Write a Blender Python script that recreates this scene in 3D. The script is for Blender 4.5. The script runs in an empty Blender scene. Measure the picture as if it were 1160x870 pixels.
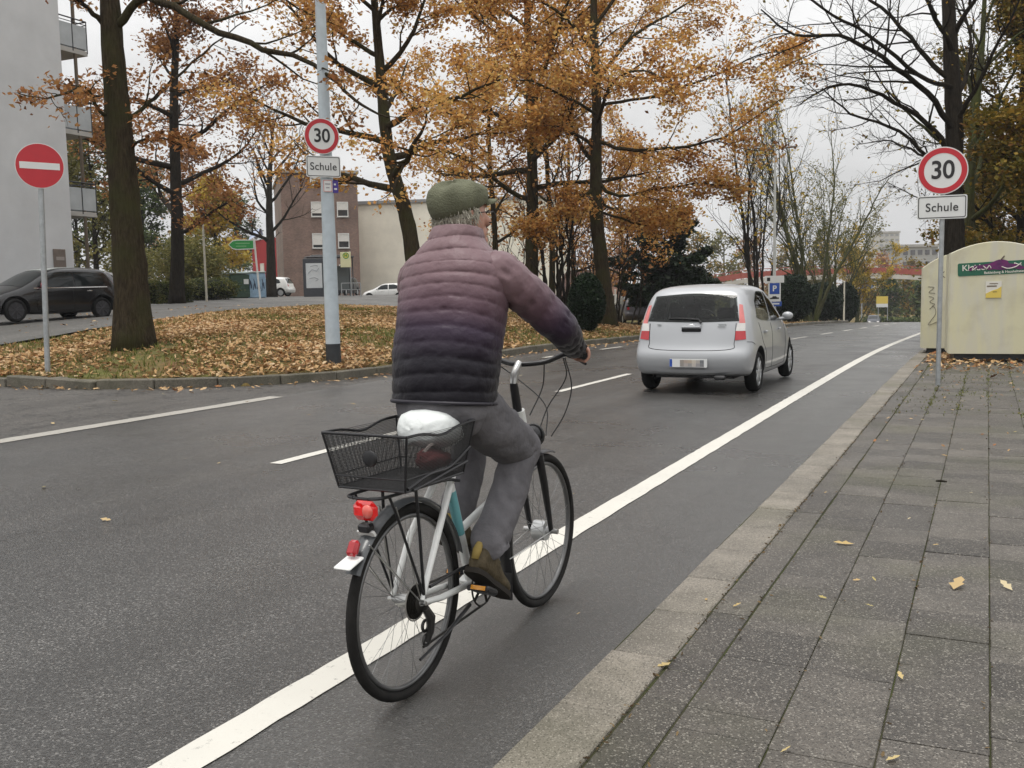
import bpy, bmesh, math, random
import numpy as np
from mathutils import Vector, Matrix
from mathutils.bvhtree import BVHTree

S = bpy.context.scene
COL = S.collection
PI = math.pi

# ------------------------------------------------------------------ camera
CF, CW, CH, CZ = 1100.0, 1160.0, 870.0, 1.45      # focal length and frame in photograph pixels, eye height
PITCH, ROLL = -math.atan(106/CF), 0.02
YAW = math.atan(541/CF*math.cos(PITCH))
FWD = np.array([-math.sin(YAW)*math.cos(PITCH), math.cos(YAW)*math.cos(PITCH), math.sin(PITCH)])
_r0 = np.array([math.cos(YAW), math.sin(YAW), 0.0]); _u0 = np.cross(_r0, FWD)
RGT = _r0*math.cos(ROLL) - _u0*math.sin(ROLL)
UPV = _u0*math.cos(ROLL) + _r0*math.sin(ROLL)
cam = bpy.data.cameras.new('camera'); camo = bpy.data.objects.new('camera', cam); COL.objects.link(camo)
M = Matrix(((RGT[0], UPV[0], -FWD[0], 0), (RGT[1], UPV[1], -FWD[1], 0), (RGT[2], UPV[2], -FWD[2], CZ), (0, 0, 0, 1)))
camo.matrix_world = M
cam.sensor_width = 36; cam.lens = 36*CF/CW; cam.clip_end = 3000; cam.clip_start = .05
S.camera = camo

# ------------------------------------------------------------------ world: overcast sky
SUN_EL, SUN_AZ = math.radians(74), math.radians(200)
w = bpy.data.worlds.new("World"); S.world = w; w.use_nodes = True
nt = w.node_tree; nt.nodes.clear()
def N(nt, t, **k):
    n = nt.nodes.new(t)
    for a, b in k.items(): setattr(n, a, b)
    return n
sky = N(nt, 'ShaderNodeTexSky', sky_type='NISHITA', sun_disc=False, sun_elevation=SUN_EL, sun_rotation=SUN_AZ,
        air_density=1.0, dust_density=3.0, ozone_density=1.0)
hs = N(nt, 'ShaderNodeHueSaturation'); hs.inputs['Saturation'].default_value = .25; hs.inputs['Value'].default_value = 1.0
tc = N(nt, 'ShaderNodeTexCoord'); sp = N(nt, 'ShaderNodeSeparateXYZ')
mr = N(nt, 'ShaderNodeMapRange'); mr.inputs[1].default_value = 0; mr.inputs[2].default_value = 1; mr.inputs[3].default_value = 6.8; mr.inputs[4].default_value = 17.5
nz = N(nt, 'ShaderNodeTexNoise'); nz.inputs['Scale'].default_value = 3.2; nz.inputs['Detail'].default_value = 6; nz.inputs['Roughness'].default_value = .55
mp = N(nt, 'ShaderNodeMapping'); mp.inputs['Scale'].default_value = (1, 1, 2.6)
nr = N(nt, 'ShaderNodeMapRange'); nr.inputs[1].default_value = .3; nr.inputs[2].default_value = .7; nr.inputs[3].default_value = .82; nr.inputs[4].default_value = 1.16
mul = N(nt, 'ShaderNodeMath', operation='MULTIPLY')
cc = N(nt, 'ShaderNodeVectorMath', operation='SCALE'); cc.inputs[0].default_value = (1.0, .995, .985)
mx = N(nt, 'ShaderNodeMix', data_type='RGBA'); mx.inputs[0].default_value = .82
bg = N(nt, 'ShaderNodeBackground'); bg.inputs['Strength'].default_value = .10
out = N(nt, 'ShaderNodeOutputWorld')
L = nt.links.new
L(sky.outputs[0], hs.inputs['Color']); L(tc.outputs['Generated'], sp.inputs[0]); L(sp.outputs['Z'], mr.inputs[0])
L(tc.outputs['Generated'], mp.inputs[0]); L(mp.outputs[0], nz.inputs['Vector']); L(nz.outputs[0], nr.inputs[0])
L(mr.outputs[0], mul.inputs[0]); L(nr.outputs[0], mul.inputs[1]); L(mul.outputs[0], cc.inputs['Scale'])
L(hs.outputs[0], mx.inputs[6]); L(cc.outputs[0], mx.inputs[7]); L(mx.outputs[2], bg.inputs[0]); L(bg.outputs[0], out.inputs[0])

sl = bpy.data.lights.new('sun', 'SUN'); so = bpy.data.objects.new('sun', sl); COL.objects.link(so)
sl.energy = 1.4; sl.angle = math.radians(20); sl.color = (1, .965, .91)
so.rotation_euler = (PI/2-SUN_EL, 0, PI-SUN_AZ)
S.view_settings.view_transform = 'Standard'; S.view_settings.look = 'None'
S.view_settings.exposure = 0.15; S.view_settings.gamma = 1; S.view_settings.use_curve_mapping = False
S.render.engine = 'CYCLES'; S.cycles.max_bounces = 6; S.cycles.diffuse_bounces = 3; S.cycles.glossy_bounces = 3
S.cycles.transmission_bounces = 4; S.cycles.transparent_max_bounces = 6; S.cycles.caustics_reflective = False; S.cycles.caustics_refractive = False
S.cycles.use_denoising = True

# ------------------------------------------------------------------ helpers
def ray(px, py): return RGT*(px-CW/2)/CF + UPV*(CH/2-py)/CF + FWD
def at(px, py, D): return np.array([0, 0, CZ]) + ray(px, py)*D
def smooth(t): t = np.clip(t, 0, 1); return t*t*(3-2*t)
KP = np.array([(-60, 16), (-30, 12.4), (-20, 11.35), (-13.42, 11.02), (-12.19, 11.34), (-10.75, 12.2), (-9.95, 13.4), (-9.75, 15), (-9.9, 22), (-9.9, 82), (-11.5, 86.5), (-16, 89), (-40, 92)], float)
def kdist(X, Y):
    X = np.asarray(X, float); Y = np.asarray(Y, float)
    d = np.full(X.shape, 1e9)
    for a, b in zip(KP[:-1], KP[1:]):
        v = b-a; t = np.clip(((X-a[0])*v[0]+(Y-a[1])*v[1])/(v@v), 0, 1)
        d = np.minimum(d, np.hypot(X-a[0]-t*v[0], Y-a[1]-t*v[1]))
    yk = np.interp(X, [-60, -30, -20, -13.42, -12.19, -10.75, -9.95, -9.75], [16, 12.4, 11.35, 11.02, 11.34, 12.2, 13.4, 15])
    xk = np.interp(Y, [13.4, 15, 22, 130], [-9.95, -9.75, -9.9, -9.9])
    ins = np.where(Y > 13.4, X < xk, (X < -9.9) & (Y > yk))
    ins = ins & (Y < np.interp(X, [-900, -40, -16, -11.5, -9.9], [500, 92, 89, 86.5, 82]))
    return np.where(ins, d, -d)
def ZR(Y): Y = np.asarray(Y, float); return -.026*((np.sqrt((Y-22)**2+36)+(Y-22))/2 - (math.sqrt(22**2+36)-22)/2) - .0002*np.maximum(0, Y-60)**2
def H(X, Y):
    X = np.asarray(X, float); Y = np.asarray(Y, float)
    d = kdist(X, Y); dp = np.maximum(d, 0)
    a = 1 - smooth((Y-32)/5.5)*(1-smooth((dp-8)/20))
    hi = .12 + .95*a*(1-np.exp(-dp/4)) + .008*np.maximum(0, dp-7.5)
    return np.where(d > 0, ZR(Y)*(1-smooth(dp/25)) + hi, ZR(Y))
def h(x, y): return float(H(np.array([x]), np.array([y]))[0])
def gp(px, D, py=336):
    p = at(px, py, D); return (float(p[0]), float(p[1]), h(p[0], p[1]))
def face_cam(x, y): return math.atan2(-x, y)

MATS = {}
def srgb(r, g, b):
    f = lambda c: (c/12.92 if c <= .04045 else ((c+.055)/1.055)**2.4)
    return (f(r/255), f(g/255), f(b/255), 1)
def mat(name, col=(.5, .5, .5), rough=.6, metal=0., var=.0, vscale=8., bump=0., bscale=60., spec=.5, coat=0., alt=None, emit=0, rvar=0, detail=5):
    """plain procedural surface: base colour varied by noise, optional bump"""
    if name in MATS: return MATS[name]
    m = bpy.data.materials.new(name); m.use_nodes = True; nt = m.node_tree; b = nt.nodes['Principled BSDF']; L = nt.links.new
    c = tuple(col[:3])+(1,)
    b.inputs['Roughness'].default_value = rough; b.inputs['Metallic'].default_value = metal; b.inputs['Specular IOR Level'].default_value = spec if (spec != .5 or rough < .7) else .2
    b.inputs['Coat Weight'].default_value = coat; b.inputs['Coat Roughness'].default_value = .06
    tc = N(nt, 'ShaderNodeTexCoord')
    n = N(nt, 'ShaderNodeTexNoise'); n.inputs['Scale'].default_value = vscale; n.inputs['Detail'].default_value = detail; n.inputs['Roughness'].default_value = .6
    L(tc.outputs['Object'], n.inputs['Vector'])
    r = N(nt, 'ShaderNodeMapRange'); r.inputs[1].default_value = .3; r.inputs[2].default_value = .7
    L(n.outputs[0], r.inputs[0])
    x = N(nt, 'ShaderNodeMix', data_type='RGBA')
    d = alt if alt else tuple(v*(1-var) for v in c[:3])
    x.inputs[6].default_value = tuple(d[:3])+(1,); x.inputs[7].default_value = tuple(min(1, v*(1+var*.5)) if not alt else v for v in c[:3])+(1,)
    L(r.outputs[0], x.inputs[0]); L(x.outputs[2], b.inputs['Base Color'])
    if rvar:
        r2 = N(nt, 'ShaderNodeMapRange'); r2.inputs[1].default_value = .3; r2.inputs[2].default_value = .7
        r2.inputs[3].default_value = max(0, rough-rvar); r2.inputs[4].default_value = min(1, rough+rvar); L(n.outputs[0], r2.inputs[0]); L(r2.outputs[0], b.inputs['Roughness'])
    if bump:
        n2 = N(nt, 'ShaderNodeTexNoise'); n2.inputs['Scale'].default_value = bscale; n2.inputs['Detail'].default_value = 4
        L(tc.outputs['Object'], n2.inputs['Vector']); bp = N(nt, 'ShaderNodeBump'); bp.inputs['Strength'].default_value = bump; bp.inputs['Distance'].default_value = .02
        L(n2.outputs[0], bp.inputs['Height']); L(bp.outputs[0], b.inputs['Normal'])
    if emit:
        L(x.outputs[2], b.inputs['Emission Color']); b.inputs['Emission Strength'].default_value = emit
    MATS[name] = m; return m

def leafmat(name, cols, rough=.6, trans=.35, attr='tint'):
    """leaf colour read from a per-face random number"""
    m = bpy.data.materials.new(name); m.use_nodes = True; nt = m.node_tree; L = nt.links.new
    b = nt.nodes['Principled BSDF']; o = nt.nodes['Material Output']
    a = N(nt, 'ShaderNodeAttribute', attribute_name=attr); cr = N(nt, 'ShaderNodeValToRGB')
    e = cr.color_ramp.elements
    while len(e) < len(cols): e.new(.5)
    for i, c in enumerate(cols): e[i].position = i/(len(cols)-1); e[i].color = tuple(c[:3])+(1,)
    L(a.outputs['Fac'], cr.inputs[0]); L(cr.outputs[0], b.inputs['Base Color']); b.inputs['Roughness'].default_value = rough
    b.inputs['Specular IOR Level'].default_value = .15
    if trans:
        t = N(nt, 'ShaderNodeBsdfTranslucent'); mi = N(nt, 'ShaderNodeMixShader'); mi.inputs[0].default_value = trans
        L(cr.outputs[0], t.inputs[0]); L(b.outputs[0], mi.inputs[1]); L(t.outputs[0], mi.inputs[2]); L(mi.outputs[0], o.inputs[0])
    return m

class MB:
    """collects vertices and faces, links them as one mesh object"""
    def __init__(s): s.v = []; s.f = []; s.n = 0; s.tint = []; s.t = None
    def add(s, v, f, tint=None):
        v = np.asarray(v, float).reshape(-1, 3)
        s.v.append(v); s.f += [tuple(int(i)+s.n for i in q) for q in f]; s.n += len(v)
        if tint is not None: s.t = True
        s.tint += [0.5 if tint is None else tint]*len(f)
        return s
    def box(s, c, d, rz=0, tint=None, bev=0, R=None):
        x, y, z = [k/2 for k in d]
        if bev > 0:
            b = min(bev, x*.98, y*.98, z*.98); V = []
            for sx in (-1, 1):
                for sy in (-1, 1):
                    for sz in (-1, 1):
                        V += [(sx*(x-b), sy*(y-b), sz*z), (sx*(x-b), sy*y, sz*(z-b)), (sx*x, sy*(y-b), sz*(z-b))]
            V = np.array(V)
            I = lambda a, b_, c_, k: ((a > 0)*4+(b_ > 0)*2+(c_ > 0))*3+k
            F = []
            for sg in (-1, 1):
                F.append([I(-1, -1, sg, 0), I(1, -1, sg, 0), I(1, 1, sg, 0), I(-1, 1, sg, 0)])
                F.append([I(-1, sg, -1, 1), I(1, sg, -1, 1), I(1, sg, 1, 1), I(-1, sg, 1, 1)])
                F.append([I(sg, -1, -1, 2), I(sg, 1, -1, 2), I(sg, 1, 1, 2), I(sg, -1, 1, 2)])
            for a in (-1, 1):
                for b_ in (-1, 1):
                    F.append([I(-1, a, b_, 0), I(1, a, b_, 0), I(1, a, b_, 1), I(-1, a, b_, 1)])
                    F.append([I(a, -1, b_, 0), I(a, 1, b_, 0), I(a, 1, b_, 2), I(a, -1, b_, 2)])
                    F.append([I(a, b_, -1, 1), I(a, b_, 1, 1), I(a, b_, 1, 2), I(a, b_, -1, 2)])
                    for c_ in (-1, 1): F.append([I(a, b_, c_, 0), I(a, b_, c_, 1), I(a, b_, c_, 2)])
        else:
            V = np.array([(-x, -y, -z), (x, -y, -z), (x, y, -z), (-x, y, -z), (-x, -y, z), (x, -y, z), (x, y, z), (-x, y, z)])
            F = [(0, 3, 2, 1), (4, 5, 6, 7), (0, 1, 5, 4), (1, 2, 6, 5), (2, 3, 7, 6), (3, 0, 4, 7)]
        if rz:
            cs, sn = math.cos(rz), math.sin(rz); V = V@np.array([(cs, sn, 0), (-sn, cs, 0), (0, 0, 1)])
        if R is not None: V = V@np.array(R).T
        return s.add(V+np.array(c, float), F, tint)
    def tube(s, pts, r, k=8, cap=True, tint=None, ry=None):
        P = np.asarray(pts, float); n = len(P); r = np.broadcast_to(np.asarray(r, float), (n,))
        T = np.gradient(P, axis=0); T /= (np.linalg.norm(T, axis=1)[:, None]+1e-12)
        a = np.array([0, 0, 1.]) if abs(T[0, 2]) < .9 else np.array([0, 1., 0])
        u = np.cross(T[0], a); u /= np.linalg.norm(u); U = [u]
        for i in range(1, n):
            u = U[-1]-T[i]*(U[-1]@T[i]); u /= np.linalg.norm(u)+1e-12; U.append(u)
        U = np.array(U); Vv = np.cross(T, U)
        th = np.arange(k)*2*PI/k
        ryy = r if ry is None else np.broadcast_to(np.asarray(ry, float), (n,))
        V = P[:, None, :] + U[:, None, :]*(np.cos(th)[None, :, None]*r[:, None, None]) + Vv[:, None, :]*(np.sin(th)[None, :, None]*ryy[:, None, None])
        F = [(i*k+j, i*k+(j+1) % k, (i+1)*k+(j+1) % k, (i+1)*k+j) for i in range(n-1) for j in range(k)]
        if cap: F += [tuple(range(k-1, -1, -1)), tuple((n-1)*k+j for j in range(k))]
        return s.add(V.reshape(-1, 3), F, tint)
    def cyl(s, a, b, r, k=16, r2=None): return s.tube([a, b], [r, r if r2 is None else r2], k)
    def ring(s, c, R, r, axis='x', n=48, k=8, a0=0, a1=2*PI, r2=None):
        """torus or arc of a torus; its axis along x, y or z"""
        full = abs(a1-a0-2*PI) < 1e-6
        th = np.linspace(a0, a1, n, endpoint=not full); ph = np.arange(k)*2*PI/k; r2 = r2 or r
        rad = R+r*np.cos(ph)[None, :]; off = r2*np.sin(ph)[None, :]+0*th[:, None]
        ca, sa = np.cos(th)[:, None], np.sin(th)[:, None]
        if axis == 'x': V = np.stack([off, rad*ca, rad*sa], -1)
        elif axis == 'y': V = np.stack([rad*ca, off, rad*sa], -1)
        else: V = np.stack([rad*ca, rad*sa, off], -1)
        m = n if full else n-1
        F = [(i*k+j, ((i+1) % n)*k+j, ((i+1) % n)*k+(j+1) % k, i*k+(j+1) % k) for i in range(m) for j in range(k)]
        if not full: F += [tuple(range(k)), tuple((n-1)*k+j for j in range(k-1, -1, -1))]
        return s.add(V.reshape(-1, 3)+np.array(c, float), F)
    def ball(s, c, r, n=16, m=10, R=None):
        r = np.broadcast_to(np.asarray(r, float), (3,)); V = [(0, 0, 1.)]
        for i in range(1, m):
            for j in range(n):
                a = PI*i/m; b = 2*PI*j/n; V.append((math.sin(a)*math.cos(b), math.sin(a)*math.sin(b), math.cos(a)))
        V.append((0, 0, -1.)); V = np.array(V)*r
        if R is not None: V = V@np.array(R).T
        F = [(0, 1+j, 1+(j+1) % n) for j in range(n)]
        for i in range(m-2):
            F += [(1+i*n+j, 1+(i+1)*n+j, 1+(i+1)*n+(j+1) % n, 1+i*n+(j+1) % n) for j in range(n)]
        q = 1+(m-2)*n; F += [(q+j, len(V)-1, q+(j+1) % n) for j in range(n)]
        return s.add(V+np.array(c, float), F)
    def rings(s, R, close=True, cap=True):
        """skin over a list of equal-length rings of points"""
        R = [np.asarray(q, float) for q in R]; k = len(R[0]); n = len(R)
        F = [(i*k+j, i*k+(j+1) % k, (i+1)*k+(j+1) % k, (i+1)*k+j) for i in range(n-1) for j in range(k if close else k-1)]
        if cap and close: F += [tuple(range(k-1, -1, -1)), tuple((n-1)*k+j for j in range(k))]
        return s.add(np.concatenate(R), F)
    def grid(s, P):
        P = np.asarray(P, float); a, b = P.shape[:2]
        return s.add(P.reshape(-1, 3), [(i*b+j, (i+1)*b+j, (i+1)*b+j+1, i*b+j+1) for i in range(a-1) for j in range(b-1)])
    def plate(s, poly, t, y0=0):
        """flat outline (x, z) extruded from y0 back to y0+t"""
        n = len(poly); V = [(x, y0, z) for x, z in poly]+[(x, y0+t, z) for x, z in poly]
        F = [tuple(range(n)), tuple(range(2*n-1, n-1, -1))]+[(i, i+n, (i+1) % n+n, (i+1) % n) for i in range(n)]
        return s.add(V, F)
    def build(s, name, m, parent=None, smooth_=True, angle=40, recalc=False):
        me = bpy.data.meshes.new(name)
        V = np.concatenate(s.v) if s.v else np.zeros((0, 3))
        me.from_pydata(V.tolist(), [], s.f)
        if recalc:
            bm = bmesh.new(); bm.from_mesh(me); bmesh.ops.recalc_face_normals(bm, faces=bm.faces); bm.to_mesh(me); bm.free()
        if s.t:
            at_ = me.attributes.new('tint', 'FLOAT', 'FACE'); at_.data.foreach_set('value', np.array(s.tint, np.float32))
        return link(me, name, m, parent, smooth_, angle)
def link(me, name, m, parent=None, smooth_=True, angle=40):
    if m is not None:
        for q in (m if isinstance(m, (list, tuple)) else [m]): me.materials.append(q)
    if smooth_:
        me.shade_smooth()
        if angle < 180:
            try: me.set_sharp_from_angle(angle=math.radians(angle))
            except Exception: pass
    o = bpy.data.objects.new(name, me); COL.objects.link(o)
    if parent is not None: o.parent = parent
    return o
def fastmesh(name, V, nper, m, parent=None, tint=None, smooth_=False):
    """many separate polygons of nper corners each, fast"""
    V = np.asarray(V, np.float32).reshape(-1, 3); n = len(V)//nper
    me = bpy.data.meshes.new(name); me.vertices.add(len(V)); me.vertices.foreach_set('co', V.ravel())
    me.loops.add(len(V)); me.loops.foreach_set('vertex_index', np.arange(len(V), dtype=np.int32))
    me.polygons.add(n); me.polygons.foreach_set('loop_start', np.arange(0, len(V), nper, dtype=np.int32))
    me.update(calc_edges=True)
    if tint is not None:
        at_ = me.attributes.new('tint', 'FLOAT', 'FACE'); at_.data.foreach_set('value', np.asarray(tint, np.float32))
    return link(me, name, m, parent, smooth_, 180)
def thing(name, label, cat, loc=(0, 0, 0), rz=0, group=None):
    o = bpy.data.objects.new(name, None); COL.objects.link(o); o.location = loc; o.rotation_euler = (0, 0, rz); o.empty_display_size = .2
    o['label'] = label; o['category'] = cat
    if group: o['group'] = group
    return o
def tag(o, label, cat, group=None):
    o['label'] = label; o['category'] = cat
    if group: o['group'] = group
    return o
def struct(o, kind='structure'): o['kind'] = kind; return o
def evaluated(o):
    dg = bpy.context.evaluated_depsgraph_get(); dg.update(); return bpy.data.meshes.new_from_object(o.evaluated_get(dg))
def drop(o):
    me = o.data; bpy.data.objects.remove(o); 
    if me and me.users == 0:
        (bpy.data.meshes if isinstance(me, bpy.types.Mesh) else bpy.data.curves).remove(me)
def lettering(name, txt, size, m, parent, x, z, y=-.004, wscale=1., bold=0.0, rot=0, spacing=1.):
    """raised letters standing on a face that looks along -y, centred at x, z"""
    cu = bpy.data.curves.new(name, 'FONT'); cu.body = txt; cu.size = size; cu.align_x = 'CENTER'; cu.align_y = 'CENTER'; cu.extrude = .0008; cu.offset = bold; cu.space_character = spacing
    o = bpy.data.objects.new(name, cu); COL.objects.link(o); me = evaluated(o); drop(o)
    V = np.array([v.co for v in me.vertices]); cs, sn = math.cos(rot), math.sin(rot)
    X = V[:, 0]*wscale; Z = V[:, 1]
    W = np.stack([x+X*cs-Z*sn, y-V[:, 2], z+X*sn+Z*cs], 1)
    me.vertices.foreach_set('co', W.astype(np.float32).ravel()); me.update(); me.materials.clear()
    return link(me, name, m, parent, False)
def crom(P, n):
    """Catmull-Rom through the rows of P, n steps per span"""
    P = np.asarray(P, float); Q = np.vstack([2*P[0]-P[1], P, 2*P[-1]-P[-2]]); o = []
    for i in range(1, len(Q)-2):
        for t in np.arange(n)/n:
            a, b, c, d = Q[i-1:i+3]
            o.append(.5*((2*b)+(-a+c)*t+(2*a-5*b+4*c-d)*t*t+(-a+3*b-3*c+d)*t**3))
    o.append(P[-1]); return np.array(o)
# ------------------------------------------------------------------ ground, road, pavement
def asphalt(name, base, speck, fine=1.0, wet=.38, cracks=False, split=None):
    m = bpy.data.materials.new(name); m.use_nodes = True; nt = m.node_tree; b = nt.nodes['Principled BSDF']; L = nt.links.new
    tc = N(nt, 'ShaderNodeTexCoord')
    def noise(sc, det=3, ro=.5):
        n = N(nt, 'ShaderNodeTexNoise'); n.inputs['Scale'].default_value = sc; n.inputs['Detail'].default_value = det; n.inputs['Roughness'].default_value = ro
        L(tc.outputs['Object'], n.inputs['Vector']); return n
    def mr(src, a, b_, c, d):
        r = N(nt, 'ShaderNodeMapRange'); r.inputs[1].default_value = a; r.inputs[2].default_value = b_; r.inputs[3].default_value = c; r.inputs[4].default_value = d
        L(src, r.inputs[0]); return r.outputs[0]
    def mix(f, a, b_, mode='MIX'):
        x = N(nt, 'ShaderNodeMix', data_type='RGBA', blend_type=mode)
        for k, q in ((0, f), (6, a), (7, b_)):
            if hasattr(q, 'links'): L(q, x.inputs[k])
            elif k == 0: x.inputs[0].default_value = q
            else: x.inputs[k].default_value = tuple(q[:3])+(1,)
        return x.outputs[2]
    v = N(nt, 'ShaderNodeTexVoronoi'); v.inputs['Scale'].default_value = 115*fine; L(tc.outputs['Object'], v.inputs['Vector'])
    sep = N(nt, 'ShaderNodeSeparateColor'); L(v.outputs['Color'], sep.inputs[0])
    lo = noise(.55, 5, .6); mid = noise(6, 5, .65)
    c = mix(mr(mid.outputs[0], .3, .7, 0, 1), tuple(k*.78 for k in base), tuple(k*1.18 for k in base))
    c = mix(mr(lo.outputs[0], .35, .65, 0, .75), c, tuple(k*.66 for k in base))
    fg = noise(42*fine, 4, .7); c = mix(mr(fg.outputs[0], .35, .65, 0, 1), mix(.5, c, (0, 0, 0)), mix(.22, c, speck)); c = mix(mr(sep.outputs[0], .80, .97, 0, .9), c, speck)                      # pale stones
    c = mix(mr(sep.outputs[1], .70, .95, 0, .8), c, tuple(k*.35 for k in base))  # dark pits
    ms = N(nt, 'ShaderNodeMapping'); ms.inputs['Scale'].default_value = (1.5, .045, 1); st = N(nt, 'ShaderNodeTexNoise'); st.inputs['Scale'].default_value = 1; st.inputs['Detail'].default_value = 4
    L(tc.outputs['Object'], ms.inputs[0]); L(ms.outputs[0], st.inputs['Vector']); c = mix(mr(st.outputs[0], .36, .62, 0, .5), c, tuple(k*.5 for k in base))      # wheel tracks
    vs = N(nt, 'ShaderNodeTexVoronoi', feature='DISTANCE_TO_EDGE'); vs.inputs['Scale'].default_value = .21; ns2 = noise(1.4, 6, .7); da = N(nt, 'ShaderNodeVectorMath', operation='ADD'); L(tc.outputs['Object'], da.inputs[0]); L(ns2.outputs['Color'], da.inputs[1]); L(da.outputs[0], vs.inputs['Vector'])
    c = mix(mr(vs.outputs['Distance'], .0, .004, .75, 0), c, tuple(k*.25 for k in base))   # hairline cracks
    if cracks:
        vc = N(nt, 'ShaderNodeTexVoronoi', feature='DISTANCE_TO_EDGE'); vc.inputs['Scale'].default_value = .9
        dn = N(nt, 'ShaderNodeVectorMath', operation='ADD'); ns = noise(3, 4); L(tc.outputs['Object'], dn.inputs[0]); L(ns.outputs['Color'], dn.inputs[1]); L(dn.outputs[0], vc.inputs['Vector'])
        c = mix(mr(vc.outputs['Distance'], 0, .035, .95, 0), c, tuple(k*.25 for k in base))
    if split:      # a strip laid at another time: across x = split[0]
        sx = N(nt, 'ShaderNodeSeparateXYZ'); L(tc.outputs['Object'], sx.inputs[0])
        c = mix(mr(sx.outputs['X'], split[0]-.03, split[0]+.03, 0, 1), c, mix(.35, c, split[1]))
    L(c, b.inputs['Base Color'])
    rr = mr(lo.outputs[0], .3, .7, wet-.1, wet+.14); L(rr, b.inputs['Roughness']); b.inputs['Specular IOR Level'].default_value = .5
    bp = N(nt, 'ShaderNodeBump'); bp.inputs['Strength'].default_value = .55; bp.inputs['Distance'].default_value = .004
    L(v.outputs['Distance'], bp.inputs['Height']); L(bp.outputs[0], b.inputs['Normal'])
    return m
ROADM = asphalt('road_asphalt', (.064, .062, .060), (.24, .232, .22), 1.3, .31, split=(-2.2, (.105, .103, .098)))
OLDM = asphalt('old_asphalt', (.085, .079, .073), (.26, .24, .21), .8, .55, cracks=True)
STREETM = asphalt('side_asphalt', (.13, .125, .115), (.25, .24, .22), .5, .6)

def sheet(name, xs, ys, m, dz=0, f=None):
    X, Y = np.meshgrid(xs, ys, indexing='ij'); Z = (H(X, Y) if f is None else f(X, Y))+dz
    b = MB(); b.grid(np.stack([X, Y, Z], -1)); return struct(b.build(name, m))
soil = bpy.data.materials.new('leafy_soil'); soil.use_nodes = True
def _soil():
    nt = soil.node_tree; b = nt.nodes['Principled BSDF']; L = nt.links.new; tc = N(nt, 'ShaderNodeTexCoord')
    n = N(nt, 'ShaderNodeTexNoise'); n.inputs['Scale'].default_value = .8; n.inputs['Detail'].default_value = 8; n.inputs['Roughness'].default_value = .7
    n2 = N(nt, 'ShaderNodeTexNoise'); n2.inputs['Scale'].default_value = 18; n2.inputs['Detail'].default_value = 6; n2.inputs['Roughness'].default_value = .75
    for q in (n, n2): L(tc.outputs['Object'], q.inputs['Vector'])
    r = N(nt, 'ShaderNodeValToRGB'); e = r.color_ramp.elements; e[0].position = .38; e[0].color = (.13, .15, .035, 1); e[1].position = .62; e[1].color = (.20, .12, .05, 1)
    r2 = N(nt, 'ShaderNodeValToRGB'); e = r2.color_ramp.elements; e[0].position = .3; e[0].color = (.35, .3, .25, 1); e[1].position = .7; e[1].color = (1.35, 1.25, 1.1, 1)
    x = N(nt, 'ShaderNodeMix', data_type='RGBA', blend_type='MULTIPLY'); x.inputs[0].default_value = 1
    L(n.outputs[0], r.inputs[0]); L(n2.outputs[0], r2.inputs[0]); L(r.outputs[0], x.inputs[6]); L(r2.outputs[0], x.inputs[7]); L(x.outputs[2], b.inputs['Base Color'])
    b.inputs['Roughness'].default_value = .9
    bp = N(nt, 'ShaderNodeBump'); bp.inputs['Strength'].default_value = .8; bp.inputs['Distance'].default_value = .05; L(n2.outputs[0], bp.inputs['Height']); L(bp.outputs[0], b.inputs['Normal'])
_soil()

def HG(X, Y):
    """ground: the sampled height, dropped a little where road or pavement lies on it"""
    d = kdist(X, Y); z = H(X, Y)
    return np.where((d <= .075), z-.22, z)
xs = np.concatenate([np.linspace(-900, -120, 12), np.arange(-110, -40, 5), np.arange(-40, -27, .5), np.arange(-27, -9, .16), np.arange(-9, 12, 1.5), np.arange(14, 60, 5), np.linspace(70, 900, 12)])
ys = np.concatenate([np.linspace(-60, -5, 6), np.arange(-2, 10.5, 1.5), np.arange(10.5, 30, .16), np.arange(30, 46, .25), np.arange(46, 135, 2), np.linspace(140, 1300, 16)])
X, Y = np.meshgrid(xs, ys, indexing='ij')
far = np.minimum(Y, 150) 
Z = HG(X, far)+np.random.RandomState(3).uniform(-.02, .02, X.shape)*(kdist(X, Y) > .4) - .0*X
b = MB(); b.grid(np.stack([X, Y, Z], -1)); struct(b.build('ground', soil))

road_y = np.concatenate([np.arange(-12, 24, 3), np.arange(24, 140, 1.5), [142, 150, 160]])
sheet('road', np.array([-9.17, -7, -5.5, -3.5, -1.32]), road_y, ROADM, 0, lambda X, Y: ZR(Y))
sheet('junction_road', np.array([-45, -30, -20, -14, -9.17]), np.concatenate([np.arange(-12, 24, 3), np.arange(24, 160, 2)]), OLDM, -.003, lambda X, Y: ZR(Y))
# side street behind the verge
near = [(-90, 19.5), (0, 20), (60, 20.8), (130, 22.5), (200, 25), (260, 29), (330, 35), (430, 46), (520, 60), (620, 66)]
farp = [(-90, 34), (0, 34.5), (60, 36), (130, 44), (200, 56), (260, 62), (330, 97), (430, 97), (520, 100), (620, 100)]
G = []
for k in np.linspace(0, 9, 46):
    i = min(int(k), 8); t = k-i
    a = (1-t)*np.array(near[i])+t*np.array(near[i+1]); c = (1-t)*np.array(farp[i])+t*np.array(farp[i+1])
    A = at(a[0], a[1], 338)[:2] if 0 else (at(a[0], 338, a[1])[:2]); Cc = at(c[0], 338, c[1])[:2]
    G.append([(*(A+(Cc-A)*s), 0) for s in np.linspace(0, 1, 26)])
G = np.array(G); G[:, :, 2] = H(G[:, :, 0], G[:, :, 1])+.05
b = MB(); b.grid(G); struct(b.build('side_street', STREETM))

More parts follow.
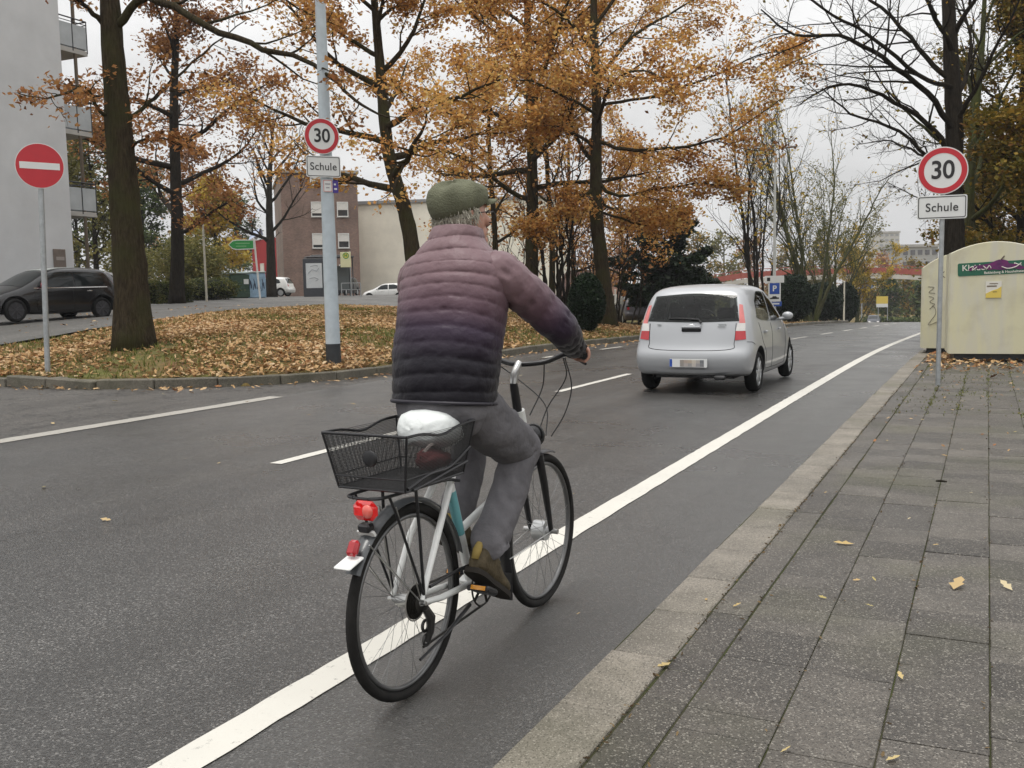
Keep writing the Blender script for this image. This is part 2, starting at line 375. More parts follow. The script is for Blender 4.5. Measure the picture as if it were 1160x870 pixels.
# road markings
def paint(name, base=(.66, .64, .58), wear=.25, hole=(.09, .09, .088)):
    m = bpy.data.materials.new(name); m.use_nodes = True; nt = m.node_tree; b = nt.nodes['Principled BSDF']; L = nt.links.new
    tc = N(nt, 'ShaderNodeTexCoord'); n = N(nt, 'ShaderNodeTexNoise'); n.inputs['Scale'].default_value = 22; n.inputs['Detail'].default_value = 8; n.inputs['Roughness'].default_value = .75
    n2 = N(nt, 'ShaderNodeTexNoise'); n2.inputs['Scale'].default_value = 2.5; n2.inputs['Detail'].default_value = 5
    for q in (n, n2): L(tc.outputs['Object'], q.inputs['Vector'])
    a = N(nt, 'ShaderNodeMapRange'); a.inputs[1].default_value = .64-wear*.2; a.inputs[2].default_value = .70; L(n.outputs[0], a.inputs[0])
    x = N(nt, 'ShaderNodeMix', data_type='RGBA'); x.inputs[6].default_value = tuple(k*.82 for k in base)+(1,); x.inputs[7].default_value = base+(1,); L(n2.outputs[0], x.inputs[0])
    y = N(nt, 'ShaderNodeMix', data_type='RGBA'); L(a.outputs[0], y.inputs[0]); L(x.outputs[2], y.inputs[6]); y.inputs[7].default_value = hole+(1,)
    L(y.outputs[2], b.inputs['Base Color']); b.inputs['Roughness'].default_value = .5
    bp = N(nt, 'ShaderNodeBump'); bp.inputs['Strength'].default_value = .3; bp.inputs['Distance'].default_value = .003; L(n.outputs[0], bp.inputs['Height']); L(bp.outputs[0], b.inputs['Normal'])
    return m
PAINT = paint('road_paint'); OLDP = paint('worn_paint', (.40, .38, .34), .45)
R_ = np.random.RandomState(11)
def stripe(bm, x, y0, y1, wd, dz=.005, jag=.004):
    n = max(2, int((y1-y0)/.12) if y0 < 14 else int((y1-y0)/1.0)+1); yy = np.linspace(y0, y1, n)
    j = (lambda: R_.uniform(-jag, jag, n)) if y0 < 30 else (lambda: np.zeros(n))
    xa, xb = x-wd/2+j(), x+wd/2+j(); z = ZR(yy)+dz
    bm.grid(np.stack([np.stack([xa, yy, z], -1), np.stack([xb, yy, z], -1)]))
b = MB(); stripe(b, -2.22, -4, 20, .155); stripe(b, -2.22, 20, 88, .155); struct(b.build('edge_marking', PAINT))
b = MB()
for k, y0 in enumerate([.4, 6.55, 12.73, 18.9, 25.1, 31.2, 37.4, 43.6, 49.8, 56, 62, 68, 74]): stripe(b, -5.5, y0, y0+(3.1 if k < 4 else 3), .12)
struct(b.build('centre_marking', PAINT))
b = MB(); stripe(b, -9.16, -3, 11.0, .26, .006, .01)
struct(b.build('gutter_marking', OLDP))
b = MB()
for y0 in (19.5, 23.0, 26.5, 30, 33.5): stripe(b, -8.75, y0, y0+1.6, .12)
struct(b.build('side_marking', PAINT))

# kerbs
def stonemat(name, c1, c2, speck, rough=.75, sc=150):
    m = bpy.data.materials.new(name); m.use_nodes = True; nt = m.node_tree; b = nt.nodes['Principled BSDF']; L = nt.links.new
    tc = N(nt, 'ShaderNodeTexCoord'); a = N(nt, 'ShaderNodeAttribute', attribute_name='tint')
    x = N(nt, 'ShaderNodeMix', data_type='RGBA'); x.inputs[6].default_value = c1+(1,); x.inputs[7].default_value = c2+(1,); L(a.outputs['Fac'], x.inputs[0])
    n = N(nt, 'ShaderNodeTexNoise'); n.inputs['Scale'].default_value = 3.5; n.inputs['Detail'].default_value = 7; n.inputs['Roughness'].default_value = .65
    v = N(nt, 'ShaderNodeTexVoronoi'); v.inputs['Scale'].default_value = sc
    n3 = N(nt, 'ShaderNodeTexNoise'); n3.inputs['Scale'].default_value = .9; n3.inputs['Detail'].default_value = 5
    for q in (n, v, n3): L(tc.outputs['Object'], q.inputs['Vector'])
    r = N(nt, 'ShaderNodeMapRange'); r.inputs[1].default_value = .3; r.inputs[2].default_value = .7; r.inputs[3].default_value = .62; r.inputs[4].default_value = 1.25; L(n.outputs[0], r.inputs[0])
    y = N(nt, 'ShaderNodeVectorMath', operation='SCALE'); L(x.outputs[2], y.inputs[0]); L(r.outputs[0], y.inputs['Scale'])
    sep = N(nt, 'ShaderNodeSeparateColor'); L(v.outputs['Color'], sep.inputs[0])
    r2 = N(nt, 'ShaderNodeMapRange'); r2.inputs[1].default_value = .82; r2.inputs[2].default_value = .98; r2.inputs[4].default_value = .85; L(sep.outputs[0], r2.inputs[0])
    z = N(nt, 'ShaderNodeMix', data_type='RGBA'); L(r2.outputs[0], z.inputs[0]); L(y.outputs[0], z.inputs[6]); z.inputs[7].default_value = speck+(1,)
    r3 = N(nt, 'ShaderNodeMapRange'); r3.inputs[1].default_value = .68; r3.inputs[2].default_value = .92; r3.inputs[4].default_value = .7; L(sep.outputs[1], r3.inputs[0])
    z2 = N(nt, 'ShaderNodeMix', data_type='RGBA'); L(r3.outputs[0], z2.inputs[0]); L(z.outputs[2], z2.inputs[6]); z2.inputs[7].default_value = tuple(k*.3 for k in c1)+(1,)
    g = N(nt, 'ShaderNodeMapRange'); g.inputs[1].default_value = .5; g.inputs[2].default_value = .72; g.inputs[4].default_value = .38; L(n3.outputs[0], g.inputs[0])
    z3 = N(nt, 'ShaderNodeMix', data_type='RGBA'); L(g.outputs[0], z3.inputs[0]); L(z2.outputs[2], z3.inputs[6]); z3.inputs[7].default_value = (.075, .08, .035, 1)
    L(z3.outputs[2], b.inputs['Base Color'])
    ro = N(nt, 'ShaderNodeMapRange'); ro.inputs[1].default_value = .3; ro.inputs[2].default_value = .7; ro.inputs[3].default_value = rough-.2; ro.inputs[4].default_value = rough+.1; L(n3.outputs[0], ro.inputs[0]); L(ro.outputs[0], b.inputs['Roughness'])
    bp = N(nt, 'ShaderNodeBump'); bp.inputs['Strength'].default_value = .5; bp.inputs['Distance'].default_value = .003; L(v.outputs['Distance'], bp.inputs['Height']); L(bp.outputs[0], b.inputs['Normal'])
    return m
KERBM = stonemat('kerb_stone', (.165, .148, .122), (.225, .20, .165), (.36, .33, .28), .70, 200)
SLABM = stonemat('paving_slab', (.044, .038, .032), (.102, .090, .076), (.27, .25, .215), .58, 175)
OLDKERB = stonemat('mossy_kerb', (.10, .09, .068), (.15, .135, .105), (.22, .2, .16), .85, 120)

rng = random.Random(5)
b = MB(); y = -1.93
while y < 100:
    ln = .548 if y < 26 else 2.2
    zz = float(ZR(y+ln/2)); b.box((-1.195+rng.uniform(-.004, .004), y+ln/2, zz-.05+.013+rng.uniform(-.003, .003)), (.238, ln-.007, .1), rng.uniform(-.006, .006), tint=rng.random(), bev=.006)
    y += ln
struct(b.build('pavement_kerb', KERBM, angle=30))
b = MB(); y = -2
cols = [(-1.07, .165)]; x = -.898
while x < 4.6: cols.append((x, .312)); x += .314
for ci, (x0, wd) in enumerate(cols):
    y = -2 + rng.uniform(0, .3)
    while y < 42:
        ln = (.342 if ci else rng.choice([.342, .70, 1.05])) if y < 26 else 1.02
        r = rng.random()
        if (7.5 < y < 8.8 and ci in (3, 4)) or (ci and rng.random() < .07): ln = .17
        zz = float(ZR(y+ln/2)); tl = .006 if y < 26 else 0
        Rm = Matrix.Rotation(rng.uniform(-tl, tl), 3, 'X')@Matrix.Rotation(rng.uniform(-tl, tl)*1.5, 3, 'Y')@Matrix.Rotation(rng.uniform(-tl, tl), 3, 'Z')
        b.box((x0+wd/2+rng.uniform(-.0012, .0012), y+ln/2, zz-.03+.008+rng.uniform(-.0022, .0022)), (wd-rng.uniform(.0015, .0035), ln-rng.uniform(.003, .008), .06), tint=r, bev=.003, R=np.array(Rm))
        y += ln
struct(b.build('pavement', SLABM, angle=30))
JOINT = mat('joint_soil', (.045, .040, .028), .95, alt=(.045, .055, .016), vscale=2.2)
sheet('pavement_bed', np.array([-1.32, 0, 2, 4.7]), np.concatenate([np.arange(-3, 24, 3), np.arange(24, 44, 2)]), JOINT, .0015, lambda X, Y: ZR(Y))
# kerb of the verge, long stones following the corner
b = MB(); segs = []
_d = np.concatenate([[0], np.cumsum(np.hypot(*np.diff(KP[1:], axis=0).T))]); _s = np.arange(0, _d[-1], .1)
pts = np.stack([np.interp(_s, _d, KP[1:, i]) for i in (0, 1)], 1); _k = np.ones(9)/9
pts = np.stack([np.convolve(np.pad(pts[:, i], 4, 'edge'), _k, 'valid') for i in (0, 1)], 1); dl = np.concatenate([[0], np.cumsum(np.hypot(*np.diff(pts, axis=0).T))])
s = 0.
while s < dl[-1]-3:
    ln = 1.0 if s < 46 else 2.0
    p0 = np.array([np.interp(s, dl, pts[:, i]) for i in (0, 1)]); p1 = np.array([np.interp(s+ln, dl, pts[:, i]) for i in (0, 1)])
    c = (p0+p1)/2; v = p1-p0; a = math.atan2(v[1], v[0])
    broken = c[0] < -13.3 and c[0] > -17
    nrm = np.array([-v[1], v[0]])/np.hypot(*v)
    cc_ = c+nrm*.05
    zz = float(ZR(c[1]))+.055+(rng.uniform(-.035, .03) if broken else rng.uniform(-.008, .008))
    Rm = Matrix.Rotation(a+(rng.uniform(-.09, .09) if broken else 0), 3, 'Z')@Matrix.Rotation(rng.uniform(-.05, .05) if broken else rng.uniform(-.008, .008), 3, 'Y')@Matrix.Rotation(rng.uniform(-.12, .05) if broken else 0, 3, 'X')
    b.box((cc_[0], cc_[1], zz), (np.hypot(*v)-.012, .17 if not broken else .3, .2), tint=rng.random(), bev=.018, R=np.array(Rm)); s += ln
struct(b.build('verge_kerb', OLDKERB, angle=30))

# fallen leaves
LITTER = leafmat('dry_leaves', [(.10, .05, .022), (.25, .125, .05), (.42, .26, .12), (.48, .31, .15), (.60, .45, .28), (.30, .12, .045)], .7, .15)
GRASSM = leafmat('verge_grass', [(.07, .09, .018), (.15, .17, .04), (.26, .25, .08)], .6, .3)
def leaf_polys(P, rs, size, up=.75, lob=True):
    """leaf outlines (8 corners, lobed) lying near the points P with random tilt"""
    n = len(P); out = np.array([(-.55, 0), (-.22, .20), (-.05, .13), (.15, .27), (.3, .14), (.6, 0), (.3, -.15), (.12, -.28), (-.05, -.13), (-.25, -.2)])
    k = len(out); az = rs.uniform(0, 2*PI, n)
    nrm = np.stack([rs.normal(0, 1-up, n), rs.normal(0, 1-up, n), np.ones(n)], 1); nrm /= np.linalg.norm(nrm, axis=1)[:, None]
    t = np.stack([np.cos(az), np.sin(az), np.zeros(n)], 1); t -= nrm*np.sum(t*nrm, 1)[:, None]; t /= np.linalg.norm(t, axis=1)[:, None]; bt = np.cross(nrm, t)
    sz = size*rs.uniform(.6, 1.25, n); curl = rs.uniform(-.1, .55, n)
    V = (P[:, None]+t[:, None]*(out[None, :, :1]*sz[:, None, None])+bt[:, None]*(out[None, :, 1:]*sz[:, None, None]*rs.uniform(.7, 1.3, n)[:, None, None])
         + nrm[:, None]*((np.abs(out[:, 1])*1.0+out[:, 0]**2*.5)[None, :, None]*(sz*curl)[:, None, None]))
    return V.reshape(-1, 3), k
rs = np.random.RandomState(8)
def on_street(X, Y):
    """behind the near edge of the side street"""
    vx = X*RGT[0]+Y*RGT[1]; D = X*FWD[0]+Y*FWD[1]+(.3)*FWD[2]; px = CW/2+CF*vx/D
    return D > np.interp(px, [q[0] for q in near], [q[1] for q in near])-.15
def scatter(n, x0, x1, y0, y1, dens=None):
    X = rs.uniform(x0, x1, n); Y = rs.uniform(y0, y1, n); d = kdist(X, Y); k = d > .12
    return X[k], Y[k], d[k]
Xs, Ys, Ts, Zs = [], [], [], []
for n, bx in ((95000, (-27, -9.8, 11, 24)), (52000, (-26, -9.8, 24, 38)), (9000, (-18, -9.8, 48, 92))):
    X, Y, d = scatter(n, *bx)
    nz_ = np.sin(X*.9+Y*.35)*np.sin(Y*.7-X*.4)+.5*np.sin(X*2.1)*np.sin(Y*1.7+1)
    keep = rs.uniform(0, 1, len(X)) < np.clip(.62+.58*nz_ + .25*np.sin(X*3.1+Y)*np.sin(Y*2.7-X), .06, 1)
    onst = on_street(X, Y) & (rs.uniform(0, 1, len(X)) < .985)
    keep &= ~onst
    Xs.append(X[keep]); Ys.append(Y[keep]); Zs.append(H(X[keep], Y[keep])+.015+rs.uniform(0, .045, keep.sum()))
    Ts.append(np.clip(rs.normal(.5, .22, keep.sum())+.15*nz_[keep], 0, 1))
P = np.stack([np.concatenate(Xs), np.concatenate(Ys), np.concatenate(Zs)], 1)
V, k = leaf_polys(P, rs, .105, .45)
lt = fastmesh('fallen_leaves', V, k, LITTER, tint=np.concatenate(Ts)); struct(lt, 'stuff')
# drift of leaves round the containers and along the gutter
X = np.concatenate([rs.normal(-.2, .75, 900), rs.uniform(-1, 3, 500)]); Y = np.concatenate([rs.normal(21.0, 1.5, 900), rs.uniform(17, 26, 500)])
k_ = (X > -1.05) & (Y > 15.8); X, Y = X[k_], Y[k_]
V, k = leaf_polys(np.stack([X, Y, ZR(Y)+.02+rs.uniform(0, .05, len(X))], 1), rs, .10, .55); struct(fastmesh('leaf_drift', V, k, LITTER, tint=rs.uniform(0, 1, len(X))), 'stuff')
s_ = rs.uniform(12, 60, 700); gx = np.interp(s_, dl, pts[:, 0]); gy = np.interp(s_, dl, pts[:, 1])
gx2 = gx+rs.exponential(.22, 700)+.1; gy2 = gy-rs.exponential(.2, 700)*(gy < 14)
V, k = leaf_polys(np.stack([gx2, gy2, ZR(gy2)+.012+rs.uniform(0, .02, 700)], 1), rs, .10, .7); struct(fastmesh('gutter_leaves', V, k, LITTER, tint=rs.uniform(.3, 1, 700)), 'stuff')
# short grass blades between the leaves
X, Y, d = scatter(60000, -26, -9.8, 11, 40); nz_ = np.sin(X*.9+Y*.35)*np.sin(Y*.7-X*.4)+.5*np.sin(X*2.1)*np.sin(Y*1.7+1)
k_ = (nz_ < .22) & ~on_street(X, Y); X, Y = X[k_], Y[k_]; n = len(X); z = H(X, Y)
az = rs.uniform(0, 2*PI, n); hh = rs.uniform(.05, .13, n); ln_ = rs.uniform(-.06, .06, (n, 2)); wv = np.stack([np.cos(az), np.sin(az)], 1)*.012
V = np.stack([np.stack([X-wv[:, 0], Y-wv[:, 1], z], 1), np.stack([X+wv[:, 0], Y+wv[:, 1], z], 1), np.stack([X+ln_[:, 0], Y+ln_[:, 1], z+hh], 1)], 1)
struct(fastmesh('grass', V, 3, GRASSM, tint=rs.uniform(0, 1, n)), 'stuff')

# crumbs and moss in the joints of the pavement
n = 900; Y = rs.uniform(2, 15, n)**1.0; X = np.where(rs.uniform(0, 1, n) < .55, -1.072, rs.choice([-.898, -.584, -.27, .044], n))+rs.normal(0, .012, n)
V, k = leaf_polys(np.stack([X, Y, ZR(Y)+.012+rs.uniform(0, .004, n)], 1), rs, .018, .5); struct(fastmesh('joint_debris', V, k, leafmat('debris', [(.03, .02, .01), (.09, .06, .03), (.20, .14, .07)], .8, .1), tint=rs.uniform(0, 1, n)), 'stuff')
n = 2600; Y = rs.uniform(11.5, 20, n); X = rs.normal(-.35, .55, n); jx = -.898+.314*np.round((X+.898)/.314); ong = rs.uniform(0, 1, n) < .6; X = np.where(ong, jx+rs.normal(0, .02, n), X)
k_ = (X > -1.05) & (X < 2.5) & (rs.uniform(0, 1, n) < .25+.75*(np.sin(X*4+Y*1.3)*np.sin(Y*2.1) > .1)); X, Y = X[k_], Y[k_]; n = len(X); z = ZR(Y)+.006
az = rs.uniform(0, 2*PI, n); wv = np.stack([np.cos(az), np.sin(az)], 1)*.008; ln_ = rs.uniform(-.015, .015, (n, 2)); hh = rs.uniform(.008, .03, n)
V = np.stack([np.stack([X-wv[:, 0], Y-wv[:, 1], z], 1), np.stack([X+wv[:, 0], Y+wv[:, 1], z], 1), np.stack([X+ln_[:, 0], Y+ln_[:, 1], z+hh], 1)], 1)
struct(fastmesh('moss', V, 3, GRASSM, tint=rs.uniform(0, .8, n)), 'stuff')
n = 420; X = rs.uniform(-1.0, 3, n); Y = 9+11*rs.uniform(0, 1, n)**.6
V, k = leaf_polys(np.stack([X, Y, ZR(Y)+.014], 1), rs, .045, .7); struct(fastmesh('leaf_scraps', V, k, LITTER, tint=rs.uniform(0, 1, n)), 'stuff')
# ------------------------------------------------------------------ trees and shrubs
def barkmat(name, c1, c2, moss=None, sc=1.0):
    m = bpy.data.materials.new(name); m.use_nodes = True; nt = m.node_tree; b = nt.nodes['Principled BSDF']; L = nt.links.new
    tc = N(nt, 'ShaderNodeTexCoord'); mp = N(nt, 'ShaderNodeMapping'); mp.inputs['Scale'].default_value = (9*sc, 9*sc, 1.1*sc)
    n = N(nt, 'ShaderNodeTexNoise'); n.inputs['Scale'].default_value = 3; n.inputs['Detail'].default_value = 8; n.inputs['Roughness'].default_value = .7
    L(tc.outputs['Object'], mp.inputs[0]); L(mp.outputs[0], n.inputs['Vector'])
    r = N(nt, 'ShaderNodeValToRGB'); e = r.color_ramp.elements; e[0].position = .36; e[0].color = c1+(1,); e[1].position = .66; e[1].color = c2+(1,); L(n.outputs[0], r.inputs[0])
    src = r.outputs[0]
    if moss:
        n2 = N(nt, 'ShaderNodeTexNoise'); n2.inputs['Scale'].default_value = 1.3; n2.inputs['Detail'].default_value = 6; L(tc.outputs['Object'], n2.inputs['Vector'])
        q = N(nt, 'ShaderNodeMapRange'); q.inputs[1].default_value = .45; q.inputs[2].default_value = .62; q.inputs[4].default_value = .7; L(n2.outputs[0], q.inputs[0])
        x = N(nt, 'ShaderNodeMix', data_type='RGBA'); L(q.outputs[0], x.inputs[0]); L(src, x.inputs[6]); x.inputs[7].default_value = moss+(1,); src = x.outputs[2]
    L(src, b.inputs['Base Color']); b.inputs['Roughness'].default_value = .9; b.inputs['Specular IOR Level'].default_value = .12
    bp = N(nt, 'ShaderNodeBump'); bp.inputs['Strength'].default_value = .9; bp.inputs['Distance'].default_value = .04; L(n.outputs[0], bp.inputs['Height']); L(bp.outputs[0], b.inputs['Normal'])
    return m
BARK = barkmat('oak_bark', (.015, .011, .006), (.060, .045, .025), (.042, .042, .014))
BARKD = barkmat('dark_bark', (.010, .008, .006), (.038, .031, .022))
BARKG = barkmat('mossy_bark', (.03, .03, .014), (.10, .10, .045), (.08, .095, .03))
BARKL = barkmat('grey_bark', (.06, .053, .042), (.15, .135, .105))
OAK = leafmat('oak_leaves', [(.14, .06, .02), (.32, .145, .04), (.55, .27, .075), (.66, .38, .11), (.66, .48, .17), (.44, .22, .08)], .55, .42)
RUST = leafmat('rusty_leaves', [(.10, .045, .018), (.24, .10, .035), (.40, .19, .065), (.46, .26, .10), (.34, .14, .06)], .6, .4)
GOLD = leafmat('golden_leaves', [(.18, .14, .025), (.42, .30, .045), (.60, .42, .07), (.46, .36, .09)], .6, .4)
OLIVE = leafmat('olive_leaves', [(.04, .038, .008), (.11, .095, .016), (.22, .165, .028), (.36, .22, .035), (.16, .075, .02)], .6, .3)
GREEN = leafmat('green_leaves', [(.02, .035, .010), (.045, .07, .018), (.09, .12, .03), (.15, .17, .05)], .55, .3)
WILLOW = leafmat('willow_leaves', [(.07, .075, .022), (.14, .14, .04), (.22, .20, .06), (.30, .25, .09)], .6, .35)
CONIF = leafmat('needles', [(.008, .016, .007), (.016, .03, .012), (.032, .052, .02)], .5, .1)
YEW = leafmat('yew_needles', [(.005, .012, .005), (.011, .024, .009), (.024, .045, .016)], .45, .05)
HEDGE = leafmat('hedge_leaves', [(.025, .035, .008), (.06, .075, .016), (.12, .125, .028), (.17, .14, .04)], .55, .25)

def tubes(b, paths, k):
    for P, r in paths: b.tube(P, r, k, cap=False)
def leaf_quads(C, rs, size, flat=.5, aspect=.62):
    n = len(C); nr = rs.normal(0, 1, (n, 3)); nr[:, 2] = np.abs(nr[:, 2])+flat; nr /= np.linalg.norm(nr, axis=1)[:, None]
    t = rs.normal(0, 1, (n, 3)); t -= nr*np.sum(t*nr, 1)[:, None]; t /= np.linalg.norm(t, axis=1)[:, None]; bt = np.cross(nr, t)
    s = size*rs.uniform(.55, 1.3, n)[:, None]; f = rs.uniform(-.15, .45, n)[:, None]*s*.4
    return np.stack([C-t*s*.5, C+bt*s*.5*aspect+nr*f-t*s*.05, C+t*s*.5, C-bt*s*.5*aspect+nr*f-t*s*.05], 1).reshape(-1, 3)
def curve_branch(rs, p, d, ln, nseg, wob, up):
    P = [np.array(p, float)]; d = np.array(d, float); d /= np.linalg.norm(d)
    for i in range(nseg):
        d = d+rs.normal(0, wob, 3)+np.array([0, 0, up]); d /= np.linalg.norm(d); P.append(P[-1]+d*ln/nseg)
    return np.array(P)
def ortho(rs, d, ang, flat=1.0):
    """a direction at the given angle from d, the turn squashed towards the horizontal"""
    a = rs.normal(0, 1, 3); a[2] *= flat; a -= d*(a@d); a /= np.linalg.norm(a)+1e-9
    return d*math.cos(ang)+a*math.sin(ang)
def tree(name, label, base, trunk, r0, limbs, seed, bark, leaf=None, nleaf=20, lsize=.13, sub=(7, 6), lens=(.5, .45), group=None, twig_r=.004, spread=.16, flat=.45, wob=.10, up=.03,
         sub_up=.0, crownname='crown', bare_twigs=True, cat='tree', skip=None, lflat=.5, k0=12, ang=(.55, 1.0), flare=1.35, tfrac=1.0):
    """trunk: rows of points relative to base; limbs: dicts or (n, h0, h1, length profile, angle range)"""
    rs = np.random.RandomState(seed); root = thing(name, label, cat, base, 0, group)
    T = crom(np.array(trunk, float), 6); z = np.linalg.norm(np.diff(T, axis=0), axis=1); s = np.concatenate([[0], np.cumsum(z)]); s /= s[-1]
    rad = r0*(1-.80*s**1.1*tfrac); rad *= 1+(flare-1)*np.exp(-s*s[-1]*np.linalg.norm(T[-1])/.45)
    b = MB(); P = T.copy(); P[0, 2] -= .15
    # bark ridges: an uneven ring
    kk = k0; b.tube(P, rad, kk, cap=True)
    V = b.v[0]; V += rs.normal(0, 1, V.shape)*np.repeat(rad, kk)[:, None]*.035
    b.build('trunk', bark, root, angle=180)
    L1, L2, L3, tips = [], [], [], []
    def at_t(t):
        return np.array([np.interp(t, s, T[:, i]) for i in range(3)]), np.interp(t, s, rad)
    todo = []
    if isinstance(limbs, tuple):
        n, h0, h1, prof, ar = limbs; az = rs.uniform(0, 6)
        for i in range(n):
            t = h0+(h1-h0)*(i+rs.uniform(-.3, .3))/max(1, n-1); t = min(max(t, h0), .985); az += 2.4+rs.normal(0, .35)
            u = (t-h0)/(h1-h0+1e-6); a = ar[0]+(ar[1]-ar[0])*u+rs.normal(0, .1)
            d = np.array([math.sin(a)*math.cos(az), math.sin(a)*math.sin(az), math.cos(a)])
            p, r = at_t(t); ln = prof(u)*rs.uniform(.8, 1.2); todo.append((p, d, ln, min(r*.62, .03+ln*.017)))
    else:
        for q in limbs:
            if 'path' in q: todo.append((np.array(q['path'], float), None, None, q['r']))
            else:
                p, r = at_t(q['t']); todo.append((p, np.array(q['d'], float)/np.linalg.norm(q['d']), q['l'], q.get('r', r*.6)))
    for p, d, ln, r in todo:
        if d is None: P = crom(p, 4); ln = np.sum(np.linalg.norm(np.diff(P, axis=0), axis=1)); P = P+rs.normal(0, .02, P.shape)
        else: P = curve_branch(rs, p, d, ln, 9, wob, up)
        n = len(P); tt = np.linspace(0, 1, n); L1.append((P, r*(1-.82*tt)))
        for j in range(sub[0]):
            t = .22+.76*(j+rs.uniform(0, 1))/sub[0]; i = min(int(t*(n-1)), n-2); q = P[i]+(P[i+1]-P[i])*(t*(n-1)-i); dd = P[i+1]-P[i]; dd /= np.linalg.norm(dd)
            d2 = ortho(rs, dd, rs.uniform(*ang), flat); l2 = ln*lens[0]*(1-.55*t)*rs.uniform(.7, 1.25); P2 = curve_branch(rs, q, d2, l2, 6, wob*1.2, up+sub_up)
            r2 = max(twig_r*1.5, r*(1-.8*t)*.5); L2.append((P2, np.linspace(r2, twig_r, 7)))
            for k in range(sub[1]):
                t2 = .2+.8*(k+rs.uniform(0, 1))/sub[1]; i2 = min(int(t2*6), 5); q2 = P2[i2]+(P2[i2+1]-P2[i2])*(t2*6-i2); dd2 = P2[i2+1]-P2[i2]; dd2 /= np.linalg.norm(dd2)
                l3 = l2*lens[1]*(1-.4*t2)*rs.uniform(.7, 1.3); P3 = curve_branch(rs, q2, ortho(rs, dd2, rs.uniform(.4, .95), flat), l3, 4, wob*1.3, up+sub_up)
                L3.append((P3, np.linspace(twig_r*1.1, twig_r*.5, 5))); tips.append(P3)
    b = MB(); tubes(b, L1, 7); tubes(b, L2, 5); tubes(b, L3, 3); b.build('branches', bark, root, angle=180)
    if leaf is not None and nleaf:
        A = np.array(tips); m = len(A)
        if skip is not None:
            W = A[:, 2]+np.array(base); keep = ~skip(W); A = A[keep]; m = len(A)
        cl = rs.normal(0, .2, m); dens = rs.uniform(.15, 1.6, m); num = (nleaf*dens+rs.uniform(0, 1, m)).astype(int); idx = np.repeat(np.arange(m), num); n = len(idx)
        t = rs.uniform(.2, 1.0, n)*4; i0 = np.minimum(t.astype(int), 3); C = A[idx, i0]+(A[idx, i0+1]-A[idx, i0])*(t-i0)[:, None]
        C = C+rs.normal(0, spread, (n, 3))*np.array([1, 1, .55])
        hz = (C[:, 2]-C[:, 2].min())/(np.ptp(C[:, 2])+1e-6)
        tint = np.clip(.48+cl[idx]+rs.normal(0, .17, n), 0, 1)
        fastmesh(crownname, leaf_quads(C, rs, lsize, lflat), 4, leaf, root, tint)
    return root
def bush(name, label, loc, dims, leaf, n, lsize, seed, shape='oval', bark=None, group=None, cat='shrub', rough=.08, core=True, stems=0, ivec=.5, gap=0, lump=.06):
    """clipped or loose shrub: leaves through the outer shell of its volume, over a dark twiggy heart"""
    rs = np.random.RandomState(seed); root = thing(name, label, cat, loc, 0, group); sx, sy, sz = dims
    if shape == 'block':
        P = rs.uniform(-1, 1, (n*2, 3)); a = np.max(np.abs(P), 1); P = P/a[:, None]; P = P[P[:, 2] > -.98][:n]
        P *= (1-np.abs(rs.normal(0, .07, (len(P), 1))))
    else:
        P = rs.normal(0, 1, (n*2, 3)); P /= np.linalg.norm(P, axis=1)[:, None]
        r = 1-np.abs(rs.normal(0, rough*1.6, len(P)))
        lumpv = lump*(np.sin(P[:, 0]*6+seed)*np.sin(P[:, 1]*5+1)*np.sin(P[:, 2]*7+2)+.6*np.sin(P[:, 0]*13+1)*np.sin(P[:, 2]*11+seed))
        P = P*(r+lumpv)[:, None]; P = P[:n]
        if shape == 'egg': P[:, :2] *= (1-.22*np.clip(-P[:, 2], 0, 1)**2-.12*np.clip(P[:, 2], 0, 1))[:, None]
    if gap:
        g = np.sin(P[:, 0]*7+seed)*np.sin(P[:, 2]*6+2*seed)*np.sin(P[:, 1]*6); P = P[g < .35-gap*.3]
    C = P*np.array([sx/2, sy/2, sz/2])+np.array([0, 0, sz/2])
    C += rs.normal(0, lsize*.25, C.shape)
    tint = np.clip(.45+.22*np.sin(C[:, 0]*5+C[:, 2]*4+seed)*np.sin(C[:, 1]*5)+rs.normal(0, .2, len(C)), 0, 1)
    fastmesh('crown', leaf_quads(C, rs, lsize, ivec), 4, leaf, root, tint)
    b = MB(); 
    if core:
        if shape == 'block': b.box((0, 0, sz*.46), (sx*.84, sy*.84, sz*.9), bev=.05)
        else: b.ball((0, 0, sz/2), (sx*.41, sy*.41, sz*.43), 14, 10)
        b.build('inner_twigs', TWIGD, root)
    b = MB(); ns = stems or 3
    for i in range(ns):
        a = rs.uniform(0, 6.3); e = rs.uniform(.1, .5)
        P = curve_branch(rs, (math.cos(a)*sx*.06, math.sin(a)*sy*.06, -.08), (math.cos(a)*e, math.sin(a)*e, 1), sz*.75, 6, .08, .02); b.tube(P, np.linspace(.025, .006, 7)*max(.6, sz/2), 6)
    b.build('stem', bark or BARKD, root, angle=180)
    return root
TWIGD = mat('inner_twigs', (.012, .016, .007), .95, var=.5)

